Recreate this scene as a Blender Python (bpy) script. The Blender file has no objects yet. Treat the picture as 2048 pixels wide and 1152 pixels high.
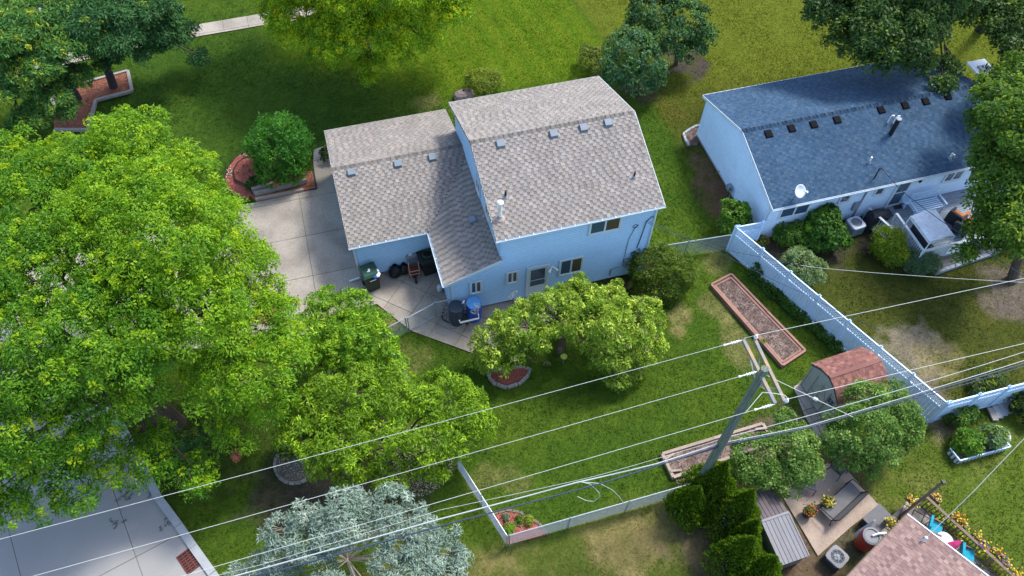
import bpy, math, random
import numpy as np
from mathutils import Vector, Matrix
random.seed(7)
RNG = np.random.default_rng(7)
scene = bpy.context.scene
# ------------------------------------------------------------------ camera
F, PIT, ROL, YAW, H = 1583.99, 0.96121, 0.03707, 0.3072, 32.0
def cam_axes():
    f = np.array([math.sin(YAW)*math.cos(PIT), math.cos(YAW)*math.cos(PIT), -math.sin(PIT)])
    rt = np.array([math.cos(YAW), -math.sin(YAW), 0.0]); up = np.cross(rt, f)
    c, s = math.cos(ROL), math.sin(ROL)
    return np.array([c*rt+s*up, -s*rt+c*up, f])
RM = cam_axes(); CP = np.array([0, 0, H])
cam = bpy.data.objects.new('camera', bpy.data.cameras.new('camera'))
scene.collection.objects.link(cam)
cam.data.sensor_width = 36; cam.data.lens = F/2048*36; cam.data.clip_end = 2000; cam.data.clip_start = 0.5
mw = Matrix.Identity(4)
for i in range(3):
    mw[i][0] = RM[0][i]; mw[i][1] = RM[1][i]; mw[i][2] = -RM[2][i]; mw[i][3] = CP[i]
cam.matrix_world = mw
scene.camera = cam
# ------------------------------------------------------------------ light
SUN_AZ, SUN_EL = math.radians(25), math.radians(57)          # azimuth from +X towards +Y
sd = Vector((math.cos(SUN_AZ)*math.cos(SUN_EL), math.sin(SUN_AZ)*math.cos(SUN_EL), math.sin(SUN_EL)))
world = bpy.data.worlds.new('World'); scene.world = world; world.use_nodes = True
wn = world.node_tree.nodes; wl = world.node_tree.links
bg = wn.get('Background') or wn.new('ShaderNodeBackground')
sky = wn.new('ShaderNodeTexSky'); sky.sky_type = 'NISHITA'; sky.sun_disc = False
sky.sun_elevation = SUN_EL; sky.sun_rotation = math.atan2(sd.x, sd.y)
sky.dust_density = 2.0; sky.air_density = 1.0; sky.ozone_density = 1.0
wl.new(sky.outputs[0], bg.inputs[0]); bg.inputs[1].default_value = 0.15
sun = bpy.data.objects.new('sun', bpy.data.lights.new('sun', 'SUN')); scene.collection.objects.link(sun)
sun.data.energy = 1.85; sun.data.angle = math.radians(12); sun.data.color = (1.0, 0.95, 0.86)
sun.rotation_euler = (-sd).to_track_quat('-Z', 'Y').to_euler(); sun.location = (20, 10, 40)
scene.view_settings.view_transform = 'Standard'; scene.view_settings.look = 'None'
scene.view_settings.exposure = 1.22; scene.view_settings.gamma = 1
# ------------------------------------------------------------------ measuring helpers (photo pixel + height -> place in the world)
def ray(px, py): return RM.T @ np.array([(px-1024)/F, (576-py)/F, 1])
def G(px, py, z=0.0):
    d = ray(px, py); return Vector(CP+d*(z-H)/d[2])
def PY(px, py, y):
    d = ray(px, py); return Vector(CP+d*y/d[1])
def PX(px, py, x):
    d = ray(px, py); return Vector(CP+d*x/d[0])
def proj(p):
    q = RM @ (np.array(p)-CP); return np.array([1024+F*q[0]/q[2], 576-F*q[1]/q[2]])
def ztop(base, top):
    b = np.array(G(*base)); zs = np.arange(0, 14, .05)
    return float(min(zs, key=lambda z: np.hypot(*(proj(b+[0, 0, z])-np.array(top)))))
# ------------------------------------------------------------------ materials
def newmat(name):
    m = bpy.data.materials.new(name); m.use_nodes = True
    return m, m.node_tree.nodes, m.node_tree.links, m.node_tree.nodes['Principled BSDF']
def mat(name, col, rough=.7, var=.18, scale=3.0, fine=40.0, bump=.0, metal=0.0, attr=False, spec=.3, stretch=None, objvar=0.0, col2=None, bdist=.01):
    m, n, l, p = newmat(name)
    p.inputs['Roughness'].default_value = rough; p.inputs['Metallic'].default_value = metal
    p.inputs['Specular IOR Level'].default_value = spec
    tc = n.new('ShaderNodeTexCoord'); src = tc.outputs['Object']
    if stretch:
        mp = n.new('ShaderNodeMapping'); mp.inputs['Scale'].default_value = stretch
        l.new(src, mp.inputs[0]); src = mp.outputs[0]
    n1 = n.new('ShaderNodeTexNoise'); n1.inputs['Scale'].default_value = scale; n1.inputs['Detail'].default_value = 5
    n2 = n.new('ShaderNodeTexNoise'); n2.inputs['Scale'].default_value = fine; n2.inputs['Detail'].default_value = 3
    l.new(src, n1.inputs['Vector']); l.new(src, n2.inputs['Vector'])
    add = n.new('ShaderNodeMath'); add.operation = 'ADD'; l.new(n1.outputs[0], add.inputs[0]); l.new(n2.outputs[0], add.inputs[1])
    mr = n.new('ShaderNodeMapRange'); mr.inputs['From Min'].default_value = .65; mr.inputs['From Max'].default_value = 1.35
    mr.inputs['To Min'].default_value = 1-var; mr.inputs['To Max'].default_value = 1+var; l.new(add.outputs[0], mr.inputs['Value'])
    fac = mr.outputs[0]
    if objvar:
        oi = n.new('ShaderNodeObjectInfo'); m2 = n.new('ShaderNodeMapRange'); m2.inputs['To Min'].default_value = 1-objvar; m2.inputs['To Max'].default_value = 1+objvar
        l.new(oi.outputs['Random'], m2.inputs['Value']); mm = n.new('ShaderNodeMath'); mm.operation = 'MULTIPLY'
        l.new(fac, mm.inputs[0]); l.new(m2.outputs[0], mm.inputs[1]); fac = mm.outputs[0]
    vm = n.new('ShaderNodeVectorMath'); vm.operation = 'SCALE'; l.new(fac, vm.inputs['Scale'])
    if attr:
        at = n.new('ShaderNodeAttribute'); at.attribute_name = 'col'; l.new(at.outputs['Color'], vm.inputs[0])
    elif col2 is not None:
        mx = n.new('ShaderNodeMix'); mx.data_type = 'RGBA'; cr = n.new('ShaderNodeMapRange')
        cr.inputs['From Min'].default_value = .42; cr.inputs['From Max'].default_value = .62; l.new(n1.outputs[0], cr.inputs['Value'])
        l.new(cr.outputs[0], mx.inputs[0]); mx.inputs[6].default_value = (*col, 1); mx.inputs[7].default_value = (*col2, 1)
        l.new(mx.outputs[2], vm.inputs[0])
    else:
        vm.inputs[0].default_value = col
    l.new(vm.outputs[0], p.inputs['Base Color'])
    if bump:
        b = n.new('ShaderNodeBump'); b.inputs['Strength'].default_value = bump; b.inputs['Distance'].default_value = bdist
        l.new(add.outputs[0], b.inputs['Height']); l.new(b.outputs[0], p.inputs['Normal'])
    return m
def leafmat(name, trans=.45, gloss=.25, var=.1):
    m, n, l, p = newmat(name)
    at = n.new('ShaderNodeAttribute'); at.attribute_name = 'col'
    p.inputs['Roughness'].default_value = .5; p.inputs['Specular IOR Level'].default_value = gloss
    l.new(at.outputs['Color'], p.inputs['Base Color'])
    t = n.new('ShaderNodeBsdfTranslucent'); g = n.new('ShaderNodeVectorMath'); g.operation = 'MULTIPLY'
    g.inputs[1].default_value = (1.25, 1.2, .6); l.new(at.outputs['Color'], g.inputs[0]); l.new(g.outputs[0], t.inputs[0])
    mx = n.new('ShaderNodeMixShader'); mx.inputs[0].default_value = trans
    l.new(p.outputs[0], mx.inputs[1]); l.new(t.outputs[0], mx.inputs[2])
    l.new(mx.outputs[0], n['Material Output'].inputs['Surface'])
    return m
def glassmat(name, col=(.02, .03, .04), rough=.08):
    m, n, l, p = newmat(name)
    p.inputs['Base Color'].default_value = (*col, 1); p.inputs['Roughness'].default_value = rough; p.inputs['Specular IOR Level'].default_value = .8
    return m
M = {}
M['shingle'] = mat('asphalt_shingle', (0, 0, 0), .95, .16, 1.2, 60, .4, attr=True, spec=.1)
M['darkshingle'] = mat('dark_shingle', (0, 0, 0), .9, .22, .5, 60, .4, attr=True, spec=.15)
M['siding'] = mat('blue_vinyl_siding', (.40, .63, .91), .6, .09, .5, 5, 0, stretch=(1, 1, 3))
M['sidingb'] = mat('blue_siding_boards', (0, 0, 0), .6, .08, .5, 5, 0, attr=True)
M['nsidingb'] = mat('pale_siding_boards', (0, 0, 0), .6, .09, .5, 5, 0, attr=True)
M['nsiding'] = mat('pale_vinyl_siding', (.52, .69, .88), .6, .10, .5, 5, 0, stretch=(1, 1, 3))
M['trim'] = mat('white_trim', (.60, .68, .74), .5, .05, 2, 30)
M['fencevinyl'] = mat('white_vinyl', (.53, .71, .92), .45, .05, 1.2, 20, objvar=.04)
M['glass'] = glassmat('window_glass', (.045, .085, .14))  # blue-grey base colour paints in the reflected sky
M['glassb'] = glassmat('window_glass_brown', (.09, .06, .045))
M['concrete'] = mat('concrete', (.36, .325, .28), .9, .20, .6, 9, .3, objvar=.09, col2=(.235, .21, .18))
M['concretewarm'] = mat('patio_concrete', (.34, .27, .225), .9, .25, 1.3, 16, .3)
M['joint'] = mat('joint_dirt', (.15, .13, .10), 1, .2, 6, 50)
M['asphaltc'] = mat('street_concrete', (.295, .29, .285), .9, .12, .35, 30, .25, objvar=.03)
M['curb'] = mat('curb_concrete', (.33, .35, .37), .9, .12, 1.5, 20, .2)
M['timber'] = mat('grey_timber', (.27, .25, .235), .9, .25, 3, 30, .4, objvar=.15)
M['pinktimber'] = mat('red_brown_timber', (.28, .155, .12), .85, .2, 3, 30, .3, objvar=.12)
M['tantimber'] = mat('tan_timber', (.32, .255, .21), .85, .2, 3, 30, .3, objvar=.12)
M['deckgrey'] = mat('deck_board_grey', (.22, .27, .33), .7, .15, 2, 30, .2, stretch=(1, 6, 1), objvar=.12)
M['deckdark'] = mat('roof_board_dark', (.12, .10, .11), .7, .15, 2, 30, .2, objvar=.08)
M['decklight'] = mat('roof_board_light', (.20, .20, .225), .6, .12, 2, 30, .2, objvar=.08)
M['mulch'] = mat('red_mulch', (.34, .11, .08), 1, .35, 14, 90, .8, attr=False, bdist=.03)
M['mulch2'] = mat('brown_mulch', (.30, .12, .075), 1, .35, 14, 90, .8, bdist=.03)
M['mulchchip'] = mat('mulch_chips', (0, 0, 0), 1, .2, 10, 60, attr=True)
M['bark'] = mat('bark', (.10, .075, .055), .95, .35, 6, 40, .8, stretch=(1, 1, .25), bdist=.03)
M['twig'] = mat('tan_twig', (.26, .22, .13), .9, .2, 6, 40)
M['darkbark'] = mat('dark_bark', (.045, .038, .045), .95, .35, 6, 40, .8, stretch=(1, 1, .25), bdist=.03)
M['palebark'] = mat('pale_bark', (.40, .35, .29), .95, .25, 6, 40, .6, bdist=.03)
M['polewood'] = mat('weathered_pole', (.15, .185, .155), .9, .55, 2, 12, .9, stretch=(9, 9, .5), bdist=.02)
M['armwood'] = mat('crossarm_wood', (.24, .245, .25), .85, .3, 2, 30, .4, col2=(.34, .24, .13))
M['soil'] = mat('bed_soil', (.145, .10, .085), 1, .45, 3.5, 40, .9, bdist=.05, col2=(.22, .165, .14))
M['attr'] = mat('coloured_pieces', (0, 0, 0), .9, .12, 6, 50, attr=True)
M['galv'] = mat('galvanised_steel', (.42, .47, .50), .45, .08, 5, 40, metal=.55)
M['black'] = mat('black_plastic', (.018, .018, .02), .5, .2, 5, 30)
M['blackbag'] = mat('black_bag_plastic', (.012, .012, .016), .25, .3, 8, 20, .8, bdist=.04)
M['green'] = mat('green_bin_plastic', (.025, .075, .055), .5, .12, 5, 30)
M['greenbody'] = mat('dark_green_bin_plastic', (.02, .035, .024), .5, .12, 5, 30)
M['bluebar'] = mat('blue_barrel_plastic', (.015, .10, .52), .35, .12, 3, 20)
M['bluelid'] = mat('blue_lid_plastic', (.12, .36, .72), .4, .25, 6, 20)
M['navybar'] = mat('dark_barrel_plastic', (.03, .05, .075), .45, .15, 3, 20)
M['white'] = mat('white_plastic', (.78, .80, .80), .45, .05, 5, 30)
M['ventblack'] = mat('black_vent_metal', (.012, .012, .015), .9, .2, 5, 30, spec=.05)
M['greymetal'] = mat('grey_metal', (.24, .28, .33), .5, .1, 5, 30)
M['ventgrey'] = mat('grey_vent_metal', (.17, .21, .25), .5, .1, 5, 30)
M['red'] = mat('red_steel', (.30, .035, .025), .45, .2, 6, 30)
M['maroon'] = mat('maroon_steel', (.14, .035, .03), .55, .3, 8, 30)
M['wire'] = mat('pale_wire', (.48, .52, .50), .5, .05, 3, 10)
M['wirethick'] = mat('pale_cable', (.42, .46, .47), .5, .05, 3, 10)
M['wiredark'] = mat('dark_cable', (.03, .045, .09), .5, .05, 3, 10)
M['shedroof'] = mat('shed_shingle', (0, 0, 0), .95, .18, 1.5, 50, .4, attr=True, spec=.1)
M['shedwall'] = mat('tan_shed_wall', (.42, .43, .40), .75, .08, 1.5, 20, .1)
M['shedtrim'] = mat('cream_shed_trim', (.44, .42, .36), .7, .08, 3, 20)
M['fabricw'] = mat('white_canopy_fabric', (.60, .66, .74), .8, .18, 1.5, 6, .5, bdist=.04)
M['charcoal'] = mat('charcoal_fabric', (.035, .04, .05), .8, .15, 4, 30)
M['mesh'] = mat('grey_sling_fabric', (.13, .13, .14), .8, .15, 6, 60)
M['orange'] = mat('orange_cushion', (.50, .15, .03), .8, .3, 5, 20)
M['teal'] = mat('teal_cushion', (.01, .26, .38), .8, .15, 5, 20)
M['pink'] = mat('pink_umbrella', (.60, .05, .20), .8, .25, 6, 20)
M['browndeck'] = mat('brown_rail_wood', (.16, .12, .09), .8, .2, 3, 30, objvar=.1)
M['paver'] = mat('patio_stones', (.35, .31, .27), .9, .22, 2, 20, .3, objvar=.2)
M['pot'] = mat('brown_pot', (.07, .04, .035), .6, .2, 6, 30)
M['leaf'] = leafmat('leaves', .42, .22)
M['needle'] = leafmat('needles', .25, .15)
M['darkleaf'] = leafmat('dark_leaves', .3, .25)
M['blade'] = leafmat('grass_blades', .35, .05)
# ------------------------------------------------------------------ object helpers
COL = scene.collection
def thing(name, label, cat, loc=(0, 0, 0), group=None, kind=None):
    o = bpy.data.objects.new(name, None); COL.objects.link(o); o.location = loc; o.empty_display_size = .3
    o['label'] = label; o['category'] = cat
    if group: o['group'] = group
    if kind: o['kind'] = kind
    o['_o'] = tuple(loc)
    return o
def tag(o, label, cat, group=None, kind=None):
    o['label'] = label; o['category'] = cat
    if group: o['group'] = group
    if kind: o['kind'] = kind
    return o
def root_off(parent):
    off = Vector((0, 0, 0)); p = parent
    while p is not None:
        off += p.location; p = p.parent
    return off
class MB:
    def __init__(s): s.v = []; s.f = []; s.c = []
    def add(s, vs, fs, col=None):
        b = len(s.v); s.v += [tuple(x) for x in vs]; s.f += [tuple(i+b for i in f) for f in fs]; s.c += [col]*len(fs); return s
    def box(s, c, d, M3=None, col=None):
        c = Vector(c); vs = []
        for sx in (-.5, .5):
            for sy in (-.5, .5):
                for sz in (-.5, .5):
                    q = Vector((sx*d[0], sy*d[1], sz*d[2])); vs.append(c+(M3 @ q if M3 is not None else q))
        return s.add(vs, [(0, 1, 3, 2), (4, 6, 7, 5), (0, 4, 5, 1), (2, 3, 7, 6), (0, 2, 6, 4), (1, 5, 7, 3)], col)
    def bar(s, a, b, w, h, up=(0, 0, 1), col=None):
        a = Vector(a); b = Vector(b); x = (b-a); L = x.length
        if L < 1e-6: return s
        x /= L; up = Vector(up)
        if abs(x.dot(up)) > .99: up = Vector((0, 1, 0))
        y = up.cross(x).normalized(); z = x.cross(y)
        m = Matrix((x, y, z)).transposed()
        return s.box((a+b)/2, (L, w, h), m, col)
    def tube(s, pts, r, n=6, col=None, cap=True):
        pts = [Vector(p) for p in pts]; k = len(pts); rs = r if isinstance(r, (list, tuple)) else [r]*k
        vs = []; prev = None
        for i, p in enumerate(pts):
            t = (pts[min(i+1, k-1)]-pts[max(i-1, 0)]); t = t.normalized() if t.length > 1e-9 else Vector((0, 0, 1))
            if prev is None: a = t.orthogonal().normalized()
            else:
                a = prev-t*prev.dot(t); a = a.normalized() if a.length > 1e-6 else t.orthogonal().normalized()
            prev = a; b = t.cross(a)
            for j in range(n):
                th = 2*math.pi*j/n; vs.append(p+(a*math.cos(th)+b*math.sin(th))*rs[i])
        fs = [(i*n+j, i*n+(j+1) % n, (i+1)*n+(j+1) % n, (i+1)*n+j) for i in range(k-1) for j in range(n)]
        if cap: fs += [tuple(range(n))[::-1], tuple((k-1)*n+j for j in range(n))]
        return s.add(vs, fs, col)
    def lathe(s, c, prof, n=16, col=None, ax=None):
        c = Vector(c); vs = []; fs = []
        for r, z in prof:
            for j in range(n):
                th = 2*math.pi*j/n; q = Vector((r*math.cos(th), r*math.sin(th), z)); vs.append(c+(ax @ q if ax is not None else q))
        k = len(prof); fs = [(i*n+j, i*n+(j+1) % n, (i+1)*n+(j+1) % n, (i+1)*n+j) for i in range(k-1) for j in range(n)]
        fs += [tuple(range(n))[::-1], tuple((k-1)*n+j for j in range(n))]
        return s.add(vs, fs, col)
    def prism(s, poly, z0, z1, col=None):
        n = len(poly); a = sum(poly[i][0]*poly[(i+1) % n][1]-poly[(i+1) % n][0]*poly[i][1] for i in range(n))
        if a < 0: poly = poly[::-1]
        vs = [(p[0], p[1], z0) for p in poly]+[(p[0], p[1], z1) for p in poly]
        fs = [tuple(range(n))[::-1], tuple(range(n, 2*n))]+[(i, (i+1) % n, n+(i+1) % n, n+i) for i in range(n)]
        return s.add(vs, fs, col)
    def build(s, name, m, parent=None, smooth=False, kind=None):
        off = root_off(parent)
        me = bpy.data.meshes.new(name); me.from_pydata([(x[0]-off.x, x[1]-off.y, x[2]-off.z) for x in s.v], [], s.f); me.update()
        if any(c is not None for c in s.c):
            a = me.attributes.new('col', 'FLOAT_COLOR', 'FACE')
            a.data.foreach_set('color', [t for c in s.c for t in (*(c or (.3, .3, .3)), 1)])
        if smooth: me.polygons.foreach_set('use_smooth', [True]*len(me.polygons))
        if m is not None: me.materials.append(m)
        o = bpy.data.objects.new(name, me); COL.objects.link(o); o.parent = parent
        if kind: o['kind'] = kind
        return o
def rawmesh(name, V, nper, cols, m, parent=None, kind=None):
    """V: (N*nper,3) verts of N separate nper-gons, cols (N,3)"""
    off = np.array(root_off(parent)); V = V-off; N = len(V)//nper
    me = bpy.data.meshes.new(name); me.vertices.add(len(V)); me.vertices.foreach_set('co', V.astype(np.float32).ravel())
    me.loops.add(len(V)); me.loops.foreach_set('vertex_index', np.arange(len(V), dtype=np.int32))
    me.polygons.add(N); me.polygons.foreach_set('loop_start', np.arange(0, len(V), nper, dtype=np.int32))
    me.polygons.foreach_set('loop_total', np.full(N, nper, dtype=np.int32)); me.update(calc_edges=True)
    a = me.attributes.new('col', 'FLOAT_COLOR', 'FACE'); a.data.foreach_set('color', np.concatenate([cols, np.ones((N, 1))], 1).astype(np.float32).ravel())
    me.materials.append(m); o = bpy.data.objects.new(name, me); COL.objects.link(o); o.parent = parent
    if kind: o['kind'] = kind
    return o
def struct(o): o['kind'] = 'structure'; return o
# ---- 2-D polygon tools
def sdf(poly, X, Y):
    """signed distance (negative inside) of arrays X,Y to polygon"""
    P = np.array([(p[0], p[1]) for p in poly]); n = len(P); d = np.full(X.shape, 1e9); ins = np.zeros(X.shape, bool)
    for i in range(n):
        a = P[i]; b = P[(i+1) % n]; e = b-a; w0 = X-a[0]; w1 = Y-a[1]
        t = np.clip((w0*e[0]+w1*e[1])/(e@e+1e-12), 0, 1); d = np.minimum(d, np.hypot(w0-e[0]*t, w1-e[1]*t))
        c = ((a[1] > Y) != (b[1] > Y)) & (X < (b[0]-a[0])*(Y-a[1])/(b[1]-a[1]+1e-12)+a[0]); ins ^= c
    return np.where(ins, -d, d)
def clip(poly, nx, ny, c):
    """keep nx*x+ny*y<=c"""
    out = []; n = len(poly)
    for i in range(n):
        a = poly[i]; b = poly[(i+1) % n]; da = nx*a[0]+ny*a[1]-c; db = nx*b[0]+ny*b[1]-c
        if da <= 0: out.append(a)
        if (da < 0 < db) or (db < 0 < da):
            t = da/(da-db); out.append((a[0]+(b[0]-a[0])*t, a[1]+(b[1]-a[1])*t))
    return out
def area(p): return abs(sum(p[i][0]*p[(i+1) % len(p)][1]-p[(i+1) % len(p)][0]*p[i][1] for i in range(len(p))))/2
def GP(pts, z=0.0): return [(G(x, y, z).x, G(x, y, z).y) for x, y in pts]
def vnoise(X, Y, s, seed=0):
    x = X*s+seed*17.3; y = Y*s+seed*9.1; xi = np.floor(x).astype(int); yi = np.floor(y).astype(int); fx = x-xi; fy = y-yi
    fx = fx*fx*(3-2*fx); fy = fy*fy*(3-2*fy)
    def h(a, b):
        v = np.sin(a*127.1+b*311.7+seed*74.7)*43758.5453; return v-np.floor(v)
    return (h(xi, yi)*(1-fx)+h(xi+1, yi)*fx)*(1-fy)+(h(xi, yi+1)*(1-fx)+h(xi+1, yi+1)*fx)*fy
# ------------------------------------------------------------------ main dimensions
HX0, HX1, HYF, HYR, HZE, HZR = 5.655, 13.452, 20.316, 29.237, 5.3, 6.902
HYM = (HYF+HYR)/2
GX, GYF, GYR, GZE, GZR = -0.537, 23.563, 31.496, 2.81, 4.022
GYM = (GYF+GYR)/2; LX = 3.266; OV = .26
WY = HYF+OV                                    # front wall plane of the blue house
# ================================================================== GROUND
NB = GP([(1240, 110), (1330, 240), (1475, 470), (1700, 700), (1880, 850), (2300, 740), (2300, -300), (900, -500), (1150, 0)])   # right neighbour's lot
BOT = GP([(1000, 1100), (1380, 985), (1870, 850), (2300, 760), (2300, 1400), (300, 1400), (640, 1160)])        # lots at the back
def ground_col(X, Y):
    base = np.empty(X.shape+(3,)); base[:] = (.046, .092, .010)
    def mix(col, w):
        w = np.clip(w, 0, 1)[..., None]; base[:] = base*(1-w)+np.array(col)*w
    n1 = vnoise(X, Y, .35, 1); n2 = vnoise(X, Y, 1.1, 2); n3 = vnoise(X, Y, 3.1, 3); n4 = vnoise(X, Y, 6.0, 4)
    lum = (n1*.3+n2*.3+n3*.25+n4*.15)
    mix((.082, .128, .012), (lum-.38)*1.7)
    # brighter, mown front lawn with stripes
    sh_ = np.hypot(X-G(480, 200).x, Y-G(480, 200).y); mix((.036, .086, .013), np.clip((11-sh_)/4, 0, 1)*.55)  # darker green round patch: tree shade painted into the lawn
    fr = sdf(GP([(560, 120), (900, 190), (1200, 150), (1260, 150), (1150, 0), (1000, -300), (400, -300)]), X, Y)
    a = G(1150, 0); b = G(1240, 110); d = (b-a).normalized(); st = (X*d.y-Y*d.x)
    w = 1/(1+np.exp(fr*3)); mix((.080, .145, .006), w*.75)
    mix((.125, .165, .012), w*(.5+.5*np.sin(st*2*math.pi/1.35))*.45*(.5+n2))
    nbw = 1/(1+np.exp(sdf(NB, X, Y)*8)); mix((.072, .086, .014), nbw*.95)
    mix((.095, .088, .018), nbw*(n2*.6+n3*.4-.35)*1.6)
    far = 1/(1+np.exp(-(Y-33-(X-20)*-.25)*1.2)); mix((.105, .135, .014), nbw*far*.85)
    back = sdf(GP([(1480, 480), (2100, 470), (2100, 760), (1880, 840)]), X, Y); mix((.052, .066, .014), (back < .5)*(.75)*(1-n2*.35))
    bo = 1/(1+np.exp(sdf(BOT, X, Y)*5)); mix((.105, .118, .026), bo*.55); mix((.205, .165, .068), bo*np.clip((n1*.35+n2*.35+n3*.3-.40)*3.0, 0, .85))
    rb = sdf(GP([(1700, 960), (1880, 870), (2300, 780), (2300, 1250), (1900, 1200)]), X, Y); mix((.080, .130, .014), (rb < 0)*.65)
    def blob(px, py, r, col, k=1.0, ry=None, seed=5):
        c = G(px, py); nn = vnoise(X, Y, 1.7, seed); q = np.hypot(X-c.x, (Y-c.y)*(r/(ry or r)))
        mix(col, np.clip((r*(.6+.8*nn)-q)/(.35*r), 0, 1)*k*(.55+.45*n3+.25*n4))
    dirt = (.215, .165, .13); dry = (.215, .185, .075)
    blob(1830, 690, 1.5, (.225, .185, .14), .95); blob(1800, 720, 1.6, (.21, .18, .12), .7); blob(1880, 720, 1.4, dry, .6); blob(1880, 840, 1.0, dirt, .6); blob(1850, 790, 1.3, dirt, .5)
    blob(2000, 600, 1.2, (.15, .12, .095), .7); blob(2040, 580, 1.8, (.12, .10, .085), .8)
    blob(1435, 610, .9, dry, .5); blob(1480, 690, .8, dry, .6, 1.8); blob(1355, 630, .8, dry, .8); blob(1350, 660, .5, dry, .7)
    blob(1440, 525, .9, dry, .5); blob(765, 635, .9, dry, .7); blob(1025, 955, .8, dry, .35); blob(965, 955, .7, dry, .35); blob(820, 720, 1.0, dry, .3)
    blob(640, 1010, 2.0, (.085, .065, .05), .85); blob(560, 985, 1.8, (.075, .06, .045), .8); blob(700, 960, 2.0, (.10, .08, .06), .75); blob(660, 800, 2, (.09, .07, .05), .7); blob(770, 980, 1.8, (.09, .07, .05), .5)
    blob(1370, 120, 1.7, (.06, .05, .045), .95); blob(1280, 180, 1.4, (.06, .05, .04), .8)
    blob(1440, 400, 1.2, (.13, .075, .05), .85, 2.2); blob(1415, 330, 1.0, (.14, .09, .06), .7, 1.5)
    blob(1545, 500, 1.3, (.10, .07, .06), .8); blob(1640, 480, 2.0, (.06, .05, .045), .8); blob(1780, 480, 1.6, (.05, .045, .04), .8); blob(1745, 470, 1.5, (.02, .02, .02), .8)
    blob(1470, 1120, 2.6, (.13, .10, .065), .85); blob(1400, 1080, 1.6, (.15, .12, .06), .8); blob(1550, 1120, 2.0, (.12, .075, .055), .9)
    blob(1640, 1130, 1.8, (.12, .085, .06), .95); blob(1560, 880, 1.6, (.14, .10, .08), .8); blob(1430, 950, .9, (.2, .14, .11), .8)
    blob(1700, 1090, 1.4, (.10, .09, .055), .9); blob(850, 205, .9, dry, .5); blob(1700, 930, 1.4, (.09, .07, .05), .6); blob(1300, 560, 1.3, (.08, .055, .045), .7)
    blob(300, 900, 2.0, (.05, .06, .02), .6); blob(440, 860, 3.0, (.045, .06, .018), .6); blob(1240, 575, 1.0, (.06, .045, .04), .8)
    blob(350, 140, 2.5, (.045, .095, .012), .3)
    return base*(.88+.24*n4[..., None])*(.94+.12*n3[..., None])
gx = np.concatenate([[-400, -200, -90, -50, -32], np.arange(-26, 52, .25), [56, 70, 110, 220, 400]])
gy = np.concatenate([[-400, -150, -60, -20, -6], np.arange(-2, 60, .25), [64, 75, 110, 220, 400]])
XX, YY = np.meshgrid(gx, gy); ZZ = (vnoise(XX, YY, .5, 8)-.5)*.03+(vnoise(XX, YY, 2.2, 9)-.5)*.02-.045
nx_, ny_ = len(gx), len(gy); vs = np.stack([XX, YY, ZZ], -1).reshape(-1, 3)
idx = np.arange(nx_*ny_).reshape(ny_, nx_); fs = np.stack([idx[:-1, :-1], idx[:-1, 1:], idx[1:, 1:], idx[1:, :-1]], -1).reshape(-1, 4)
me = bpy.data.meshes.new('ground'); me.vertices.add(len(vs)); me.vertices.foreach_set('co', vs.astype(np.float32).ravel())
me.loops.add(fs.size); me.loops.foreach_set('vertex_index', fs.astype(np.int32).ravel()); me.polygons.add(len(fs))
me.polygons.foreach_set('loop_start', np.arange(0, fs.size, 4, dtype=np.int32)); me.polygons.foreach_set('loop_total', np.full(len(fs), 4, dtype=np.int32)); me.update(calc_edges=True)
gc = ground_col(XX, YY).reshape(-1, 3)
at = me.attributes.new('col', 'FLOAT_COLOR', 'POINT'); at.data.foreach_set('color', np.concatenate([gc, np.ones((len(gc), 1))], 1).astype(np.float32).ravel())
M['ground'] = mat('lawn_soil', (0, 0, 0), 1, .40, 9, 38, .9, attr=True, spec=.05, bdist=.05)
me.materials.append(M['ground']); gro = bpy.data.objects.new('ground', me); COL.objects.link(gro); struct(gro)
BLOCK = []       # polygons where no grass grows
BLOCK.append([(GX+.3, GYF+.3), (HX1-.3, GYF+.3), (HX1-.3, HYF+.3), (LX+.2, HYF+.3), (LX+.2, GYF+.3)][:5])
BLOCK.append([(GX+.2, GYF), (HX0, GYF), (HX0, GYR-.3), (GX+.2, GYR-.3)]); BLOCK.append([(LX+.2, HYF+.2), (HX1-.2, HYF+.2), (HX1-.2, HYR-.2), (LX+.2, HYR-.2)])
# ---- slabs
def slabs(root, name, region, org, ang, su, sv, m, z0, z1, gap=.013, jitter=.004):
    ca, sa = math.cos(ang), math.sin(ang)
    us = [(p[0]-org[0])*ca+(p[1]-org[1])*sa for p in region]; vs_ = [-(p[0]-org[0])*sa+(p[1]-org[1])*ca for p in region]
    for i in range(math.floor(min(us)/su), math.ceil(max(us)/su)):
        for j in range(math.floor(min(vs_)/sv), math.ceil(max(vs_)/sv)):
            p = region; ox, oy = org
            for (nx, ny, c) in ((ca, sa, (i+1)*su-gap), (-ca, -sa, -i*su-gap), (-sa, ca, (j+1)*sv-gap), (sa, -ca, -j*sv-gap)):
                p = clip(p, nx, ny, c+nx*ox+ny*oy)
                if len(p) < 3: break
            if len(p) < 3 or area(p) < .02: continue
            b = MB(); b.prism(p, z0, z1+random.uniform(-jitter, jitter)); b.build(name, m, root)
def angle_px(a, b):
    A = G(*a); B = G(*b); return math.atan2(B.y-A.y, B.x-A.x)
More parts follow.
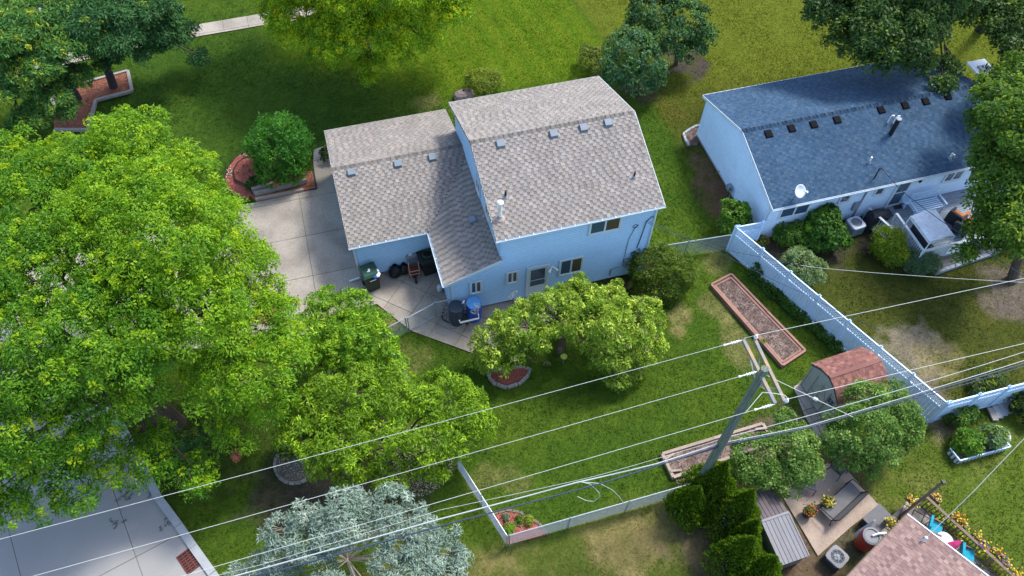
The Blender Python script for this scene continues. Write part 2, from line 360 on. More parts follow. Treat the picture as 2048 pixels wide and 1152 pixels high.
# street
curbpx = [(-300, 420), (60, 640), (170, 760), (235, 850), (280, 930), (311, 997), (354, 1055), (383, 1098), (421, 1151), (470, 1230)]
cw = GP(curbpx)
stpoly = cw+[(-2, -4), (-60, -4), (-60, 40)]
b = MB(); b.prism([(p[0], p[1]) for p in stpoly], -.20, -.012); street = struct(b.build('street', M['joint']))
slabs(street, 'slab', stpoly, (G(207, 925).x, G(207, 925).y), angle_px((207, 925), (250, 1050)), 4.6, 4.0, M['asphaltc'], -.03, .004)
BLOCK.append(stpoly)
curb = thing('curb', 'pale concrete kerb curving between the grey street and the lawn', 'kerb', (cw[5][0], cw[5][1], 0))
for i in range(2, len(cw)-1):
    a = Vector((*cw[i], 0)); c = Vector((*cw[i+1], 0)); n = max(1, round((c-a).length/1.5))
    for k in range(n):
        p = a.lerp(c, k/n); q = a.lerp(c, (k+1)/n); t = (q-p).normalized()*.008; s_ = Vector((t.y, -t.x, 0)).normalized()*-.10
        if s_.x < 0: s_ = -s_
        bb = MB(); bb.bar(p+t+s_+Vector((0, 0, .03)), q-t+s_+Vector((0, 0, .03)), .32, .16); bb.build('curb_block', M['curb'], curb)
# driveway
dr = GP([(612, 372), (660, 345), (648, 290), (640, 300), (627, 330), (634, 378), (510, 405), (420, 425), (0, 505), (-250, 545), (-100, 640), (60, 640), (235, 690), (545, 655), (600, 590), (722, 552), (716, 530), (690, 480)])
drv = GP([(634, 378), (510, 405), (420, 425), (0, 505), (-260, 550), (40, 650), (200, 705), (560, 690), (650, 650), (735, 556), (722, 552), (700, 400), (655, 290), (627, 299), (627, 330)])
b = MB(); b.prism(drv, -.2, -.008); driveway = struct(b.build('driveway', M['joint']))
slabs(driveway, 'slab', drv, (G(612, 472).x, G(612, 472).y), 0.0, 3.05, 2.6, M['concrete'], -.03, .012)
BLOCK.append(drv)
# patio and walk
pat = GP([(735, 556), (650, 650), (700, 622), (727, 614), (754, 608), (802, 646), (824, 662), (917, 696), (960, 715), (1010, 680), (1095, 640), (1100, 590), (1050, 598), (907, 628), (880, 560), (860, 500), (722, 552)])
pat = GP([(735, 556), (640, 655), (727, 614), (754, 608), (802, 646), (824, 662), (917, 696), (960, 712), (1010, 680), (1110, 640)])+[(9.2, WY+.05), (LX+.3, WY+.05), (LX+.3, GYF+.4), (GX+.4, GYF+.4)]
b = MB(); b.prism(pat, -.2, -.006); patio = struct(b.build('patio', M['joint']))
slabs(patio, 'slab', pat, (G(824, 626).x, G(824, 626).y), angle_px((758, 560), (824, 589)), 1.35, 1.35, M['concrete'], -.03, .014, gap=.012)
BLOCK.append(pat)
# sidewalk across the top
sw = GP([(-300, 208), (7, 135), (173, 97), (342, 58), (520, 28), (800, -22), (1100, -75), (1100, -45), (800, 8), (534, 49), (400, 72), (298, 91), (173, 119), (7, 160), (-300, 236)])
b = MB(); b.prism(sw, -.2, -.01); sidewalk = struct(b.build('sidewalk', M['joint']))
slabs(sidewalk, 'slab', sw, (G(448, 60).x, G(448, 60).y), angle_px((342, 58), (520, 28)), 1.52, 6, M['concrete'], -.03, .012, gap=.012)
BLOCK.append(sw)
st2 = GP([(-400, 110), (-60, 62), (60, 38), (115, 24), (290, -2), (500, -34), (1200, -140), (1200, -400), (-400, -400)])
b = MB(); b.prism(st2, -.2, .0); struct(b.build('road', M['asphaltc'])); BLOCK.append(st2)
# ================================================================== ROOFS, SIDING, WINDOWS
def shingle_cols(kind):
    r = random.random()
    if kind == 'main':
        c = random.choice([(.238, .220, .204), (.253, .232, .214), (.225, .207, .192), (.272, .248, .228), (.246, .221, .198), (.230, .217, .207)])
        if r < .02: c = (.27, .225, .20)
    elif kind == 'dark': c = random.choice([(.036, .076, .135), (.042, .084, .145), (.032, .070, .125), (.050, .090, .145)])
    elif kind == 'shed': c = random.choice([(.22, .105, .085), (.19, .088, .075), (.25, .125, .10), (.17, .08, .075)])
    else: c = random.choice([(.23, .155, .14), (.26, .175, .155), (.205, .135, .125), (.285, .20, .175)])
    k = random.uniform(.92, 1.08); return tuple(x*k for x in c)
def roof_slope(root, O, U, S, poly, kind, m, separate=0, expo=.155, tab=.27, thick=.014, deck=True, deckmat=None):
    """poly in (u,s) metres on the slope plane, convex; shingles laid in courses"""
    O = Vector(O); U = Vector(U).normalized(); S = Vector(S).normalized(); N = U.cross(S).normalized()
    if N.z < 0: N = -N
    P = lambda u, s, n=0: O+U*u+S*s+N*n
    if deck:
        b = MB(); k = len(poly); a = sum(poly[i][0]*poly[(i+1) % k][1]-poly[(i+1) % k][0]*poly[i][1] for i in range(k)); pl = poly if a > 0 else poly[::-1]
        vs = [P(u, s, -.10) for u, s in pl]+[P(u, s, 0) for u, s in pl]
        fl = U.cross(S).z > 0
        fs = [tuple(range(k))[::-1], tuple(range(k, 2*k))]+[(i, (i+1) % k, k+(i+1) % k, k+i) for i in range(k)]
        b.add(vs, fs, (.1, .09, .09) if kind != 'dark' else (.03, .045, .07)); b.build('roof_deck', deckmat or m, root)
    smax = max(s for u, s in poly); smin = min(s for u, s in poly); rows = math.ceil((smax-smin)/expo)
    stuff = MB(); sep = []; lib = {}
    for r in range(rows):
        s0 = smin+r*expo; s1 = min(s0+expo*1.25, smax); sm = (s0+min(s0+expo, smax))/2
        xs = []
        for i in range(len(poly)):
            a, c = poly[i], poly[(i+1) % len(poly)]
            if (a[1]-sm)*(c[1]-sm) <= 0 and a[1] != c[1]: xs.append(a[0]+(c[0]-a[0])*(sm-a[1])/(c[1]-a[1]))
        if len(xs) < 2: continue
        u0, u1 = min(xs), max(xs); u = u0-(r % 2)*.62*tab-.4*tab+random.uniform(-.05, .05)*tab; raised = False
        while u < u1:
            raised = not raised; w = tab*(random.uniform(.66, .80) if raised else random.uniform(.40, .54)); a = max(u, u0); c = min(u+w, u1); u += w
            if c-a < .03: continue
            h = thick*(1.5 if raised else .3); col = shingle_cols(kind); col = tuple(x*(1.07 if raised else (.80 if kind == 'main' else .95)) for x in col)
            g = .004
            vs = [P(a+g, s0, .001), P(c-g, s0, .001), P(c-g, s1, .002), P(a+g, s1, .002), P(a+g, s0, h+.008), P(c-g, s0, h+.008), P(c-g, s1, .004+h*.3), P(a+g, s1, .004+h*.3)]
            fs = [(4, 5, 6, 7), (1, 2, 6, 5), (3, 0, 4, 7)]; fe = [(0, 1, 5, 4)]; ec = tuple(x*.35 for x in col)  # butt edge coloured darker, a painted shadow line under each course
            if separate and len(sep) < separate:
                key = (round(c-a, 2), round(h, 3), int(col[0]*60)); sep.append(1)
                if key not in lib:
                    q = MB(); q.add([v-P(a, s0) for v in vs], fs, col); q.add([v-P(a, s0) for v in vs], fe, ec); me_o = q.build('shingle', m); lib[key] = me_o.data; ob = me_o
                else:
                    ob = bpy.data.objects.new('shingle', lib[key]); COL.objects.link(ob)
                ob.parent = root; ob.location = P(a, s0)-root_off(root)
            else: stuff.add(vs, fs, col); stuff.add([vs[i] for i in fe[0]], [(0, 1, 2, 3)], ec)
    if stuff.v: stuff.build('shingle_courses', m, root, kind='stuff')
def ridge_caps(root, a, b, kind, m, w=.16, pitch=.36, step=.22, sep=True):
    a = Vector(a); b = Vector(b); x = (b-a).normalized(); L = (b-a).length; n = int(L/step); y = Vector((-x.y, x.x, 0))
    allb = MB()
    for i in range(n):
        p = a+x*(i*step); q = a+x*((i+1)*step-.02); col = tuple(x*(.84 if i % 2 else .62) for x in shingle_cols(kind)); hz = .06+.02*(i % 2)
        mb = MB() if sep else allb
        vs = [p+y*w-Vector((0, 0, w*pitch-.012)), p+Vector((0, 0, hz)), p-y*w-Vector((0, 0, w*pitch-.012)), q+y*w-Vector((0, 0, w*pitch-.006)), q+Vector((0, 0, hz-.02)), q-y*w-Vector((0, 0, w*pitch-.006))]
        vs += [v-Vector((0, 0, .02)) for v in (vs[0], vs[1], vs[2])]
        mb.add(vs, [(0, 1, 4, 3), (1, 2, 5, 4), (0, 6, 7, 1), (1, 7, 8, 2)], col)
        if sep: mb.build('ridge_cap', m, root)
    if not sep: allb.build('ridge_caps', m, root, kind='stuff')
SIDC = {'blue_siding_boards': ((.45, .67, .91), (.30, .47, .67)), 'pale_siding_boards': ((.64, .79, .95), (.47, .62, .80))}  # second tone: darker bottom strip, painted shade under each lap
def siding(root, O, U, N, poly, m, h=.125, name='wall', proud=.034):
    h = .125; cA, cB = SIDC[m.name]
    """poly in (u,z); clapboard courses + backing"""
    O = Vector(O); U = Vector(U).normalized(); N = Vector(N).normalized(); P = lambda u, z, n=0: O+U*u+Vector((0, 0, z))+N*n
    b = MB(); zmin = min(z for u, z in poly); zmax = max(z for u, z in poly)
    def rng(z):
        z = min(max(z, zmin+1e-4), zmax-1e-4); xs = []
        for i in range(len(poly)):
            a, c = poly[i], poly[(i+1) % len(poly)]
            if (a[1]-z)*(c[1]-z) <= 0 and a[1] != c[1]: xs.append(a[0]+(c[0]-a[0])*(z-a[1])/(c[1]-a[1]))
        return min(xs), max(xs)
    z = zmin; brk = sorted(set([p[1] for p in poly]))
    while z < zmax-1e-3:
        z1 = min(z+h, zmax); a0, a1 = rng(z+1e-4); c0, c1 = rng(z1-1e-4)
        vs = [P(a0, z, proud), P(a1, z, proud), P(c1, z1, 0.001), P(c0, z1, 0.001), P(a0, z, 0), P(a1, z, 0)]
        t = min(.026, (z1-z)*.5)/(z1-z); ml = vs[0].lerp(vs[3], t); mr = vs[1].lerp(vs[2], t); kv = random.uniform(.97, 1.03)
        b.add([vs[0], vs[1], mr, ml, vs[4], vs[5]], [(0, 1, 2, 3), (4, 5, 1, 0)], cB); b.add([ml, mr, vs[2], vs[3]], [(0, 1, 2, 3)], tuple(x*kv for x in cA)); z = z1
    k = len(poly)
    return b.build(name, m, root)
def window(root, O, U, N, u0, u1, z0, z1, panes=2, m2='glassb', name='window', tw=.08):
    O = Vector(O); U = Vector(U).normalized(); N = Vector(N).normalized(); P = lambda u, z, n=0: O+U*u+Vector((0, 0, z))+N*n
    def bx(b, a, c, za, zb, na, nb):
        b.add([P(a, za, na), P(c, za, na), P(c, zb, na), P(a, zb, na), P(a, za, nb), P(c, za, nb), P(c, zb, nb), P(a, zb, nb)],
              [(0, 1, 2, 3), (4, 7, 6, 5), (0, 4, 5, 1), (1, 5, 6, 2), (2, 6, 7, 3), (3, 7, 4, 0)])
    f = MB(); bx(f, u0, u0+tw, z0, z1, 0, .05); bx(f, u1-tw, u1, z0, z1, 0, .05); bx(f, u0+tw, u1-tw, z1-tw, z1, 0, .05); bx(f, u0+tw, u1-tw, z0, z0+tw, 0, .062)
    w = f.build(name, M['trim'], root)
    k = (u1-u0-2*tw)/panes
    for i in range(panes):
        a = u0+tw+i*k; c = a+k; s = MB(); t = .04; dn = .022 if i == 0 else .032
        bx(s, a, a+t, z0+tw, z1-tw, 0.002, dn); bx(s, c-t, c, z0+tw, z1-tw, 0.002, dn); bx(s, a+t, c-t, z1-tw-t, z1-tw, 0.002, dn); bx(s, a+t, c-t, z0+tw, z0+tw+t, 0.002, dn)
        s.build('sash', M['trim'], w)
        g = MB(); bx(g, a+t, c-t, z0+tw+t, z1-tw-t, 0.002, .016); g.build('pane', M['glass'] if i == 0 else M[m2], w)
    return w
def pipe_on(root, base, h, r, m, name='vent_pipe', lean=(0, 0, 0), collar=True):
    b = MB(); base = Vector(base)
    b.tube([base-Vector((0, 0, .1)), base+Vector((0, 0, h))+Vector(lean)], r, 10)
    o = b.build(name, m, root, smooth=False)
    if collar:
        c = MB(); c.lathe(base-Vector((0, 0, .06)), [(r*2.6, 0), (r*2.4, .06), (r*1.3, .16), (r*1.15, .18)], 12); c.build('pipe_boot', M['greymetal'], root)
    return o
def box_vent(root, p, slope_dir, m, size=(.34, .36, .16), sl=.36):
    """low box vent: p on the roof, its slope falls along slope_dir"""
    p = Vector(p); d = Vector(slope_dir).normalized(); u = Vector((-d.y, d.x, 0)); w, l, h = size
    b = MB(); dn = d*l/2
    s = Vector((0, 0, -sl*l/2))
    vs = []
    for (a, zz, e) in ((-1, h*.45, -1), (-.55, h, -1), (1, h*.95, 1)):
        for k in (-1, 1): vs.append(p+u*k*w/2+dn*a+Vector((0, 0, zz-sl*l/2*a)))
    for a in (-1, 1):
        for k in (-1, 1): vs.append(p+u*k*w/2+dn*a+Vector((0, 0, -.03-sl*l/2*a)))
    b.add(vs, [(0, 1, 3, 2), (2, 3, 5, 4), (4, 5, 9, 8), (6, 7, 1, 0), (0, 2, 4, 8, 6), (1, 7, 9, 5, 3)])
    b.add([v for v in (p+u*w*.62-dn*1.3+Vector((0, 0, .014+sl*l/2*1.3)), p-u*w*.62-dn*1.3+Vector((0, 0, .014+sl*l/2*1.3)), p-u*w*.62+dn*1.05+Vector((0, 0, .03-sl*l/2*1.05)), p+u*w*.62+dn*1.05+Vector((0, 0, .03-sl*l/2*1.05)))], [(0, 1, 2, 3)])
    return b.build('vent', m, root)
def gutter(root, a, b, out, m=None, name='gutter'):
    a = Vector(a); b = Vector(b); out = Vector(out).normalized(); prof = [(0, 0), (.0, -.11), (.08, -.11), (.115, -.05), (.115, 0.01), (.10, .01), (.10, -.045), (.07, -.095), (.012, -.095), (.012, 0)]
    n = len(prof); vs = [a+out*x+Vector((0, 0, z)) for x, z in prof]+[b+out*x+Vector((0, 0, z)) for x, z in prof]
    k = MB(); k.add(vs, [(i, (i+1) % n, n+(i+1) % n, n+i) for i in range(n)]+[tuple(range(n)), tuple(range(n, 2*n))[::-1]])
    g = k.build(name, m or M['trim'], root); return g
# ================================================================== BLUE HOUSE
hs = thing('blue_house', 'two-storey light blue sided house with brown shingle roof and attached lower garage wing', 'house', (GX+.3, WY, 0))
EV = HZE; W0 = HX0+OV; W1 = HX1-OV; WR = HYR-OV
sl = (HZR-HZE)/(HYM-HYF)
zE = HZE+sl*OV                      # roof height above wall plane
# front wall: low wing + tower in one z-monotone outline
jz = GZE+.388*(W0-LX)
wallz = lambda x: GZE+.388*(x-LX)
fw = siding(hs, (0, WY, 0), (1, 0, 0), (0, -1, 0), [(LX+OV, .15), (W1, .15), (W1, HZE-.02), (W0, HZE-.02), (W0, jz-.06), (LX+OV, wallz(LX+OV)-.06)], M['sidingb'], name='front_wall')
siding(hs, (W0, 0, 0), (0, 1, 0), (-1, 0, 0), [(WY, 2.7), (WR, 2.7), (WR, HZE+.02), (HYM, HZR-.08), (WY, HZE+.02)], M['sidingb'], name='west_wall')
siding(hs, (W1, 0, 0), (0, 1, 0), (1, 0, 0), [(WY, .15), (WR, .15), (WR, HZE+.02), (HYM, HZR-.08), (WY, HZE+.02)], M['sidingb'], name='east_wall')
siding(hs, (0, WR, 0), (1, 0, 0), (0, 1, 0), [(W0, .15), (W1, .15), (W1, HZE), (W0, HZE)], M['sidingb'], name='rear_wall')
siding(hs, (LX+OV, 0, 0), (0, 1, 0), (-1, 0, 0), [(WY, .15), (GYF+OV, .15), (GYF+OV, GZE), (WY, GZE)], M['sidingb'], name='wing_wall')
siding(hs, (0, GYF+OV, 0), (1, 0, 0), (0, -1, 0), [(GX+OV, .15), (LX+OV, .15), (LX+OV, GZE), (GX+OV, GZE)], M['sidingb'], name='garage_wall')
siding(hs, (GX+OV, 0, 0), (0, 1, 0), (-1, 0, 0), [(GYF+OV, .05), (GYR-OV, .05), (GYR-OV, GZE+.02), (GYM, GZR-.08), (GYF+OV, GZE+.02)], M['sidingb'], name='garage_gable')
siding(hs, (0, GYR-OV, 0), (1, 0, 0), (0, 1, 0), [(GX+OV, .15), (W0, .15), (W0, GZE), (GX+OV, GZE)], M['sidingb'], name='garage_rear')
b = MB(); b.prism([(LX+OV+.03, WY+.03), (W1-.03, WY+.03), (W1-.03, WR-.03), (W0+.03, WR-.03), (W0+.03, GYR-OV-.03), (GX+OV+.03, GYR-OV-.03), (GX+OV+.03, GYF+OV+.03), (LX+OV+.03, GYF+OV+.03)], 0, .17)
b.build('foundation', M['joint'], hs)
b = MB(); b.box(((W0+W1)/2, (WY+WR)/2, 2.6), (W1-W0-.06, WR-WY-.06, 5.2-.05)); b.box(((GX+W0)/2, GYM, 1.4), (W0-GX-OV-.1, GYR-GYF-2*OV-.06, 2.6)); b.box(((LX+OV+W0)/2, (WY+GYF)/2+.2, 1.3), (W0-LX-OV-.06, GYF-WY+.3, 2.45))
b.build('wall_core', M['siding'], hs)
b = MB()                           # corner boards
for (x, y, z0, z1, s) in ((LX+OV, WY, .15, wallz(LX+OV)-.1, (-1, -1)), (W1, WY, .15, HZE-.03, (1, -1)), (GX+OV, GYF+OV, .15, GZE-.04, (-1, -1)), (W0, WY, jz+.0, HZE-.03, (-1, -1))):
    b.box((x+s[0]*.012-s[0]*.03, y+s[1]*.012-s[1]*-.0, (z0+z1)/2), (.07, .03, z1-z0)); b.box((x+s[0]*.014, y+.04, (z0+z1)/2), (.03, .09, z1-z0))
b.build('corner_board', M['siding'], hs)
rm = MB(); rm.bar((HX0, HYM, HZR-.09), (HX1, HYM, HZR-.09), .1, .1); roofM = rm.build('roof', M['trim'], hs)
slen = math.hypot(HYM-HYF, HZR-HZE); L = HX1-HX0
roof_slope(roofM, (HX0, HYF, HZE), (1, 0, 0), (0, HYM-HYF, HZR-HZE), [(0, 0), (L, 0), (L, slen), (0, slen)], 'main', M['shingle'], separate=300)
roof_slope(roofM, (HX1, HYR, HZE), (-1, 0, 0), (0, HYM-HYR, HZR-HZE), [(0, 0), (L, 0), (L, slen), (0, slen)], 'main', M['shingle'])
ridge_caps(roofM, (HX0, HYM, HZR), (HX1, HYM, HZR), 'main', M['shingle'])
rg = MB(); rg.bar((GX, GYM, GZR-.09), (W0, GYM, GZR-.09), .1, .1); roofG = rg.build('garage_roof', M['trim'], hs)
gs = (GZR-GZE)/(GYM-GYF); glen = math.hypot(GYM-GYF, GZR-GZE); k = glen/(GYM-GYF); LW = W0-GX
yv = GYF+(jz-GZE)/gs                     # valley top
roof_slope(roofG, (GX, GYF, GZE), (1, 0, 0), (0, GYM-GYF, GZR-GZE), [(0, 0), (LX-GX, 0), (LW, (yv-GYF)*k), (LW, glen), (0, glen)], 'main', M['shingle'])
roof_slope(roofG, (W0, GYR, GZE), (-1, 0, 0), (0, GYM-GYR, GZR-GZE), [(0, 0), (LW, 0), (LW, glen), (0, glen)], 'main', M['shingle'])
ws = math.hypot(W0-LX, jz-GZE)
roof_slope(roofG, (LX, yv, GZE), (0, -1, 0), (W0-LX, 0, jz-GZE), [(yv-GYF, 0), (yv-HYF, 0), (yv-HYF, ws), (0, ws)], 'main', M['shingle'])
ridge_caps(roofG, (GX, GYM, GZR), (W0, GYM, GZR), 'main', M['shingle'], pitch=gs)
# trims
b = MB(); t = .035
for (a, c) in (((HX0, HYF, HZE), (HX0, HYM, HZR)), ((HX0, HYR, HZE), (HX0, HYM, HZR)), ((HX1, HYF, HZE), (HX1, HYM, HZR)), ((HX1, HYR, HZE), (HX1, HYM, HZR)),
               ((GX, GYF, GZE), (GX, GYM, GZR)), ((GX, GYR, GZE), (GX, GYM, GZR)), ((LX, HYF, GZE), (W0, HYF, jz))):
    a = Vector(a); c = Vector(c); o = Vector((0, 0, -.07)); sx = -.012 if a.x in (HX0, GX) else .012
    o += Vector((0, -.013, 0)) if a.x == LX else Vector((sx, 0, 0))
    b.bar(a+o, c+o, .022, .15)
b.bar((HX0, HYR+.012, HZE-.07), (HX1, HYR+.012, HZE-.07), .022, .15); b.bar((GX, GYR+.012, GZE-.07), (W0, GYR+.012, GZE-.07), .022, .15)
b.build('fascia', M['trim'], hs)
b = MB()
b.box(((HX0+HX1)/2, HYF+OV/2+.01, HZE-.10), (L, OV, .02)); b.box(((GX+LX)/2+.1, GYF+OV/2+.01, GZE-.12), (LX-GX, OV, .02)); b.box((LX+OV/2, (HYF+GYF)/2, GZE-.10), (OV, GYF-HYF, .02))
b.build('soffit', M['trim'], hs)
gutter(hs, (HX0-.02, HYF, HZE+.0), (HX1+.02, HYF, HZE+.0), (0, -1, 0)); gutter(hs, (GX-.02, GYF, GZE), (LX-.115, GYF, GZE), (0, -1, 0)); gutter(hs, (LX, GYF, GZE), (LX, HYF-.02, GZE), (-1, 0, 0))
for (x, y) in [(GX+.5+i*.62, GYF) for i in range(6)]:
    b = MB(); b.box((x, y-.05, GZE+.012), (.03, .13, .012)); b.build('gutter_hanger', M['trim'], hs)
for i in range(5):
    b = MB(); b.box((LX-.05, HYF+.4+i*.6, GZE+.012), (.13, .03, .012)); b.build('gutter_hanger', M['trim'], hs)
for i in range(12):
    b = MB(); b.box((HX0+.4+i*.63, HYF-.05, HZE+.012), (.03, .13, .012)); b.build('gutter_hanger', M['trim'], hs)
def downspout(root, x, y, z0, z1, kick=(-.5, -.1)):
    b = MB(); b.bar((x, y, z0), (x, y, z1), .08, .06, up=(0, 1, 0)); b.bar((x, y, z0+.02), (x+kick[0], y+kick[1], z0-.05), .08, .06); return b.build('downspout', M['trim'], root)
downspout(hs, GX+OV-.06, GYF+OV-.07, .12, GZE-.1, (-.55, -.05)); downspout(hs, W1+.05, WY-.05, .12, HZE-.1, (.3, -.3)); downspout(hs, LX+OV+.1, WY-.06, .9, GZE-.15, (.1, -.1))
# windows and door on the front wall
FR = dict(O=(0, WY, 0), U=(1, 0, 0), N=(0, -1, 0)); PR = .034
FRo = Vector((0, WY-PR, 0))
window(hs, FRo, (1, 0, 0), (0, -1, 0), 10.02, 11.6, 3.98, 5.06, 2, 'glassb'); window(hs, FRo, (1, 0, 0), (0, -1, 0), 8.79, 10.02, 1.28, 2.52, 2, 'glassb')
window(hs, FRo, (1, 0, 0), (0, -1, 0), 4.45, 5.08, 1.38, 2.36, 2); window(hs, FRo, (1, 0, 0), (0, -1, 0), 6.2, 6.82, 1.57, 2.5, 2)
dfr = MB()
for (a, c, z0, z1) in ((7.2, 7.3, .15, 2.5), (8.22, 8.32, .15, 2.5), (7.3, 8.22, 2.4, 2.5)): dfr.box(((a+c)/2, WY-PR-.03, (z0+z1)/2), (c-a, .06, z1-z0))
dfr.build('door_frame', M['trim'], hs)
d = MB(); d.box((7.76, WY-PR-.015, 1.27), (.92, .03, 2.24)); door = d.build('door', M['trim'], hs)
for (z0, z1) in ((1.45, 2.26), (.98, 1.38)):
    g = MB(); g.box((7.76, WY-PR-.032, (z0+z1)/2), (.70, .012, z1-z0)); g.build('pane', M['glass'], door)
g = MB(); g.box((8.13, WY-PR-.05, 1.2), (.03, .05, .14)); g.build('handle', M['greymetal'], door)
st = MB(); st.box((7.76, WY-.45, .07), (1.3, .8, .12)); st.build('step', M['concrete'], hs)
# west wall windows above the garage roof
WO = Vector((W0-PR, 0, 0))
for (ya, za, zb) in ((PX(958, 382, W0).y, 4.0, 4.9), (PX(977, 440, W0).y, 4.15, 4.95)):
    window(hs, WO, (0, 1, 0), (-1, 0, 0), ya-.38, ya+.38, za, zb, 2)
# flood light
p = PY(1104, 532, WY); lf = MB(); lf.lathe(p+Vector((0, -.02, 0)), [(.07, 0), (.07, .03)], 10, ax=Matrix.Rotation(math.radians(90), 3, 'X')); lo = lf.build('flood_light', M['white'], hs)
for s in (-1, 1):
    q = MB(); q.tube([p+Vector((0, -.05, 0)), p+Vector((s*.09, -.13, -.02)), p+Vector((s*.17, -.2, -.08)), p+Vector((s*.2, -.24, -.12))], [.02, .035, .06, .07], 8); q.build('lamp_head', M['white'], lo)
# cables + meter on wall
p1 = PY(1262, 470, WY); b = MB(); y = WY-.05
b.tube([(p1.x-.12, y, 1.3), (p1.x-.1, y, 3.0), (p1.x+.1, y, 3.9), (p1.x+.25, y, 4.0)], .012, 5); b.tube([(p1.x+.45, y, 2.2), (p1.x+.55, y, 3.3), (p1.x+.6, y, 4.1), (p1.x+.85, y, 4.45), (p1.x+1.0, y, 4.2)], .02, 5)
b.tube([(p1.x+.1+.12*math.cos(t*.7), y, 3.95+.12*math.sin(t*.7)) for t in range(10)], .012, 5); b.build('cable', M['black'], hs)
b = MB(); b.box((p1.x+.05, WY-.09, 1.2), (.28, .14, .5)); b.build('meter_box', M['greymetal'], hs); b = MB(); b.tube([(p1.x-.7, WY-.06, .4), (p1.x-.7, WY-.06, .9), (p1.x-.3, WY-.06, .95)], .03, 6); b.build('gas_pipe', M['greymetal'], hs)
# roof furniture
def on_main(px, py):
    best = None
    d = ray(px, py); nrm = np.array([0, -sl, 1.0]); O = np.array([0, HYF, HZE]); t = nrm@(O-CP)/(nrm@d); return Vector(CP+d*t)
def on_gar(px, py):
    d = ray(px, py); nrm = np.array([0, -gs, 1.0]); O = np.array([0, GYF, GZE]); t = nrm@(O-CP)/(nrm@d); return Vector(CP+d*t)
def on_wing(px, py):
    d = ray(px, py); nrm = np.array([-.388, 0, 1.0]); O = np.array([LX, 0, GZE]); t = nrm@(O-CP)/(nrm@d); return Vector(CP+d*t)
for q in ((1001, 289), (1107, 269), (1167, 257), (1216, 247)): box_vent(roofM, on_main(*q), (0, -1, 0), M['ventgrey'], sl=sl)
for q in ((703, 346), (796, 329), (865, 316)): box_vent(roofG, on_gar(*q), (0, -1, 0), M['ventgrey'], sl=gs)
box_vent(roofG, on_wing(946, 441), (-1, 0, 0), M['ventgrey'], sl=.388)
pipe_on(roofM, on_main(1011, 395), .42, .05, M['black']); pipe_on(roofM, on_main(1268, 355), .38, .045, M['black'])
fb = on_main(1000, 436); fl = pipe_on(roofM, fb, .95, .085, M['white'], 'flue_pipe')
c = MB(); c.lathe(fb+Vector((0, 0, .92)), [(.08, 0), (.14, .03), (.15, .10), (.10, .16), (.02, .18)], 14); c.build('flue_cap', M['white'], roofM)
c = MB(); c.lathe(fb-Vector((0, 0, .02)), [(.26, -.06), (.22, .03), (.12, .10), (.10, .16)], 14); c.build('flue_flashing', M['tantimber'], roofM)
BLOCK_HOUSE = True
# ================================================================== NEIGHBOUR'S HOUSE
NX0, NX1, NYF, NYR, NZE, NZR = 19.72, 33.6, 20.62, 29.05, 2.82, 4.12; NYM = (NYF+NYR)/2; nv = .28
nh = thing('neighbour_house', 'low white sided house with dark blue-grey shingle roof and a row of black roof vents', 'house', (NX0+.2, NYF+nv, 0))
nW0 = NX0+.14; nWY = NYF+nv; nWR = NYR-nv; nW1 = NX1-.2; ns = (NZR-NZE)/(NYM-NYF)
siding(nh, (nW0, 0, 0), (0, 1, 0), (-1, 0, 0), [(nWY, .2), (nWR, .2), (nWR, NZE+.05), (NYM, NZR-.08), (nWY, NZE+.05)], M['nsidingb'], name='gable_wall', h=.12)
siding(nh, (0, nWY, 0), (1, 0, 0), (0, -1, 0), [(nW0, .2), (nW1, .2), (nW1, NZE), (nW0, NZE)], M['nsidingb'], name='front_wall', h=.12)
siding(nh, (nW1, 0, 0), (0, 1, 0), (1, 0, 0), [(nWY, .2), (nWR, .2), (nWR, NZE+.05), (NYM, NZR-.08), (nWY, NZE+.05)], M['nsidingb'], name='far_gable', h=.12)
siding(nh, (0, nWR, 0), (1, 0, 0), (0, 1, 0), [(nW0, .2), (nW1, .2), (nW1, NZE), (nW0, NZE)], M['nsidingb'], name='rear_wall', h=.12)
b = MB(); b.box(((nW0+nW1)/2, NYM, 1.4), (nW1-nW0-.05, nWR-nWY-.05, 2.7)); b.build('wall_core', M['nsiding'], nh)
b = MB(); b.box(((nW0+nW1)/2, NYM, .11), (nW1-nW0-.02, nWR-nWY-.02, .2)); b.build('foundation', M['curb'], nh)
nr = MB(); nr.bar((NX0, NYM, NZR-.09), (NX1, NYM, NZR-.09), .1, .1); roofN = nr.build('roof', M['trim'], nh)
nl = math.hypot(NYM-NYF, NZR-NZE); NL = NX1-NX0
roof_slope(roofN, (NX0, NYF, NZE), (1, 0, 0), (0, NYM-NYF, NZR-NZE), [(0, 0), (NL, 0), (NL, nl), (0, nl)], 'dark', M['darkshingle'], expo=.15, tab=.34, thick=.004)
roof_slope(roofN, (NX1, NYR, NZE), (-1, 0, 0), (0, NYM-NYR, NZR-NZE), [(0, 0), (NL, 0), (NL, nl), (0, nl)], 'dark', M['darkshingle'], expo=.15, tab=.34, thick=.007)
ridge_caps(roofN, (NX0, NYM, NZR), (NX1, NYM, NZR), 'dark', M['darkshingle'], pitch=ns, sep=False)
b = MB()
for (a, c) in (((NX0, NYF, NZE), (NX0, NYM, NZR)), ((NX0, NYR, NZE), (NX0, NYM, NZR))):
    b.bar(Vector(a)+Vector((-.012, 0, -.07)), Vector(c)+Vector((-.012, 0, -.07)), .022, .15)
b.bar((NX0, NYR+.012, NZE-.05), (NX1, NYR+.012, NZE-.05), .03, .13); b.bar((NX0, NYF-.0, NZE-.07), (NX1, NYF-.0, NZE-.07), .04, .13); b.build('fascia', M['trim'], nh)
b = MB(); b.box(((NX0+NX1)/2, NYF+nv/2+.02, NZE-.12), (NL, nv, .02)); b.build('soffit', M['trim'], nh)
